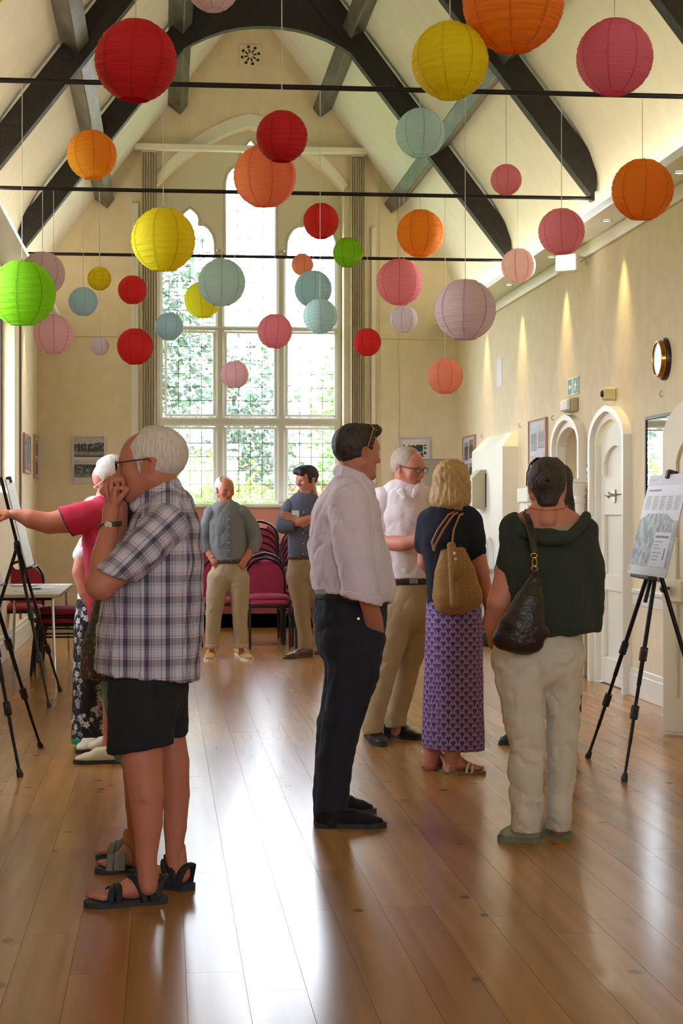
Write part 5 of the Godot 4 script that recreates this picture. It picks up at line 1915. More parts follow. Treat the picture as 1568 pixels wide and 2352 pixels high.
func glasses(parent: Node3D, xf: Transform3D, fm: Material, y := 0.003, tint := 0.06) -> void:
	var g := Node3D.new()
	g.name = "glasses"
	parent.add_child(g, true)
	g.transform = xf
	var lm: StandardMaterial3D
	if M.has("spectacle_lens"):
		lm = M.spectacle_lens
	else:
		lm = mat("spectacle_lens", Color(0.95, 1.0, 0.98, tint), 0.02)
		lm.transparency = BaseMaterial3D.TRANSPARENCY_ALPHA
	for s in [-1.0, 1.0]:
		var ring := []
		for j in 16:
			var a := TAU * j / 16
			ring.append(Vector3(s * 0.033 + 0.024 * cos(a), y + 0.017 * sin(a), 0.103 - 0.2 * absf(s * 0.033 + 0.024 * cos(a)) * 0.4))
		var m := MB.new()
		m.tube(ring, 0.0018, 6, false, 1.0, Vector3(0, 0, 1), true)
		part(g, "rim", m.commit(), fm)
		m = MB.new()
		var c := Vector3(s * 0.033, y, 0.1005)
		m.fan(ring, c, false)
		part(g, "lens", m.commit(), lm)
		tb(g, "temple", fm, [Vector3(s * 0.057, y + 0.008, 0.098), Vector3(s * 0.080, y + 0.010, 0.05), Vector3(s * 0.083, y + 0.012, -0.005), Vector3(s * 0.080, y - 0.012, -0.026)], 0.0022, 6)
	tb(g, "bridge", fm, [Vector3(-0.010, y + 0.004, 0.102), Vector3(0, y + 0.008, 0.107), Vector3(0.010, y + 0.004, 0.102)], 0.0018, 6)
func sunglasses_on_head(parent: Node3D, xf: Transform3D, fm: Material, lens: Material, ang: float) -> void:
	var g := Node3D.new()
	g.name = "sunglasses"
	parent.add_child(g, true)
	g.transform = xf * Transform3D(Basis(Vector3.RIGHT, -ang), Vector3(0, 0.030, 0.0))
	for s in [-1.0, 1.0]:
		var ring := []
		for j in 14:
			var a := TAU * j / 14
			ring.append(Vector3(s * 0.036 + 0.029 * cos(a), 0.024 * sin(a), 0.104 - 0.02 * absf(cos(a))))
		var m := MB.new()
		m.tube(ring, 0.003, 6, false, 1.0, Vector3(0, 0, 1), true)
		part(g, "rim", m.commit(), fm)
		m = MB.new()
		m.fan(ring, Vector3(s * 0.036, 0, 0.1))
		part(g, "lens", m.commit(), lens)
		tb(g, "temple", fm, [Vector3(s * 0.066, 0.008, 0.088), Vector3(s * 0.085, 0.006, 0.03), Vector3(s * 0.088, -0.004, -0.03)], 0.003, 6)
	tb(g, "bridge", fm, [Vector3(-0.008, 0.006, 0.103), Vector3(0.008, 0.006, 0.103)], 0.003, 6)

# ---- hands: wrist at the origin, fingers along +y, thumb side +x, back of the hand +z
func hand_mesh(curl: Array, spread := 0.0) -> MB:
	var f := Field.new(Vector3(-0.07, -0.03, -0.12), Vector3(0.10, 0.20, 0.04), 0.004)
	f.bone(Vector3(0, -0.02, 0), Vector3(0.0, 0.03, -0.002), 0.026, 0.019, 0.034, 0.018, Vector3.RIGHT, 0.0)
	f.bone(Vector3(0.002, 0.03, -0.002), Vector3(0.0, 0.082, 0.0), 0.036, 0.016, 0.040, 0.013, Vector3.RIGHT, 0.012)
	var bx_ := [0.031, 0.010, -0.011, -0.031]
	var ln := [0.074, 0.082, 0.076, 0.060]
	for i in 4:
		var p := Vector3(bx_[i], 0.086 - 0.006 * absf(i - 1.0), 0.002)
		var a := 0.0
		var r := 0.0092 - 0.0006 * maxf(0, i - 1)
		var side := Vector3(sin(spread * (1.5 - i)), 0, 0)
		for k in 3:
			a += curl[k] * (1.0 + 0.06 * i)
			var d := Vector3(side.x, cos(a), -sin(a)).normalized()
			var q: Vector3 = p + d * ln[i] * [0.46, 0.30, 0.24][k]
			f.bone(p, q, r, r, r * 0.9, r * 0.9, Vector3.RIGHT, 0.005)
			p = q
			r *= 0.92
	var t0 := Vector3(0.026, 0.022, -0.008)
	var t1 := t0 + Vector3(0.024, 0.030, -0.014)
	var t2 := t1 + Vector3(0.006 - 0.016 * curl[3], 0.030, -0.008 - 0.012 * curl[3])
	var t3 := t2 + Vector3(-0.004 - 0.016 * curl[3], 0.022, -0.006 - 0.010 * curl[3])
	f.bone(t0, t1, 0.014, 0.014, 0.011, 0.011, Vector3.RIGHT, 0.012)
	f.bone(t1, t2, 0.0105, 0.0105, 0.0098, 0.0098, Vector3.RIGHT, 0.005)
	f.bone(t2, t3, 0.0098, 0.0098, 0.008, 0.008, Vector3.RIGHT, 0.005)
	var m := MB.new()
	f.mesh(m)
	return m
func put_hand(mb: MB, curl: Array, wrist: Vector3, dir: Vector3, back: Vector3, thumb: float, s := 1.0) -> void:
	dir = dir.normalized()
	back = (back - dir * back.dot(dir)).normalized()
	mb.append(hand_mesh(curl), Transform3D(Basis(dir.cross(back) * thumb, dir, back).scaled(Vector3.ONE * s), wrist))

# ---- feet and shoes: heel and toe are points on the floor
func foot_frame(heel: Vector3, toe: Vector3) -> Transform3D:
	var z := (toe - heel).normalized()
	return Transform3D(Basis(Vector3.UP.cross(z), Vector3.UP, z), heel)
func sole_outline(l: float, w: float) -> PackedVector2Array:
	var out := PackedVector2Array()
	var ts := [0.0, 0.03, 0.10, 0.25, 0.42, 0.60, 0.75, 0.88, 0.96, 1.0]
	var hw := [0.25, 0.55, 0.72, 0.72, 0.70, 0.90, 1.0, 0.86, 0.56, 0.22]
	for i in ts.size(): out.append(Vector2(hw[i] * w / 2, ts[i] * l))
	for i in range(ts.size() - 1, -1, -1): out.append(Vector2(-hw[i] * w / 2, ts[i] * l))
	return out
func shoe(parent: Node3D, called: String, heel: Vector3, toe: Vector3, w: float, h: float, mt: Material, sm: Material, lace = null, pointed := 0.0) -> void:
	var xf := foot_frame(heel, toe)
	var l := (toe - heel).length()
	var t := 0.022
	var f := Field.new(Vector3(-w * 0.7, 0, -0.02), Vector3(w * 0.7, h + 0.05, l + 0.02), 0.007)
	f.bone(Vector3(0, 0.045, 0.042), Vector3(0, 0.042, l * 0.5), w * 0.38, 0.042, w * 0.40, 0.044, Vector3.RIGHT, 0.0)
	f.bone(Vector3(0, 0.040, l * 0.5), Vector3(0, 0.030, l * 0.74), w * 0.40, 0.040, w * 0.47, 0.026, Vector3.RIGHT, 0.02)
	f.bone(Vector3(0, 0.030, l * 0.74), Vector3(0, 0.026, l - 0.026 - pointed * 0.01), w * 0.47, 0.026, w * (0.30 - 0.14 * pointed), 0.018, Vector3.RIGHT, 0.02)
	f.bone(Vector3(0, 0.05, 0.045), Vector3(0, h, 0.058), w * 0.37, 0.040, w * 0.38, 0.046, Vector3.RIGHT, 0.025)
	f.bone(Vector3(0, h * 0.9, 0.062), Vector3(0, 0.055, l * 0.50), w * 0.28, 0.03, w * 0.30, 0.02, Vector3.RIGHT, 0.03)
	f.cut(Vector3(0, t - 0.004, 0), Vector3.DOWN)
	f.cut(Vector3(0, h + 0.005, 0), Vector3.UP)
	var m := MB.new()
	f.mesh(m, Transform3D.IDENTITY)
	var s := part(parent, called, m.commit(), mt, xf)
	m = MB.new()
	m.prism(sole_outline(l, w * 1.04), -t, 0.0, Transform3D(Basis(Vector3.RIGHT, Vector3(0, 0, 1), Vector3(0, -1, 0)), Vector3(0, 0, 0)))
	part(s, "sole", m.commit(), sm)
	if lace != null:
		for k in 3:
			var z := l * (0.40 + 0.08 * k)
			var y := 0.098 - 0.013 * k + (h - 0.08) * 0.15
			tb(s, "lace", lace, [Vector3(-w * 0.2, y - 0.012, z), Vector3(0, y, z + 0.006), Vector3(w * 0.2, y - 0.012, z)], 0.0028, 5)
func bare_foot(mb: MB, heel: Vector3, toe: Vector3, w: float, up := 0.022, big := 1.0) -> void:
	var xf := foot_frame(heel, toe)
	var l := (toe - heel).length() - 0.012
	var f := Field.new(Vector3(-w * 0.8, 0, -0.02), Vector3(w * 0.8, 0.17, l + 0.02), 0.0055)
	f.bone(Vector3(0, up + 0.030, 0.044), Vector3(0, up + 0.036, l * 0.42), w * 0.33, 0.032, w * 0.34, 0.036, Vector3.RIGHT, 0.0)
	f.bone(Vector3(0, up + 0.034, l * 0.42), Vector3(0, up + 0.017, l * 0.74), w * 0.34, 0.034, w * 0.43, 0.017, Vector3.RIGHT, 0.025)
	f.bone(Vector3(0, up + 0.05, 0.052), Vector3(0, 0.15, 0.060), w * 0.30, 0.036, w * 0.30, 0.034, Vector3.RIGHT, 0.03)
	for i in 5:
		var x := big * w * (0.33 - 0.165 * i)
		var r: float = [0.0125, 0.0095, 0.009, 0.0085, 0.008][i]
		f.bone(Vector3(x, up + r + 0.002, l * 0.74), Vector3(x * 0.96, up + r - 0.001, l * (0.985 - 0.032 * i)), r * 1.15, r, r, r * 0.85, Vector3.RIGHT, 0.006)
	f.cut(Vector3(0, up - 0.002, 0), Vector3.DOWN)
	f.mesh(mb, xf)
func sandal(parent: Node3D, heel: Vector3, toe: Vector3, w: float, mt: Material, sm: Material, straps: Array, r := 0.004, wide := 3.0, up := 0.022) -> void:
	var s := Node3D.new()
	s.name = "sandal"
	parent.add_child(s, true)
	s.transform = foot_frame(heel, toe)
	var l := (toe - heel).length()
	var m := MB.new()
	m.prism(sole_outline(l, w * 1.06), -up, 0.0, Transform3D(Basis(Vector3.RIGHT, Vector3(0, 0, 1), Vector3(0, -1, 0)), Vector3.ZERO))
	part(s, "sole", m.commit(), sm)
	# each strap: z left, z middle, z right (fractions), height above the sole
	for q in straps:
		var pts := []
		for i in 13:
			var t := i / 12.0
			var a := PI * t
			var zz := lerpf(lerpf(q[0], q[1], clampf(t * 2, 0, 1)), q[2], clampf(t * 2 - 1, 0, 1)) * l
			var hw: float = w * 0.5 * q[4]
			pts.append(Vector3(-cos(a) * hw, up - 0.006 + q[3] * pow(sin(a), 0.75), zz))
		m = MB.new()
		m.tube(pts, r, 6, true, wide, Vector3(0, 0, 1))
		part(s, "strap", m.commit(), mt)

func skin_mat(called: String, c: Color) -> StandardMaterial3D:
	var m := mat(called, c, 0.55)
	m.vertex_color_use_as_albedo = true
	return m
func fabric(called: String, c: Color, rough := 0.9, scale := 5.0, strength := 2.0) -> StandardMaterial3D:
	var m := mat(called, c, rough)
	bump(m, called.hash() % 1000, 0.12, strength, Vector3.ONE * scale)
	return m
func hair_mat(called: String, c: Color, c2: Color) -> StandardMaterial3D:
	var m := mat(called, Color(1, 1, 1), 0.6)
	tri_tex(m, noise_tex(called.hash() % 500, 0.05, c, c2, 128, 4), Vector3(16, 3, 16))
	return m
func collar(parent: Node3D, mt: Material, near: Array, far: Array, k := 0.008) -> void:
	cloth(parent, "collar", mt, [near, far], 0.006, k, [], 0.0015, Vector3(20, 20, 20), 3)
func begin(label: String, px: float, py: float) -> Node3D:
	pb = on_floor(px, py)
	pd = (pb - EYE).dot(CAM_F)
	return thing("person", label, "person", pb)
func spot(px: float, py: float) -> Vector3:
	return on_floor(px, py) - pb
func body(parent: Node3D, mt: Material, chains: Array, cores: Array, cell := 0.013, k := 0.022) -> MB:
	var all := chains + cores
	var lo := Vector3.ONE * 1e6
	var f := soft(all, cell, k, [], 1.0) if cores.is_empty() else null
	if f == null:
		var sh := []
		for ch in cores:
			var c2 := []
			var keep: int = ch.size() - (2 if ch.size() > 4 else 0)
			for p in ch.slice(0, keep): c2.append([p[0], p[1], p[2], p[3] * 0.86, p[4] * 0.86])
			sh.append(c2)
		f = soft(chains + sh, cell, k)
	var m := MB.new()
	f.mesh(m)
	return m
func add_head(mb: MB, kind: String, xf: Transform3D) -> void:
	mb.append(head_mesh(kind), xf)

# ---- patterns
func plaid_tex() -> ImageTexture:
	var n := 256
	var im := Image.create(n, n, false, Image.FORMAT_RGB8)
	var warp := func(t: float, horizontal: bool) -> Color:
		t = fposmod(t, 1.0)
		if horizontal:
			if t > 0.10 and t < 0.15: return Color(0.90, 0.52, 0.60)
			if t > 0.22 and t < 0.58: return Color(0.50, 0.46, 0.53)
			if t > 0.64 and t < 0.66: return Color(0.25, 0.23, 0.33)
			if t > 0.72 and t < 0.74: return Color(0.35, 0.32, 0.42)
			return Color(0.95, 0.94, 0.98)
		if t > 0.05 and t < 0.27: return Color(0.20, 0.18, 0.30)
		if t > 0.31 and t < 0.33: return Color(0.22, 0.20, 0.34)
		if t > 0.37 and t < 0.40: return Color(0.30, 0.28, 0.40)
		if t > 0.48 and t < 0.51: return Color(0.80, 0.34, 0.46)
		if t > 0.85 and t < 0.88: return Color(0.25, 0.24, 0.36)
		return Color(0.92, 0.91, 0.96)
	for y in n:
		for x in n:
			var a: Color = warp.call(x / 128.0, false)
			var b: Color = warp.call(y / 128.0, true)
			var c := a.lerp(b, 0.5 if (x + y) % 4 < 2 else 0.42)
			im.set_pixel(x, y, Color(c.r * 0.86, c.g * 0.85, c.b * 0.87))
	return ImageTexture.create_from_image(im)
func fan_tex() -> ImageTexture:
	var n := 128
	var im := Image.create(n, n, false, Image.FORMAT_RGB8)
	var ground := hexc(172, 126, 190)
	for y in n:
		for x in n:
			var c := ground
			for i in range(-1, 6):
				for j in range(-1, 4):
					var dx := x - (j * 64.0 + (32.0 if posmod(i, 2) == 1 else 0.0))
					var dy := (i * 32.0 + 22.0) - y
					var r := sqrt(dx * dx + dy * dy)
					var a := atan2(dx, dy)
					if r > 8.0 and r < 41.0 + 2.0 * cos(a * 18.0) and absf(a) < 0.52:
						c = hexc(66, 66, 92)
						if r > 16 and absf(sin(a * 9.0)) < 0.10: c = hexc(96, 90, 124)
					elif r <= 9.0 and absf(dx) < 3.5:
						c = hexc(66, 66, 92)
			im.set_pixel(x, y, c)
	return ImageTexture.create_from_image(im)
func flower_tex(ground: Color, cols: Array, count: int, rmin: float, rmax: float, sd: int, leaf: Color) -> ImageTexture:
	var n := 256
	var im := Image.create(n, n, false, Image.FORMAT_RGB8)
	im.fill(ground)
	var rng := RandomNumberGenerator.new()
	rng.seed = sd
	for i in count:
		var cx := rng.randf() * n
		var cy := rng.randf() * n
		var r := rng.randf_range(rmin, rmax)
		var c: Color = cols[rng.randi() % cols.size()]
		var ph := rng.randf() * TAU
		var vx := rng.randf_range(-1, 1)
		for k in int(r * 2.5):
			im.set_pixel(posmod(int(cx + vx * k), n), posmod(int(cy + k), n), leaf)
		for y in range(-int(r), int(r) + 1):
			for x in range(-int(r), int(r) + 1):
				var d := sqrt(x * x + y * y)
				var a := atan2(y, x) + ph
				if d < r * (0.55 + 0.45 * absf(cos(a * 2.5))) and d > r * 0.14:
					im.set_pixel(posmod(int(cx + x), n), posmod(int(cy + y), n), c if absf(sin(a * 2.5)) > 0.12 else c * 0.7)
	return ImageTexture.create_from_image(im)

# ---------------------------------------------------------------- the eleven visitors
func short_hair(extra := []) -> Array:
	var o := [["e", Vector3(0, 0.034, -0.020), Vector3(0.083, 0.096, 0.106)], ["x", Vector3(0, -0.040, 0.088), Vector3(0.078, 0.092, 0.085)]]
	for s in [-1.0, 1.0]:
		o.append(["x", Vector3(s * 0.088, -0.012, 0.002), Vector3(0.022, 0.036, 0.030)])
	o.append(["q", Vector3(0, -0.03, 0), Vector3(0, -1, 0), Vector3(0, 0, -0.03), Vector3(0, 0, 1)])
	o.append(["p", Vector3(0, -0.07, 0), Vector3(0, -1, -0.25)])
	return o + extra

func build_people() -> void:
	var ew := mat("eye_white", hexc(232, 226, 220), 0.2)
	mat("iris", hexc(60, 48, 40), 0.2)
	mat("grey_brow", hexc(150, 138, 128), 0.8)
	mat("dark_brow", hexc(50, 36, 30), 0.8)
	mat("dark_frame", hexc(40, 34, 34), 0.35)
	mat("tortoise", hexc(70, 34, 24), 0.25)
	var dl := mat("dark_lens", hexc(36, 28, 28), 0.08)
	mat("rubber_sole", hexc(52, 54, 58), 0.8)
	mat("pale_sole", hexc(224, 218, 206), 0.7)
	mat("brown_leather", hexc(74, 46, 34), 0.45)
	man_in_plaid()
	woman_behind_plaid()
	man_in_red()
	woman_floral_skirt()
	man_in_lilac_shirt()
	man_white_shirt()
	woman_blonde()
	woman_poncho()
	woman_behind_poncho()
	man_grey_shirt()
	man_folded_arms()

func man_in_plaid() -> void:
	var t := begin("white-haired man in plaid short-sleeved shirt and black shorts, hands clasped at his mouth", 330, 2062)
	var skin := skin_mat("skin_plaid_man", hexc(195, 121, 96))
	var torso := [[394, 1140, 0.0, 34, 46], [390, 1172, 0.0, 58, 100], [380, 1215, 0.0, 82, 128], [364, 1290, 0.0, 103, 130], [350, 1370, 0.0, 116, 122], [342, 1450, 0.0, 122, 118], [339, 1540, 0.0, 121, 115], [339, 1610, 0.0, 120, 112]]
	var pelvis := [[342, 1520, 0.0, 92, 98], [338, 1590, 0.0, 90, 96]]
	var mb := body(t, skin, [
		[[366, 1112, 0.0, 44, 38], [388, 1180, 0.0, 54, 44]],
		[[378, 1215, -0.17, 40, 34], [300, 1288, -0.24, 36, 34], [230, 1345, -0.27, 30, 30]],
		[[230, 1345, -0.27, 30, 30], [238, 1275, -0.20, 27, 26], [252, 1205, -0.10, 19, 20], [254, 1168, -0.06, 19, 17]],
		[[378, 1215, 0.19, 40, 34], [310, 1300, 0.20, 34, 32], [262, 1340, 0.16, 28, 28], [268, 1250, 0.10, 24, 24], [276, 1165, 0.04, 18, 18]],
		[[330, 1580, -0.09, 56, 54], [322, 1660, -0.10, 54, 52], [326, 1745, -0.11, 47, 45], [336, 1820, -0.11, 40, 40], [339, 1890, -0.11, 34, 35], [336, 1975, -0.11, 23, 26], [340, 2035, -0.11, 23, 28]],
		[[378, 1580, 0.10, 36, 40], [390, 1660, 0.13, 32, 40], [401, 1750, 0.14, 34, 40], [405, 1825, 0.15, 31, 36], [402, 1900, 0.15, 27, 30], [399, 1970, 0.15, 19, 23], [404, 2010, 0.15, 19, 25]],
	], [torso, pelvis], 0.0115)
	var xf := head_frame(343, 1068, 0.0, -90, 5, 0, 1.10)
	xf.basis = xf.basis * Basis.from_scale(Vector3(1.0, 1.0, 1.06))
	add_head(mb, "man", xf)
	# hands clasped before the mouth
	put_hand(mb, [1.3, 1.5, 0.8, 1.0], J([255, 1174, -0.05]), Vector3(0.10, 1, -0.25), Vector3(-0.95, 0.1, 0.25), 1.0, 0.95)
	put_hand(mb, [1.35, 0.35, 0.25, 0.5], J([284, 1108, 0.045]), Vector3(-0.42, 0.10, 1.0), Vector3(-0.15, 1, 0.1), 1.0, 1.02)
	bare_foot(mb, spot(376, 2071), spot(197, 2083), 0.10, 0.022, -1.0)
	bare_foot(mb, spot(438, 2044), spot(310, 2030), 0.10)
	part(t, "body", mb.commit(), skin)
	face_bits(t, xf, M.grey_brow)
	var wh := hair_mat("white_hair", hexc(232, 222, 212), hexc(196, 180, 168))
	hair(t, "hair", wh, xf, short_hair([["x", Vector3(0, 0.105, 0.088), Vector3(0.066, 0.070, 0.080)], ["x", Vector3(0, 0.02, 0.105), Vector3(0.085, 0.085, 0.075)]]), 0.002)
	hair(t, "sideburn", wh, xf, [["b", Vector3(0.077, 0.005, 0.026), Vector3(0.071, -0.025, 0.024), 0.008, 0.005], ["b", Vector3(-0.077, 0.005, 0.026), Vector3(-0.071, -0.025, 0.024), 0.008, 0.005]], 0.001)
	hair(t, "moustache", wh, xf, [["b", Vector3(-0.02, -0.050, 0.081), Vector3(0.02, -0.050, 0.081), 0.007, 0.007]], 0.001)
	glasses(t, xf, M.dark_frame, 0.006)
	# shirt: the plaid follows body and sleeve
	var pl := mat("plaid_cotton", Color(1, 1, 1), 0.9)
	tri_tex(pl, plaid_tex(), Vector3.ONE * 6.7)
	cloth(t, "shirt", pl, [torso], 0.0095, 0.03, [[218, 1541, 462, 1566, "d"]], 0.013, Vector3(11, 3.5, 9), 4)
	cloth_along(t, "sleeve", pl, [[[384, 1205, -0.15, 50, 46], [330, 1262, -0.22, 48, 46], [262, 1325, -0.265, 42, 42], [235, 1350, -0.27, 41, 41]]], 0.009, 0.03, [[234, 1297, 302, 1323, "d"]], 0.007, Vector3(9, 9, 9), 8, [384, 1205, -0.15], [255, 1330, -0.26])
	cloth_along(t, "sleeve", pl, [[[384, 1205, 0.17, 48, 44], [330, 1270, 0.20, 42, 42], [290, 1330, 0.2, 38, 38]]], 0.012, 0.03, [[264, 1290, 322, 1330, "d"]], 0.006, Vector3(9, 9, 9), 9, [384, 1205, 0.17], [290, 1330, 0.2])
	collar(t, pl, [[408, 1112, -0.02, 15, 9], [384, 1122, -0.075, 16, 8], [340, 1143, -0.085, 16, 8], [306, 1166, -0.05, 13, 8]], [[408, 1112, 0.02, 15, 9], [384, 1122, 0.075, 16, 8], [340, 1143, 0.085, 16, 8], [306, 1166, 0.05, 13, 8]])
	var sh := fabric("black_shorts", hexc(26, 27, 31), 0.9, 8.0, 1.5)
	cloth(t, "shorts", sh, [pelvis, [[330, 1580, -0.08, 82, 66], [323, 1680, -0.10, 76, 62], [321, 1770, -0.10, 74, 60]], [[376, 1580, 0.10, 60, 64], [388, 1650, 0.13, 46, 58], [394, 1750, 0.13, 41, 56]]], 0.010, 0.02, [[248, 1725, 432, 1697, "d"]], 0.010, Vector3(8, 5, 8), 6)
	tb(t, "zip_pull", M.chrome, [J([321, 1543, -0.30]), J([321, 1562, -0.30])], 0.003, 6)
	# watch
	var ring := []
	var wc := J([253, 1206, -0.10])
	for j in 16:
		var a := TAU * j / 16
		ring.append(wc + CAM_R * (cos(a) * 0.041) + CAM_F * (sin(a) * 0.042) + Vector3(0, 0.006 * cos(a), 0))
	var m := MB.new()
	m.tube(ring, 0.0035, 6, false, 2.6, Vector3.UP, true)
	part(t, "watch_strap", m.commit(), mat("dark_strap", hexc(60, 50, 44), 0.5))
	part(t, "watch_case", (func() -> ArrayMesh:
		var w := MB.new()
		w.lathe([Vector2(0.015, 0), Vector2(0.016, 0.006), Vector2(0.013, 0.010)], 16, Transform3D(Basis(CAM_R, PI / 2), wc - CAM_F * 0.041), true)
		return w.commit()).call(), M.chrome)
	var sb := mat("black_strap", hexc(30, 31, 34), 0.7)
	var straps := [[0.70, 0.66, 0.72, 0.050, 1.0], [0.60, 0.60, 0.62, 0.058, 0.98], [0.20, 0.42, 0.20, 0.105, 0.86], [0.30, 0.46, 0.30, 0.086, 0.9], [0.16, 0.02, 0.16, 0.082, 0.82]]
	sandal(t, spot(384, 2071), spot(193, 2084), 0.108, sb, M.rubber_sole, straps, 0.0048, 2.7)
	sandal(t, spot(443, 2045), spot(304, 2030), 0.108, sb, M.rubber_sole, straps, 0.0055, 3.0)

func woman_behind_plaid() -> void:
	var t := begin("dark-haired woman in a floral tunic and teal trousers, hidden behind the man in plaid", 300, 1995)
	var skin := skin_mat("skin_tunic_woman", hexc(188, 116, 89))
	var tunic := [[312, 1262, 0.0, 40, 70], [304, 1310, 0.0, 62, 88], [290, 1400, 0.0, 76, 86], [276, 1500, 0.0, 88, 92], [272, 1590, 0.0, 92, 92]]
	var legs := [[[300, 1570, -0.06, 70, 48], [302, 1660, -0.07, 54, 46], [306, 1770, -0.07, 38, 44]], [[300, 1570, 0.08, 64, 48], [306, 1660, 0.09, 50, 46], [312, 1770, 0.09, 38, 44]]]
	var mb := body(t, skin, [[[314, 1225, 0.0, 28, 28], [314, 1275, 0.0, 32, 34]],
		[[300, 1440, -0.05, 36, 36], [304, 1600, -0.07, 34, 34], [306, 1720, -0.07, 28, 28], [312, 1850, -0.07, 24, 25], [316, 1955, -0.07, 16, 18], [318, 1985, -0.07, 16, 18]],
		[[302, 1440, 0.07, 36, 36], [306, 1600, 0.09, 34, 34], [312, 1720, 0.09, 28, 28], [316, 1850, 0.09, 24, 25], [318, 1940, 0.09, 16, 18], [320, 1960, 0.09, 16, 18]],
		[[318, 1300, -0.16, 26, 26], [330, 1400, -0.18, 22, 22], [290, 1440, -0.16, 18, 18]],
		[[310, 1300, 0.16, 26, 26], [300, 1400, 0.18, 22, 22], [250, 1440, 0.16, 18, 18]]], [tunic], 0.017)
	var xf := head_frame(306, 1195, 0.0, -85, 12, 0, 0.95)
	add_head(mb, "woman", xf)
	bare_foot(mb, spot(338, 2000), spot(221, 2004), 0.088, 0.022, -1.0)
	bare_foot(mb, spot(345, 1970), spot(223, 1973), 0.088)
	part(t, "body", mb.commit(), skin)
	face_bits(t, xf, M.dark_brow)
	hair(t, "hair", hair_mat("black_hair", hexc(34, 28, 28), hexc(20, 16, 16)), xf, [["e", Vector3(0, 0.034, -0.02), Vector3(0.09, 0.10, 0.11)], ["w", Vector3(0, 0.0, -0.05), Vector3(0, -0.12, -0.06), Vector2(0.08, 0.06), Vector2(0.07, 0.045)], ["x", Vector3(0, -0.05, 0.10), Vector3(0.075, 0.10, 0.085)]])
	var tm := mat("floral_tunic", Color(1, 1, 1), 0.9)
	tri_tex(tm, flower_tex(hexc(70, 68, 62), [hexc(150, 140, 116), hexc(104, 92, 78), hexc(196, 74, 98), hexc(60, 96, 88)], 110, 4, 12, 21, hexc(70, 92, 66)), Vector3.ONE * 4.0)
	cloth(t, "tunic", tm, [tunic, [[318, 1292, -0.14, 32, 32], [332, 1385, -0.18, 28, 28]], [[312, 1292, 0.14, 32, 32], [302, 1385, 0.18, 28, 28]]], 0.012, 0.03, [[180, 1556, 380, 1562, "d"]], 0.010, Vector3(10, 3, 10), 12)
	cloth(t, "trousers", fabric("teal_cotton", hexc(112, 160, 146)), legs, 0.012, 0.02, [[240, 1741, 360, 1741, "d"]], 0.006, Vector3(8, 4, 8), 2)
	var st := mat("grey_sandal", hexc(126, 122, 108), 0.7)
	var straps := [[0.72, 0.68, 0.74, 0.048, 1.0], [0.62, 0.56, 0.60, 0.058, 1.0], [0.50, 0.46, 0.52, 0.070, 0.95], [0.15, 0.40, 0.15, 0.100, 0.86], [0.16, 0.02, 0.16, 0.085, 0.82]]
	sandal(t, spot(342, 2001), spot(217, 2005), 0.094, st, M.rubber_sole, straps, 0.0045, 3.4)
	sandal(t, spot(349, 1971), spot(219, 1974), 0.094, st, M.rubber_sole, straps, 0.0045, 3.4)

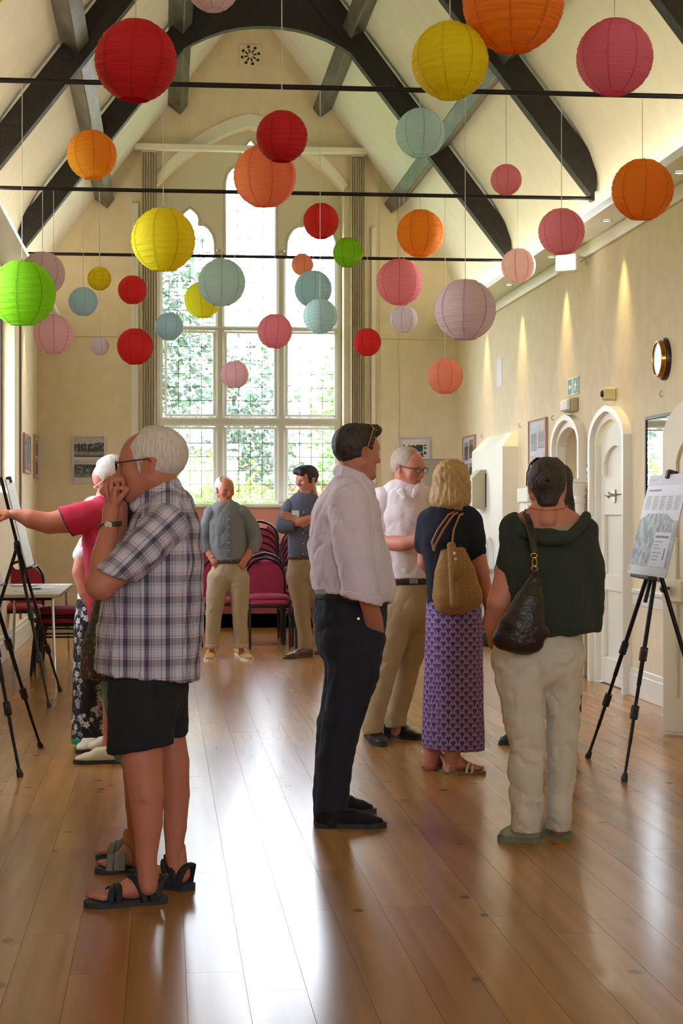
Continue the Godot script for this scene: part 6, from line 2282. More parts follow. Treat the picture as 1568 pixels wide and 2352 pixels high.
func man_in_red() -> void:
	var t := begin("white-haired man in red polo shirt stretching out his arm to point at a board", 240, 1742)
	var skin := skin_mat("skin_red_man", hexc(195, 119, 91))
	var torso := [[236, 1152, 0.0, 20, 30], [232, 1180, 0.0, 40, 66], [236, 1240, 0.0, 48, 78], [244, 1320, 0.0, 46, 74], [250, 1400, 0.0, 48, 72], [252, 1460, 0.0, 46, 70]]
	var pelvis := [[252, 1430, 0.0, 44, 66], [256, 1490, 0.0, 46, 68]]
	var mb := body(t, skin, [
		[[248, 1122, 0.0, 22, 22], [238, 1165, 0.0, 25, 26]],
		[[210, 1187, -0.10, 28, 28], [150, 1196, -0.16, 28, 26], [112, 1202, -0.18, 24, 24], [70, 1192, -0.20, 21, 20], [38, 1182, -0.20, 12.5, 14], [27, 1181, -0.2, 10.5, 12]],
		[[240, 1190, 0.18, 24, 24], [262, 1270, 0.22, 20, 20], [240, 1340, 0.16, 16, 16]],
		[[254, 1450, -0.07, 34, 34], [258, 1530, -0.09, 33, 33], [262, 1600, -0.10, 27, 27], [258, 1660, -0.10, 22, 22], [255, 1715, -0.10, 15, 16], [256, 1735, -0.10, 15, 16]],
		[[256, 1450, 0.07, 34, 34], [262, 1520, 0.09, 33, 33], [268, 1600, 0.11, 27, 27], [262, 1660, 0.12, 22, 22], [250, 1705, 0.12, 15, 16], [250, 1722, 0.12, 15, 16]]], [torso, pelvis], 0.013)
	var xf := head_frame(256, 1101, 0.0, -88, 34, 0, 1.03)
	add_head(mb, "man", xf)
	put_hand(mb, [1.1, 1.3, 0.7, 0.9], J([27, 1180, -0.20]), Vector3(-1, 0.12, 0), Vector3(0.1, 0.9, 0.35), -1.0, 1.0)
	part(t, "body", mb.commit(), skin)
	face_bits(t, xf, M.grey_brow)
	hair(t, "hair", M.white_hair, xf, short_hair([["x", Vector3(0, 0.11, 0.09), Vector3(0.06, 0.06, 0.07)]]), 0.003)
	glasses(t, xf, M.chrome, 0.004)
	var red := fabric("red_polo", hexc(206, 44, 74), 0.9)
	cloth(t, "polo_shirt", red, [torso], 0.012, 0.025, [[190, 1440, 300, 1446, "d"]], 0.008, Vector3(9, 4, 9), 5)
	cloth(t, "sleeve", red, [[[226, 1182, -0.09, 36, 36], [186, 1190, -0.13, 37, 36], [150, 1198, -0.16, 36, 34], [130, 1200, -0.16, 36, 34]]], 0.009, 0.02, [[146, 1170, 172, 1224, "l"]], 0.006, Vector3(9, 9, 9), 6)
	cloth(t, "sleeve_trim", mat("navy_trim", hexc(60, 58, 84), 0.8), [[[168, 1194, -0.147, 38.5, 38], [150, 1198, -0.157, 38.5, 37]]], 0.007, 0.01, [[147, 1169, 173, 1223, "l"], [150, 1168, 176, 1221, "r"]])
	cloth(t, "sleeve", red, [[[242, 1184, 0.14, 30, 30], [256, 1240, 0.20, 30, 30]]], 0.014, 0.02)
	collar(t, red, [[256, 1136, -0.02, 9, 7], [242, 1146, -0.055, 9, 6], [224, 1156, -0.04, 8, 6]], [[256, 1136, 0.02, 9, 7], [242, 1146, 0.055, 9, 6], [224, 1156, 0.04, 8, 6]])
	cloth(t, "shorts", fabric("navy_shorts", hexc(44, 48, 62)), [pelvis, [[256, 1480, -0.09, 44, 42], [260, 1590, -0.10, 40, 40]], [[260, 1480, 0.09, 44, 42], [266, 1590, 0.11, 40, 40]]], 0.013, 0.02, [[200, 1562, 320, 1562, "d"]], 0.006, Vector3(8, 5, 8), 3)
	var tr := mat("trainer_white", hexc(222, 214, 192), 0.6)
	cloth(t, "sock", mat("white_sock", hexc(236, 234, 230), 0.9), [[[255, 1716, -0.10, 16, 17], [256, 1740, -0.10, 17, 18]]], 0.008, 0.01)
	shoe(t, "trainer", spot(284, 1752), spot(168, 1754), 0.108, 0.085, tr, M.rubber_sole, null)
	shoe(t, "trainer", spot(280, 1726), spot(186, 1728), 0.108, 0.085, tr, M.rubber_sole, null)
	bx(t, "trainer_stripe", mat("slate_stripe", hexc(88, 92, 108), 0.7), J([210, 1738, -0.155]), Vector3(0.018, 0.045, 0.006), 0.002, Basis(CAM_F, 0.5))

func woman_floral_skirt() -> void:
	var t := begin("woman in white top and long black skirt with pale flowers and green hem", 212, 1716)
	var skin := skin_mat("skin_skirt_woman", hexc(201, 132, 106))
	var torso := [[216, 1225, 0.0, 20, 28], [216, 1252, 0.0, 34, 50], [215, 1310, 0.0, 34, 48], [213, 1390, 0.0, 36, 50]]
	var skirt := [[213, 1370, 0.0, 36, 50], [210, 1440, 0.0, 40, 60], [208, 1560, 0.0, 40, 58], [207, 1690, 0.0, 42, 62], [207, 1720, 0.0, 42, 62]]
	var mb := body(t, skin, [[[218, 1195, 0.0, 18, 18], [217, 1235, 0.0, 20, 22]],
		[[192, 1258, -0.10, 16, 17], [180, 1315, -0.14, 15, 16], [192, 1362, -0.17, 12, 12], [203, 1386, -0.18, 10, 10]],
		[[240, 1262, 0.10, 17, 17], [246, 1330, 0.12, 14, 15], [232, 1380, 0.05, 11, 11]],
		[[206, 1420, -0.04, 24, 24], [200, 1650, -0.05, 17, 17], [202, 1712, -0.05, 11, 12]], [[212, 1420, 0.05, 24, 24], [214, 1650, 0.06, 17, 17], [214, 1708, 0.06, 11, 12]]], [torso, skirt], 0.016)
	var xf := head_frame(222, 1186, 0.04, 150, 10, 0, 0.9)
	add_head(mb, "woman", xf)
	put_hand(mb, [0.6, 0.7, 0.4, 0.5], J([203, 1386, -0.18]), Vector3(0.5, -0.9, 0.0), Vector3(-0.7, -0.3, 0.6), 1.0, 0.85)
	part(t, "body", mb.commit(), skin)
	face_bits(t, xf, M.grey_brow)
	hair(t, "hair", M.white_hair, xf, [["e", Vector3(0, 0.034, -0.02), Vector3(0.088, 0.10, 0.108)], ["w", Vector3(0, 0.0, -0.05), Vector3(0, -0.06, -0.06), Vector2(0.078, 0.06), Vector2(0.06, 0.04)], ["x", Vector3(0, -0.05, 0.10), Vector3(0.075, 0.10, 0.085)]])
	cloth(t, "white_top", fabric("white_cotton", hexc(236, 236, 240)), [torso, [[200, 1250, -0.08, 20, 20], [186, 1275, -0.11, 19, 20]], [[236, 1250, 0.08, 20, 20], [242, 1280, 0.11, 19, 20]]], 0.012, 0.02, [], 0.005, Vector3(10, 5, 10), 3)
	var fm := mat("floral_skirt", Color(1, 1, 1), 0.85)
	tri_tex(fm, flower_tex(hexc(22, 22, 28), [hexc(214, 206, 200), hexc(188, 178, 170)], 30, 9, 22, 33, hexc(214, 210, 206)), Vector3.ONE * 3.2)
	cloth(t, "skirt", fm, [skirt], 0.012, 0.02, [[160, 1698, 260, 1702, "d"], [150, 1372, 270, 1372, "u"]], 0.010, Vector3(14, 2, 14), 4)
	cloth(t, "hem_band", fabric("green_hem", hexc(20, 150, 112)), [[[207, 1680, 0.0, 42.6, 62.6], [207, 1720, 0.0, 43, 63]]], 0.010, 0.02, [[160, 1704, 260, 1708, "d"], [160, 1690, 260, 1694, "u"]])
	shoe(t, "shoe", spot(222, 1718), spot(182, 1732), 0.09, 0.07, M.trainer_white, M.rubber_sole)
	shoe(t, "shoe", spot(232, 1708), spot(196, 1716), 0.09, 0.07, M.trainer_white, M.rubber_sole)

func man_in_lilac_shirt() -> void:
	var t := begin("tall dark-haired man in pale lilac shirt and dark jeans, one hand in his pocket", 800, 1888)
	var skin := skin_mat("skin_lilac_man", hexc(193, 123, 99))
	var torso := [[806, 1108, 0.0, 36, 42], [804, 1140, 0.0, 58, 92], [798, 1190, 0.0, 80, 108], [796, 1250, 0.0, 88, 104], [806, 1310, 0.0, 94, 100], [812, 1350, 0.0, 92, 97], [812, 1380, 0.0, 88, 94]]
	var pelvis := [[806, 1362, 0.0, 84, 88], [804, 1420, 0.0, 84, 90], [802, 1465, 0.0, 80, 88]]
	var mb := body(t, skin, [
		[[818, 1080, 0.0, 34, 32], [808, 1125, 0.0, 40, 38]],
		[[800, 1160, -0.17, 34, 32], [814, 1275, -0.23, 28, 28], [836, 1345, -0.24, 24, 22], [850, 1395, -0.20, 20, 16], [857, 1425, -0.155, 22, 14], [860, 1455, -0.10, 22, 14]],
		[[806, 1160, 0.18, 34, 32], [830, 1275, 0.22, 28, 28], [850, 1350, 0.2, 22, 22], [862, 1410, 0.16, 20, 14]],
		[[808, 1430, -0.06, 44, 36], [806, 1540, -0.09, 40, 36], [784, 1660, -0.10, 30, 30], [757, 1880, -0.10, 16, 18]], [[800, 1430, 0.06, 44, 36], [796, 1540, 0.12, 38, 36], [768, 1660, 0.13, 28, 30], [756, 1860, 0.14, 16, 18]]], [torso, pelvis], 0.011)
	var xf := head_frame(822, 1040, 0.0, 120, 2, 0, 1.03)
	add_head(mb, "man", xf)
	part(t, "body", mb.commit(), skin)
	face_bits(t, xf, M.dark_brow)
	var dh := hair_mat("dark_brown_hair", hexc(66, 56, 54), hexc(40, 34, 34))
	hair(t, "hair", dh, xf, short_hair([["e", Vector3(0, 0.095, 0.03), Vector3(0.062, 0.035, 0.07)], ["b", Vector3(-0.03, 0.105, 0.075), Vector3(0.03, 0.105, 0.08), 0.022, 0.022]]), 0.005, Vector3(45, 25, 45))
	hair(t, "beard", hair_mat("grey_beard", hexc(150, 112, 92), hexc(120, 92, 78)), xf, [["b", Vector3(-0.016, -0.098, 0.062), Vector3(0.016, -0.098, 0.062), 0.021, 0.021], ["b", Vector3(-0.02, -0.053, 0.077), Vector3(0.02, -0.053, 0.077), 0.006, 0.006], ["x", Vector3(0, -0.066, 0.095), Vector3(0.022, 0.010, 0.03)]], 0.0015)
	sunglasses_on_head(t, xf, M.brass, M.dark_lens, 1.05)
	var lil := fabric("lilac_shirt", hexc(228, 212, 226), 0.85, 6.0, 1.0)
	cloth(t, "shirt", lil, [torso], 0.010, 0.03, [[712, 1352, 905, 1386, "d"]], 0.020, Vector3(8, 4.5, 8), 15)
	cloth(t, "sleeve", lil, [[[798, 1152, -0.15, 52, 46], [804, 1215, -0.20, 47, 44], [816, 1285, -0.235, 45, 42], [826, 1345, -0.245, 44, 40], [832, 1378, -0.24, 43, 38]]], 0.010, 0.03, [[784, 1366, 872, 1384, "d"]], 0.016, Vector3(9, 6, 9), 16)
	cloth(t, "rolled_cuff", lil, [[[828, 1358, -0.245, 46, 42], [834, 1376, -0.243, 46, 42]]], 0.009, 0.02, [[784, 1362, 872, 1388, "d"], [784, 1346, 872, 1362, "u"]], 0.008, Vector3(14, 14, 14), 17)
	cloth(t, "sleeve", lil, [[[806, 1152, 0.16, 48, 44], [830, 1275, 0.21, 42, 40], [848, 1350, 0.2, 38, 36]]], 0.014, 0.03)
	collar(t, lil, [[772, 1082, -0.02, 13, 8], [790, 1084, -0.085, 15, 7], [826, 1100, -0.10, 16, 7], [850, 1122, -0.06, 14, 7]], [[772, 1082, 0.02, 13, 8], [796, 1086, 0.085, 15, 7], [830, 1100, 0.09, 16, 7], [852, 1120, 0.05, 14, 7]])
	var den := fabric("dark_denim", hexc(26, 30, 44), 0.85, 10.0, 1.5)
	cloth(t, "jeans", den, [pelvis,
		[[812, 1470, -0.09, 74, 52], [812, 1540, -0.10, 60, 48], [796, 1615, -0.10, 50, 44], [784, 1662, -0.10, 46, 42], [770, 1740, -0.10, 41, 38], [763, 1820, -0.10, 39, 37], [760, 1885, -0.10, 39, 40]],
		[[800, 1470, 0.10, 72, 52], [800, 1540, 0.12, 56, 48], [780, 1615, 0.13, 44, 42], [768, 1662, 0.13, 40, 40], [758, 1740, 0.14, 36, 36], [752, 1820, 0.14, 34, 35], [752, 1870, 0.14, 34, 36]]], 0.010, 0.018, [[700, 1352, 900, 1368, "u"]], 0.010, Vector3(8, 6, 8), 18)
	cloth(t, "belt", mat("black_belt", hexc(24, 22, 24), 0.45), [[[808, 1352, 0.0, 86, 90], [808, 1372, 0.0, 87, 91]]], 0.009, 0.01, [[700, 1372, 900, 1390, "d"], [700, 1352, 900, 1369, "u"]])
	bx(t, "leather_patch", mat("jeans_patch", hexc(150, 160, 176), 0.7), J([738, 1359, -0.16]), Vector3(0.035, 0.024, 0.006), 0.001)
	tb(t, "pocket_rivet", M.brass, [J([823, 1421, -0.275]), J([823, 1421, -0.262])], 0.006, 8)
	var suede := mat("black_suede", hexc(20, 20, 23), 0.95)
	shoe(t, "shoe", spot(722, 1900), spot(888, 1900), 0.108, 0.075, suede, M.rubber_sole, null, 0.7)
	shoe(t, "shoe", spot(722, 1864), spot(864, 1868), 0.108, 0.075, suede, M.rubber_sole, null, 0.7)

func man_white_shirt() -> void:
	var t := begin("bearded man with glasses in white shirt and khaki trousers, turned to the blonde woman", 890, 1703)
	var skin := skin_mat("skin_white_shirt_man", hexc(203, 128, 106))
	var torso := [[932, 1124, 0.0, 26, 28], [928, 1146, 0.0, 60, 50], [926, 1190, 0.0, 68, 58], [932, 1255, 0.0, 70, 62], [938, 1322, 0.0, 64, 58], [938, 1345, 0.0, 62, 57]]
	var pelvis := [[940, 1330, 0.0, 60, 55], [938, 1400, 0.0, 62, 58]]
	var mb := body(t, skin, [[[940, 1105, 0.0, 26, 26], [934, 1140, 0.0, 29, 28]],
		[[868, 1150, -0.02, 26, 26], [874, 1215, -0.04, 22, 22], [880, 1248, -0.07, 20, 20], [930, 1248, -0.20, 17, 16], [985, 1236, -0.28, 13, 13]],
		[[986, 1150, 0.02, 26, 26], [1000, 1225, -0.02, 20, 20], [985, 1245, -0.2, 15, 15]],
		[[915, 1380, -0.02, 34, 34], [888, 1530, -0.06, 22, 24], [858, 1690, -0.06, 11, 12]], [[955, 1380, 0.04, 34, 34], [938, 1530, 0.10, 21, 24], [908, 1680, 0.10, 11, 12]]], [torso, pelvis], 0.013)
	var xf := head_frame(938, 1077, -0.02, 48, 8, 0, 1.05)
	add_head(mb, "man", xf)
	put_hand(mb, [0.5, 0.6, 0.4, 0.4], J([985, 1236, -0.28]), Vector3(1, 0.2, 0.2), Vector3(0, 0.9, 0.4), -1.0, 1.0)
	part(t, "body", mb.commit(), skin)
	face_bits(t, xf, M.grey_brow)
	hair(t, "hair", hair_mat("grey_hair", hexc(196, 176, 156), hexc(150, 130, 114)), xf, short_hair([["x", Vector3(0, 0.10, 0.095), Vector3(0.062, 0.07, 0.07)]]), 0.002)
	hair(t, "beard", hair_mat("ginger_grey_beard", hexc(164, 112, 92), hexc(136, 96, 82)), xf, [["b", Vector3(-0.016, -0.098, 0.062), Vector3(0.016, -0.098, 0.062), 0.020, 0.020], ["b", Vector3(-0.02, -0.053, 0.077), Vector3(0.02, -0.053, 0.077), 0.005, 0.005], ["x", Vector3(0, -0.066, 0.095), Vector3(0.022, 0.010, 0.03)]], 0.001)
	glasses(t, xf, M.dark_frame, 0.003)
	var wsh := fabric("white_pink_shirt", hexc(240, 224, 226), 0.85, 6.0, 1.0)
	cloth(t, "shirt", wsh, [torso], 0.011, 0.03, [[840, 1330, 1040, 1330, "d"]], 0.012, Vector3(8, 5, 8), 25)
	cloth(t, "sleeve", wsh, [[[912, 1140, 0.0, 26, 30], [880, 1150, -0.01, 33, 34], [872, 1190, -0.03, 31, 31], [876, 1232, -0.05, 30, 30]]], 0.011, 0.02, [[840, 1222, 920, 1216, "d"]], 0.007, Vector3(9, 7, 9), 26)
	cloth(t, "sleeve", wsh, [[[948, 1140, 0.0, 26, 30], [980, 1150, 0.01, 32, 32], [996, 1215, 0.0, 28, 28]]], 0.013, 0.02, [], 0.006, Vector3(9, 7, 9), 27)
	collar(t, wsh, [[912, 1102, 0.0, 7, 5], [911, 1112, -0.07, 8, 4], [920, 1128, -0.125, 9, 3], [930, 1144, -0.14, 5, 3]], [[964, 1104, 0.0, 7, 5], [964, 1114, -0.07, 8, 4], [956, 1128, -0.12, 9, 3], [948, 1142, -0.135, 5, 3]])
	var kh := fabric("khaki_trousers", hexc(176, 150, 112), 0.9, 7.0, 1.5)
	cloth(t, "trousers", kh, [pelvis,
		[[910, 1400, -0.03, 44, 46], [898, 1470, -0.05, 38, 40], [886, 1530, -0.06, 30, 34], [870, 1600, -0.06, 26, 28], [857, 1660, -0.06, 24, 25], [856, 1705, -0.06, 23, 24]],
		[[958, 1400, 0.05, 42, 46], [952, 1470, 0.08, 36, 40], [936, 1530, 0.10, 28, 34], [920, 1600, 0.10, 26, 28], [909, 1645, 0.10, 25, 26], [908, 1695, 0.10, 24, 25]]], 0.011, 0.02, [[830, 1684, 940, 1670, "d"], [840, 1330, 1040, 1330, "u"]], 0.010, Vector3(8, 6, 8), 28)
	cloth(t, "belt", M.black_belt, [[[938, 1326, 0.0, 63.5, 58.5], [938, 1342, 0.0, 63.5, 58.5]]], 0.009, 0.01, [[840, 1341, 1040, 1341, "d"], [840, 1326, 1040, 1326, "u"]])
	bx(t, "belt_buckle", M.chrome, J([950, 1334, -0.172]), Vector3(0.05, 0.035, 0.01), 0.002)
	bx(t, "name_tag", M.paper_white, J([953, 1192, -0.185]), Vector3(0.06, 0.035, 0.004), 0.001, Basis(CAM_F, 0.5))
	var bl := mat("black_leather", hexc(30, 30, 34), 0.4)
	shoe(t, "shoe", spot(846, 1690), spot(878, 1716), 0.105, 0.085, bl, M.rubber_sole, M.black_plastic)
	shoe(t, "shoe", spot(884, 1690), spot(966, 1700), 0.105, 0.085, bl, M.rubber_sole, M.black_plastic)

func woman_blonde() -> void:
	var t := begin("blonde woman in navy top and long purple patterned skirt, seen from behind", 1040, 1772)
	var skin := skin_mat("skin_blonde_woman", hexc(209, 132, 108))
	var torso := [[1036, 1165, 0.0, 26, 26], [1032, 1192, 0.0, 58, 46], [1028, 1240, 0.0, 62, 54], [1032, 1310, 0.0, 56, 52], [1040, 1385, 0.0, 60, 56]]
	var skirt := [[1041, 1376, 0.0, 62, 56], [1043, 1440, 0.0, 66, 62], [1042, 1560, 0.0, 68, 62], [1040, 1690, 0.0, 73, 64], [1040, 1750, 0.0, 75, 65]]
	var mb := body(t, skin, [[[1036, 1140, 0.0, 24, 24], [1034, 1180, 0.0, 28, 28]],
		[[1078, 1208, -0.02, 23, 23], [1090, 1260, -0.03, 23, 23], [1104, 1310, -0.03, 19, 19], [1116, 1360, 0.02, 15, 15], [1122, 1395, 0.05, 12, 12]],
		[[984, 1210, 0.06, 20, 20], [978, 1290, 0.10, 20, 20], [1010, 1330, 0.2, 15, 15]],
		[[1030, 1400, 0.03, 36, 36], [1005, 1620, 0.05, 26, 26], [990, 1735, 0.05, 17, 18], [988, 1755, 0.05, 17, 18]], [[1052, 1400, -0.03, 36, 36], [1046, 1620, -0.06, 26, 26], [1038, 1740, -0.06, 18, 19], [1032, 1765, -0.06, 17, 18]]], [torso, skirt], 0.012)
	var xf := head_frame(1041, 1110, 0.0, 138, 6, 0, 0.97)
	add_head(mb, "woman", xf)
	put_hand(mb, [0.4, 0.5, 0.3, 0.4], J([1122, 1395, 0.05]), Vector3(0.1, -1, -0.1), Vector3(1, 0.1, 0.3), 1.0, 0.9)
	bare_foot(mb, spot(1012, 1774), spot(1112, 1778), 0.086, 0.018)
	bare_foot(mb, spot(970, 1763), spot(1060, 1765), 0.086, 0.018, -1.0)
	part(t, "body", mb.commit(), skin)
	face_bits(t, xf, M.grey_brow)
	hair(t, "hair", hair_mat("blonde_hair", hexc(214, 176, 112), hexc(150, 112, 66)), xf, [
		["e", Vector3(0, 0.036, -0.018), Vector3(0.093, 0.100, 0.112)],
		["w", Vector3(0, 0.02, -0.045), Vector3(0, -0.10, -0.058), Vector2(0.096, 0.072), Vector2(0.112, 0.060)],
		["w", Vector3(0.02, -0.10, -0.058), Vector3(0.055, -0.195, -0.045), Vector2(0.080, 0.055), Vector2(0.035, 0.028)],
		["w", Vector3(-0.03, -0.09, -0.05), Vector3(-0.06, -0.14, -0.02), Vector2(0.06, 0.05), Vector2(0.04, 0.03)],
		["b", Vector3(0.085, 0.0, 0.0), Vector3(0.092, -0.11, 0.015), 0.032, 0.026], ["b", Vector3(-0.085, 0.0, 0.0), Vector3(-0.088, -0.10, 0.015), 0.032, 0.026],
		["x", Vector3(0, -0.045, 0.105), Vector3(0.066, 0.105, 0.08)]], 0.010, Vector3(32, 7, 32))
	var nv := fabric("navy_jersey", hexc(24, 28, 42), 0.95)
	cloth(t, "navy_top", nv, [torso, [[1076, 1198, -0.02, 33, 32], [1084, 1235, -0.03, 30, 30], [1088, 1262, -0.03, 29, 29]], [[988, 1198, 0.05, 32, 32], [978, 1250, 0.08, 28, 28]]], 0.011, 0.03, [], 0.008, Vector3(8, 5, 8), 31)
	var fm := mat("fan_print_skirt", Color(1, 1, 1), 0.85)
	tri_tex(fm, fan_tex(), Vector3.ONE * 10.4)
	var sk := cloth(t, "skirt", fm, [skirt], 0.011, 0.02, [[960, 1716, 1120, 1724, "d"], [960, 1380, 1120, 1374, "u"]], 0.008, Vector3(12, 1.5, 12), 32)
	var st := mat("cream_sandal", hexc(206, 190, 168), 0.5)
	var straps := [[0.74, 0.72, 0.78, 0.040, 1.0], [0.62, 0.66, 0.58, 0.050, 1.0], [0.20, 0.36, 0.20, 0.090, 0.86], [0.18, 0.02, 0.18, 0.080, 0.80]]
	sandal(t, spot(1009, 1775), spot(1115, 1779), 0.09, st, mat("tan_sole", hexc(140, 112, 88), 0.7), straps, 0.0035, 2.2, 0.018)
	sandal(t, spot(967, 1764), spot(1064, 1766), 0.09, st, M.tan_sole, straps, 0.0035, 2.2, 0.018)
	# straw bag on her shoulder: a thing of its own
	var bag := thing("straw_bag", "tan woven straw shoulder bag with tassel and wooden beads on the blonde woman's back", "bag", pb + J([1050, 1400, -0.2]))
	var keep := pb
	pb = bag.position
	var sm := mat("straw", hexc(226, 214, 196), 0.9)
	tri_tex(sm, noise_tex(71, 0.06, hexc(236, 196, 138), hexc(176, 132, 82), 128, 3), Vector3(6, 22, 6))
	bump(sm, 73, 0.14, 9.0, Vector3(6, 26, 6))
	var shape := [[[1040, 1268, -0.17, 30, 16], [1044, 1310, -0.18, 46, 22], [1049, 1365, -0.18, 56, 30], [1052, 1380, -0.18, 54, 30]], [[1022, 1385, -0.18, 22, 20], [1085, 1372, -0.17, 22, 20]]]
	cloth(bag, "woven_body", sm, shape, 0.008, 0.03, [[1000, 1262, 1080, 1252, "u"]], 0.004, Vector3(30, 60, 30), 41)
	cloth(bag, "strap_band", sm, [[[1036, 1250, -0.21, 10, 6], [1040, 1300, -0.235, 11, 7], [1044, 1390, -0.26, 11, 7]]], 0.006, 0.01, [], 0.001, Vector3(40, 40, 40), 42)
	var m := MB.new()
	m.tube([J([1036, 1262, -0.20]), J([1042, 1215, -0.16]), J([1056, 1182, -0.13]), J([1068, 1180, -0.05])], 0.009, 8, true, 0.6)
	part(bag, "strap", m.commit(), sm)
	m = MB.new()
	m.tube([J([996, 1265, -0.17]), J([992, 1245, -0.17]), J([1004, 1218, -0.17]), J([1030, 1182, -0.13]), J([1052, 1172, -0.06])], 0.008, 8, true, 0.7)
	part(bag, "strap", m.commit(), mat("tan_strap", hexc(160, 104, 78), 0.6))
	m = MB.new()
	m.tube([J([996, 1265, -0.17]), J([1000, 1250, -0.19]), J([1018, 1216, -0.18]), J([1040, 1184, -0.14]), J([1056, 1174, -0.07])], 0.007, 8, true, 0.7)
	part(bag, "strap", m.commit(), M.tan_strap)
	for q in [[1044, 1271], [1047, 1284]]:
		m = MB.new()
		m.lathe([Vector2(0.001, -0.009), Vector2(0.007, -0.006), Vector2(0.0095, 0), Vector2(0.007, 0.006), Vector2(0.001, 0.009)], 12, Transform3D(Basis.IDENTITY, J([q[0], q[1], -0.265])))
		part(bag, "wooden_bead", m.commit(), mat("pale_bead", hexc(226, 190, 150), 0.5) if not M.has("pale_bead") else M.pale_bead)
	m = MB.new()
	for k in 7:
		m.tube([J([1047, 1290, -0.26]), J([1046 + (k - 3) * 1.6, 1310, -0.268]), J([1049 + (k - 3) * 3.0, 1334 + (k % 2) * 4, -0.27])], [0.004, 0.004, 0.002], 5)
	part(bag, "tassel", m.commit(), sm)
	pb = keep

func woman_poncho() -> void:
	var t := begin("woman in dark green poncho and pale linen trousers, hair in a bun, seen from behind", 1235, 1930)
	var skin := skin_mat("skin_poncho_woman", hexc(210, 133, 108))
	var core := [[1258, 1200, 0.0, 60, 50], [1258, 1250, 0.0, 84, 58], [1255, 1330, 0.0, 82, 62], [1245, 1420, 0.0, 88, 68], [1238, 1470, 0.0, 96, 72]]
	var pelvis := [[1238, 1460, 0.0, 98, 72], [1236, 1510, 0.0, 104, 78]]
	var mb := body(t, skin, [[[1258, 1150, 0.0, 36, 34], [1258, 1200, 0.0, 46, 40]],
		[[1258, 1205, 0.0, 84, 44], [1258, 1225, 0.0, 96, 46]],
		[[1190, 1250, 0.0, 32, 34], [1168, 1320, -0.02, 32, 34], [1148, 1385, -0.03, 30, 31], [1138, 1440, 0.02, 25, 24], [1140, 1480, 0.06, 19, 18]],
		[[1325, 1250, 0.0, 32, 34], [1326, 1340, 0.04, 30, 32], [1310, 1390, 0.14, 25, 26], [1290, 1390, 0.24, 19, 20]],
		[[1195, 1500, -0.02, 50, 50], [1206, 1680, -0.05, 32, 34], [1206, 1910, -0.05, 15, 16]], [[1285, 1500, 0.02, 48, 50], [1290, 1680, 0.04, 30, 34], [1283, 1905, 0.04, 15, 16]]], [core, pelvis], 0.011)
	var xf := head_frame(1256, 1118, 0.0, 176, 8, 0, 1.0)
	add_head(mb, "woman", xf)
	put_hand(mb, [0.6, 0.7, 0.4, 0.5], J([1136, 1480, 0.06]), Vector3(0.2, -1, -0.2), Vector3(-1, 0, 0.2), 1.0, 0.92)
	part(t, "body", mb.commit(), skin)
	face_bits(t, xf, M.dark_brow)
	var br := hair_mat("brown_hair", hexc(78, 62, 52), hexc(44, 34, 30))
	hair(t, "hair", br, xf, [["e", Vector3(0, 0.032, -0.018), Vector3(0.084, 0.094, 0.106)], ["w", Vector3(0, -0.02, -0.06), Vector3(0, -0.072, -0.062), Vector2(0.07, 0.045), Vector2(0.045, 0.03)], ["x", Vector3(0, -0.05, 0.09), Vector3(0.08, 0.10, 0.085)], ["x", Vector3(0.09, -0.025, 0.0), Vector3(0.022, 0.036, 0.032)], ["x", Vector3(-0.09, -0.025, 0.0), Vector3(0.022, 0.036, 0.032)]], 0.004, Vector3(40, 12, 40))
	# the bun: a coil
	var m := MB.new()
	var pts := []
	for i in 46:
		var a := i * 0.36
		var r := 0.030 * (1.0 - i / 60.0)
		pts.append(Vector3(0.010 + r * cos(a), 0.004 + r * sin(a), -0.122 - 0.0006 * i))
	m.tube(pts, 0.014, 8)
	part(t, "bun", m.commit(), br, xf)
	sunglasses_on_head(t, xf, M.tortoise, M.dark_lens, 1.1)
	m = MB.new()
	var nk := []
	for i in 13:
		var a := PI * i / 12.0
		nk.append(J([1258 - 46 * cos(a), 1160 + 12 * sin(a), -0.05 - 0.045 * sin(a)]))
	m.tube(nk, 0.0015, 5)
	part(t, "necklace", m.commit(), M.brass)
	cloth(t, "beige_top", fabric("beige_jersey", hexc(176, 160, 134)), [[[1270, 1232, 0.0, 84, 53], [1262, 1300, 0.0, 84, 58]], [[1192, 1250, 0.0, 30, 34], [1166, 1312, -0.01, 33, 34]]], 0.011, 0.03, [[1190, 1222, 1340, 1196, "u"]], 0.004, Vector3(9, 6, 9), 51)
	var po := fabric("green_knit", hexc(52, 58, 50), 0.97, 9.0, 4.0)
	var pc := [[[1190, 1216, 0.0, 36, 52], [1300, 1232, 0.0, 44, 58], [1340, 1216, 0.0, 30, 50]], [[1262, 1252, 0.0, 104, 70], [1262, 1310, 0.0, 116, 78], [1268, 1380, 0.0, 114, 84], [1284, 1440, 0.0, 98, 84], [1290, 1480, 0.0, 92, 82]], [[1184, 1226, 0.0, 40, 50], [1176, 1290, -0.01, 36, 54], [1182, 1345, 0.0, 36, 54]], [[1338, 1228, 0.0, 30, 46], [1360, 1310, 0.0, 24, 48], [1362, 1400, 0.0, 24, 50], [1352, 1450, 0.0, 24, 50]]]
	var f := soft(pc, 0.010, 0.05, [[1150, 1372, 1240, 1455, "d"], [1200, 1462, 1380, 1452, "d"]])
	# neckline: an oval opening that sits off the shoulder
	f.bone(J([1225, 1178, -0.04]), J([1310, 1190, -0.04]), px_m(34), px_m(74), px_m(34), px_m(74), Vector3.UP, 0.015, 1)
	m = MB.new()
	f.mesh(m, Transform3D.IDENTITY, null, 0.018, Vector3(7, 3.5, 7), 52)
	part(t, "poncho", m.commit(), po)
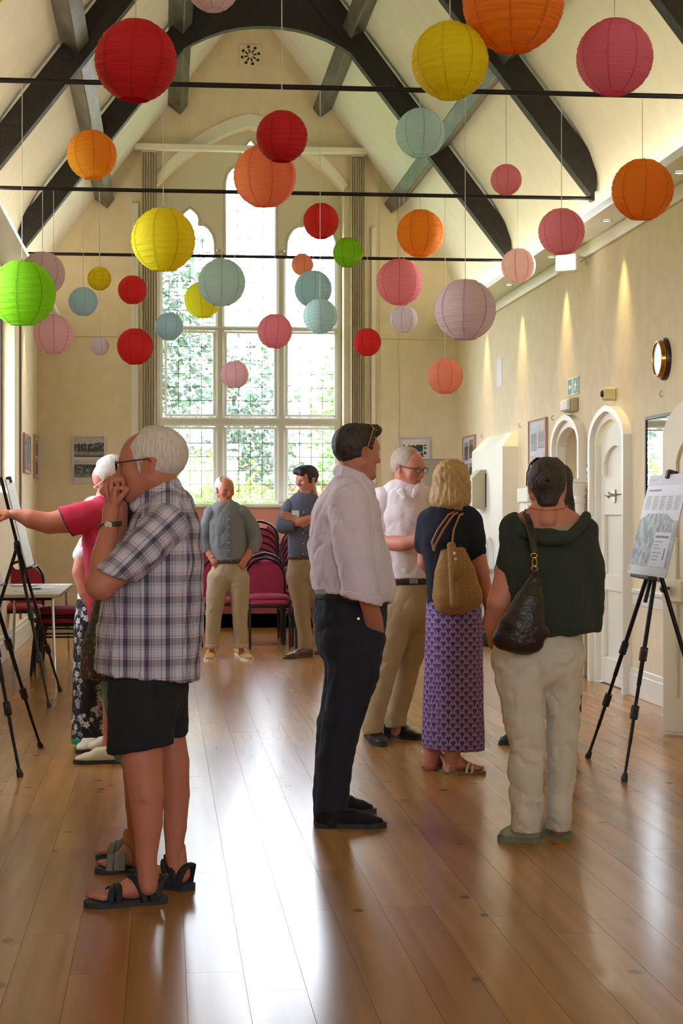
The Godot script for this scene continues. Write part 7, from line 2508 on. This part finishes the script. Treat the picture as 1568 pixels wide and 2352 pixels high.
	cloth(t, "poncho_collar", po, [[[1168, 1205, -0.03, 14, 12], [1200, 1220, -0.13, 13, 10], [1250, 1240, -0.155, 13, 10], [1300, 1238, -0.15, 14, 10], [1338, 1205, -0.09, 14, 12], [1346, 1185, 0.0, 13, 12]], [[1168, 1205, -0.03, 14, 12], [1185, 1195, 0.06, 12, 12]]], 0.008, 0.02, [], 0.003, Vector3(12, 12, 12), 53)
	var li := fabric("linen_trousers", hexc(216, 204, 184), 0.92, 6.0, 2.0)
	cloth(t, "trousers", li, [pelvis,
		[[1190, 1510, -0.02, 66, 70], [1198, 1590, -0.04, 54, 58], [1207, 1680, -0.05, 44, 50], [1210, 1790, -0.05, 40, 44], [1208, 1880, -0.05, 38, 42], [1208, 1920, -0.05, 38, 42]],
		[[1288, 1510, 0.02, 58, 70], [1290, 1590, 0.03, 46, 58], [1292, 1680, 0.04, 39, 50], [1288, 1790, 0.04, 34, 44], [1284, 1880, 0.04, 31, 42], [1284, 1920, 0.04, 31, 42]]], 0.010, 0.018, [[1160, 1906, 1320, 1912, "d"]], 0.022, Vector3(6, 7, 6), 54)
	var mo := mat("sage_moccasin", hexc(158, 158, 128), 0.75)
	shoe(t, "moccasin", spot(1240, 1936), spot(1144, 1928), 0.098, 0.06, mo, mat("sage_sole", hexc(120, 122, 104), 0.8))
	shoe(t, "moccasin", spot(1306, 1926), spot(1236, 1912), 0.098, 0.06, mo, M.sage_sole)
	# leather bag
	var bag := thing("leather_bag", "dark brown leather shoulder bag with brass clip on the poncho woman's back", "bag", pb + J([1195, 1490, -0.25]))
	var keep := pb
	pb = bag.position
	var le := mat("dark_brown_leather", hexc(40, 28, 26), 0.36)
	bump(le, 81, 0.05, 3.0, Vector3.ONE * 4.0)
	cloth(bag, "leather_body", le, [[[1228, 1330, -0.235, 14, 14], [1216, 1380, -0.25, 34, 26], [1200, 1440, -0.255, 54, 36], [1194, 1466, -0.255, 56, 36]], [[1150, 1470, -0.24, 18, 24], [1190, 1480, -0.25, 16, 28], [1248, 1452, -0.25, 18, 26]]], 0.009, 0.03, [], 0.008, Vector3(8, 4, 8), 61)
	m = MB.new()
	m.tube([J([1228, 1270, -0.225]), J([1222, 1230, -0.205]), J([1214, 1200, -0.17]), J([1207, 1182, -0.10]), J([1203, 1176, -0.02]), J([1204, 1185, 0.06])], 0.016, 8, true, 0.3, CAM_F)
	part(bag, "strap", m.commit(), le)
	var ringm := func(cx: float, cy: float, rx: float, ry: float) -> ArrayMesh:
		var r := []
		for j in 14: r.append(J([cx + rx * cos(TAU * j / 14), cy + ry * sin(TAU * j / 14), -0.225]))
		var mm := MB.new()
		mm.tube(r, 0.0028, 6, false, 1.0, CAM_F, true)
		return mm.commit()
	for q in [[1226, 1276, 7, 5], [1227, 1292, 5, 11], [1227, 1306, 7, 7]]:
		part(bag, "brass_clip", ringm.call(q[0], q[1], q[2], q[3]), M.brass)
	m = MB.new()
	m.tube([J([1227, 1308, -0.225]), J([1228, 1336, -0.235])], 0.011, 8, true, 0.4, CAM_F)
	part(bag, "strap_end", m.commit(), le)
	pb = keep

func woman_behind_poncho() -> void:
	var t := begin("woman with long dark hair in a dark dress, hidden behind the woman in the poncho", 1262, 1706)
	var skin := skin_mat("skin_dark_dress_woman", hexc(186, 107, 79))
	var dress := [[1288, 1180, 0.0, 26, 26], [1286, 1210, 0.0, 44, 40], [1284, 1290, 0.0, 44, 44], [1284, 1380, 0.0, 48, 48], [1286, 1480, 0.0, 50, 52], [1290, 1600, 0.0, 46, 52], [1290, 1660, 0.0, 46, 52]]
	var mb := body(t, skin, [[[1286, 1150, 0.0, 20, 20], [1286, 1190, 0.0, 23, 23]],
		[[1304, 1420, 0.0, 30, 30], [1310, 1580, 0.0, 24, 24], [1312, 1660, 0.0, 20, 20], [1302, 1715, -0.02, 12, 13]], [[1270, 1420, 0.03, 30, 30], [1260, 1580, 0.05, 24, 24], [1230, 1650, 0.05, 19, 19], [1185, 1696, 0.0, 12, 13]],
		[[1320, 1220, 0.0, 18, 18], [1322, 1300, -0.05, 15, 15], [1300, 1350, 0.1, 12, 12]], [[1252, 1220, 0.0, 18, 18], [1246, 1300, 0.05, 15, 15], [1270, 1350, 0.12, 12, 12]]], [dress], 0.018)
	var xf := head_frame(1284, 1112, 0.0, 165, 5, 0, 0.95)
	add_head(mb, "woman", xf)
	part(t, "body", mb.commit(), skin)
	face_bits(t, xf, M.dark_brow)
	hair(t, "hair", hair_mat("dark_long_hair", hexc(56, 34, 34), hexc(32, 20, 22)), xf, [["e", Vector3(0, 0.034, -0.02), Vector3(0.09, 0.10, 0.11)], ["w", Vector3(0, 0.0, -0.05), Vector3(0.0, -0.13, -0.06), Vector2(0.09, 0.06), Vector2(0.105, 0.045)], ["w", Vector3(-0.04, -0.12, -0.06), Vector3(-0.075, -0.215, -0.055), Vector2(0.06, 0.04), Vector2(0.045, 0.03)], ["x", Vector3(0, -0.05, 0.10), Vector3(0.07, 0.10, 0.085)]], 0.006, Vector3(36, 8, 36))
	cloth(t, "dress", fabric("charcoal_dress", hexc(42, 42, 46)), [dress, [[1316, 1215, 0.0, 22, 22], [1320, 1270, -0.02, 20, 20]], [[1254, 1215, 0.0, 22, 22], [1248, 1270, 0.02, 20, 20]]], 0.013, 0.03, [[1200, 1636, 1360, 1636, "d"]], 0.008, Vector3(9, 3, 9), 71)
	shoe(t, "shoe", spot(1200, 1704), spot(1150, 1712), 0.088, 0.06, M.black_leather, M.rubber_sole)
	shoe(t, "shoe", spot(1304, 1716), spot(1290, 1700), 0.088, 0.06, M.black_leather, M.rubber_sole)

func man_grey_shirt() -> void:
	var t := begin("older man in grey shirt and khaki trousers, both hands in his pockets", 520, 1513)
	var skin := skin_mat("skin_grey_man", hexc(193, 119, 92))
	var torso := [[517, 1162, 0.0, 15, 16], [518, 1175, 0.0, 38, 28], [521, 1205, 0.0, 45, 32], [524, 1245, 0.0, 43, 33], [526, 1288, 0.0, 39, 31], [526, 1300, 0.0, 38, 31]]
	var pelvis := [[526, 1290, 0.0, 38, 30], [524, 1318, 0.0, 40, 31]]
	var mb := body(t, skin, [[[515, 1148, 0.0, 16, 16], [516, 1170, 0.0, 18, 18]],
		[[486, 1188, 0.0, 11, 11], [472, 1235, 0.03, 11, 11], [482, 1270, -0.02, 10, 10], [494, 1292, -0.08, 9, 7]],
		[[556, 1186, 0.0, 11, 11], [585, 1235, 0.03, 11, 11], [574, 1268, -0.02, 10, 10], [558, 1292, -0.08, 9, 7]],
		[[508, 1315, 0.0, 24, 24], [492, 1400, -0.01, 14, 15], [486, 1500, 0.0, 6, 7]], [[544, 1315, 0.0, 24, 24], [551, 1400, -0.01, 14, 15], [554, 1500, 0.0, 6, 7]]], [torso, pelvis], 0.016)
	var xf := head_frame(516, 1126, 0.0, 30, 6, 0, 1.06)
	add_head(mb, "man", xf)
	put_hand(mb, [0.4, 0.3, 0.2, 0.5], J([490, 1284, -0.075]), Vector3(0.5, -0.9, 0.1), Vector3(-0.5, 0, 0.9), 1.0, 0.95)
	put_hand(mb, [0.4, 0.3, 0.2, 0.5], J([563, 1284, -0.075]), Vector3(-0.5, -0.9, 0.1), Vector3(0.5, 0, 0.9), -1.0, 0.95)
	part(t, "body", mb.commit(), skin)
	face_bits(t, xf, M.grey_brow)
	hair(t, "hair", M.white_hair, xf, short_hair([["x", Vector3(0, 0.115, 0.06), Vector3(0.066, 0.06, 0.10)]]), 0.003)
	var gs := fabric("grey_shirt", hexc(120, 122, 124), 0.85, 6.0, 1.0)
	cloth(t, "shirt", gs, [torso], 0.013, 0.03, [[460, 1290, 580, 1290, "d"]], 0.012, Vector3(8, 5, 8), 81)
	for q in [[[[505, 1172, 0.0, 14, 16], [486, 1180, 0.0, 19, 19], [470, 1235, 0.03, 17, 17], [478, 1262, 0.0, 14, 14]], 82], [[[532, 1172, 0.0, 14, 16], [556, 1179, 0.0, 19, 19], [578, 1212, 0.02, 18, 18], [586, 1238, 0.03, 17, 17], [580, 1262, 0.0, 15, 15]], 83]]:
		cloth(t, "sleeve", gs, [q[0]], 0.012, 0.02, [[440, 1270, 620, 1270, "d"]], 0.008, Vector3(10, 8, 10), q[1])
	collar(t, gs, [[502, 1152, -0.02, 5, 4], [505, 1162, -0.06, 6, 4], [512, 1170, -0.085, 6, 4]], [[532, 1152, -0.02, 5, 4], [530, 1162, -0.06, 6, 4], [522, 1170, -0.085, 6, 4]])
	bx(t, "button_placket", gs, J([523, 1230, -0.145]), Vector3(0.03, 0.42, 0.012), 0.003)
	for k in 6:
		tb(t, "button", M.paper_white, [J([525, 1192 + k * 18, -0.158]), J([525, 1192 + k * 18, -0.152])], 0.006, 8)
	var kh := fabric("pale_khaki", hexc(178, 158, 126), 0.9, 7.0, 1.5)
	cloth(t, "trousers", kh, [pelvis,
		[[502, 1330, -0.01, 27, 27], [496, 1370, -0.01, 23, 24], [491, 1410, -0.01, 19, 20], [488, 1460, 0.0, 16.5, 17], [487, 1495, 0.0, 16, 17]],
		[[547, 1330, -0.01, 27, 27], [550, 1370, -0.01, 22, 24], [551, 1410, -0.01, 18, 20], [552, 1460, 0.0, 16.5, 17], [553, 1495, 0.0, 16, 17]]], 0.012, 0.02, [[460, 1490, 580, 1486, "d"], [460, 1290, 600, 1290, "u"]], 0.010, Vector3(8, 7, 8), 84)
	for q in [487, 553]:
		cloth(t, "turn_up", kh, [[[q, 1478, 0.0, 17.5, 18], [q, 1490, 0.0, 17.5, 18]]], 0.010, 0.01, [[460, 1490, 580, 1488, "d"], [460, 1480, 580, 1478, "u"]])
	cloth(t, "belt", M.brown_leather, [[[526, 1284, 0.0, 39.6, 31.6], [526, 1294, 0.0, 39.6, 31.6]]], 0.010, 0.01, [[460, 1294, 600, 1294, "d"], [460, 1284, 600, 1284, "u"]])
	var tb_ := mat("tan_suede", hexc(196, 142, 74), 0.9)
	shoe(t, "boot", spot(490, 1503), spot(480, 1520), 0.12, 0.125, tb_, M.pale_sole, M.brown_leather)
	shoe(t, "boot", spot(546, 1502), spot(572, 1519), 0.12, 0.125, tb_, M.pale_sole, M.brown_leather)

func man_folded_arms() -> void:
	var t := begin("young dark-haired man in slate shirt with folded arms and a white name tag", 700, 1508)
	var skin := skin_mat("skin_young_man", hexc(195, 124, 98))
	var torso := [[700, 1140, 0.0, 15, 16], [699, 1156, 0.0, 38, 28], [699, 1195, 0.0, 41, 31], [698, 1245, 0.0, 37, 30], [697, 1285, 0.0, 36, 29]]
	var pelvis := [[697, 1278, 0.0, 36, 29], [698, 1315, 0.0, 38, 31]]
	var mb := body(t, skin, [[[703, 1120, 0.0, 15, 15], [700, 1150, 0.0, 17, 17]],
		[[668, 1168, 0.0, 11, 11], [649, 1205, -0.04, 11, 11], [690, 1198, -0.18, 10, 10], [716, 1190, -0.17, 8, 8]],
		[[732, 1168, 0.0, 11, 11], [748, 1207, -0.04, 11, 11], [705, 1206, -0.15, 10, 10], [674, 1193, -0.16, 8, 8]],
		[[686, 1310, -0.01, 24, 24], [694, 1400, -0.03, 14, 15], [704, 1498, -0.03, 6, 7]], [[714, 1310, 0.02, 24, 24], [730, 1400, 0.08, 14, 15], [742, 1492, 0.1, 6, 7]]], [torso, pelvis], 0.016)
	var xf := head_frame(704, 1102, 0.0, -48, 10, -3, 1.10)
	add_head(mb, "man", xf)
	put_hand(mb, [0.3, 0.4, 0.3, 0.4], J([674, 1193, -0.16]), Vector3(-0.7, 0.3, 0.1), Vector3(0, 0.2, 1), 1.0, 0.9)
	part(t, "body", mb.commit(), skin)
	face_bits(t, xf, M.dark_brow)
	hair(t, "hair", hair_mat("near_black_hair", hexc(40, 32, 32), hexc(24, 20, 20)), xf, short_hair([["e", Vector3(0, 0.095, 0.03), Vector3(0.07, 0.04, 0.078)], ["b", Vector3(-0.04, 0.085, 0.085), Vector3(0.04, 0.075, 0.085), 0.026, 0.026], ["b", Vector3(0.076, 0.02, 0.02), Vector3(0.074, -0.02, 0.022), 0.014, 0.008]]), 0.005, Vector3(40, 25, 40))
	var ss := fabric("slate_shirt", hexc(92, 94, 112), 0.85, 6.0, 1.0)
	cloth(t, "shirt", ss, [torso], 0.013, 0.03, [[640, 1282, 760, 1282, "d"]], 0.010, Vector3(8, 5, 8), 91)
	cloth(t, "sleeve", ss, [[[688, 1154, 0.0, 14, 16], [668, 1162, 0.0, 18, 19], [650, 1200, -0.03, 17, 17], [650, 1209, -0.06, 17, 17], [672, 1206, -0.14, 15, 15]]], 0.012, 0.02, [[676, 1180, 680, 1230, "r"]], 0.008, Vector3(10, 8, 10), 92)
	cloth(t, "sleeve", ss, [[[712, 1154, 0.0, 14, 16], [732, 1162, 0.0, 18, 19], [748, 1204, -0.03, 17, 17], [744, 1212, -0.06, 17, 17], [708, 1210, -0.13, 15, 15]]], 0.012, 0.02, [[696, 1180, 698, 1230, "l"]], 0.008, Vector3(10, 8, 10), 93)
	collar(t, ss, [[688, 1128, -0.02, 5, 4], [688, 1140, -0.06, 6, 4], [692, 1150, -0.085, 6, 4]], [[716, 1128, -0.02, 5, 4], [712, 1142, -0.06, 6, 4], [704, 1150, -0.085, 6, 4]])
	var tag_im := Image.create(64, 56, false, Image.FORMAT_RGB8)
	tag_im.fill(hexc(232, 232, 236))
	tag_im.fill_rect(Rect2i(12, 40, 40, 6), hexc(120, 120, 126))
	tag_im.fill_rect(Rect2i(26, 14, 12, 3), hexc(180, 180, 186))
	var nt := part(t, "name_tag", card(0.072, 0.062), flat_mat("tag_print", ImageTexture.create_from_image(tag_im), 0.6), Transform3D(Basis(CAM_R, Vector3.UP, -CAM_F), J([678, 1180, -0.150])))
	for k in 5:
		tb(t, "button", M.paper_white, [J([697, 1176 + k * 24, -0.150]), J([697, 1176 + k * 24, -0.142])], 0.006, 8)
	var kh := fabric("brown_chinos", hexc(156, 130, 98), 0.9, 7.0, 1.5)
	cloth(t, "trousers", kh, [pelvis,
		[[684, 1325, -0.02, 28, 27], [690, 1370, -0.02, 23, 24], [694, 1410, -0.03, 19, 20], [700, 1460, -0.03, 16.5, 17], [702, 1500, -0.03, 16, 17]],
		[[716, 1325, 0.03, 26, 27], [724, 1370, 0.06, 22, 24], [732, 1410, 0.08, 18, 20], [740, 1460, 0.1, 16, 17], [742, 1495, 0.1, 16, 17]]], 0.012, 0.02, [[640, 1496, 780, 1492, "d"], [640, 1280, 780, 1280, "u"]], 0.010, Vector3(8, 7, 8), 94)
	cloth(t, "belt", M.brown_leather, [[[697, 1275, 0.0, 37.6, 30.2], [697, 1285, 0.0, 37.6, 30.2]]], 0.010, 0.01, [[640, 1285, 780, 1285, "d"], [640, 1275, 780, 1275, "u"]])
	var bs := mat("brown_shoe", hexc(92, 58, 42), 0.5)
	shoe(t, "shoe", spot(716, 1508), spot(653, 1514), 0.105, 0.08, bs, M.brown_leather, null, 0.6)
	shoe(t, "shoe", spot(752, 1500), spot(726, 1504), 0.105, 0.08, bs, M.brown_leather, null, 0.6)

func _ready() -> void:
	var cam := Camera3D.new()
	cam.name = "camera"
	cam.fov = rad_to_deg(2.0 * atan(1176.0 / F))
	cam.position = EYE
	cam.rotation.y = -PSI
	cam.near = 0.05
	cam.far = 400.0
	add_child(cam)
	var we := WorldEnvironment.new()
	we.name = "sky_and_exposure"
	var e := Environment.new()
	e.background_mode = Environment.BG_SKY
	var sk := ProceduralSkyMaterial.new()
	sk.sky_top_color = Color(0.86, 0.92, 1.0)
	sk.sky_horizon_color = Color(0.97, 0.98, 1.0)
	sk.ground_bottom_color = Color(0.5, 0.52, 0.45)
	sk.ground_horizon_color = Color(0.7, 0.72, 0.68)
	sk.sky_energy_multiplier = 1.0
	sk.sun_angle_max = 1.0
	e.sky = Sky.new()
	e.sky.sky_material = sk
	e.background_energy_multiplier = 18.0
	e.tonemap_mode = Environment.TONE_MAPPER_LINEAR
	e.tonemap_exposure = 0.92
	e.sdfgi_enabled = true
	e.ssao_enabled = true
	e.ssil_enabled = true
	we.environment = e
	add_child(we)
	make_materials()
	build_room()
	build_lamps()
	build_outside()
	build_lanterns()
	build_wall_things()
	build_furniture()
	build_people()
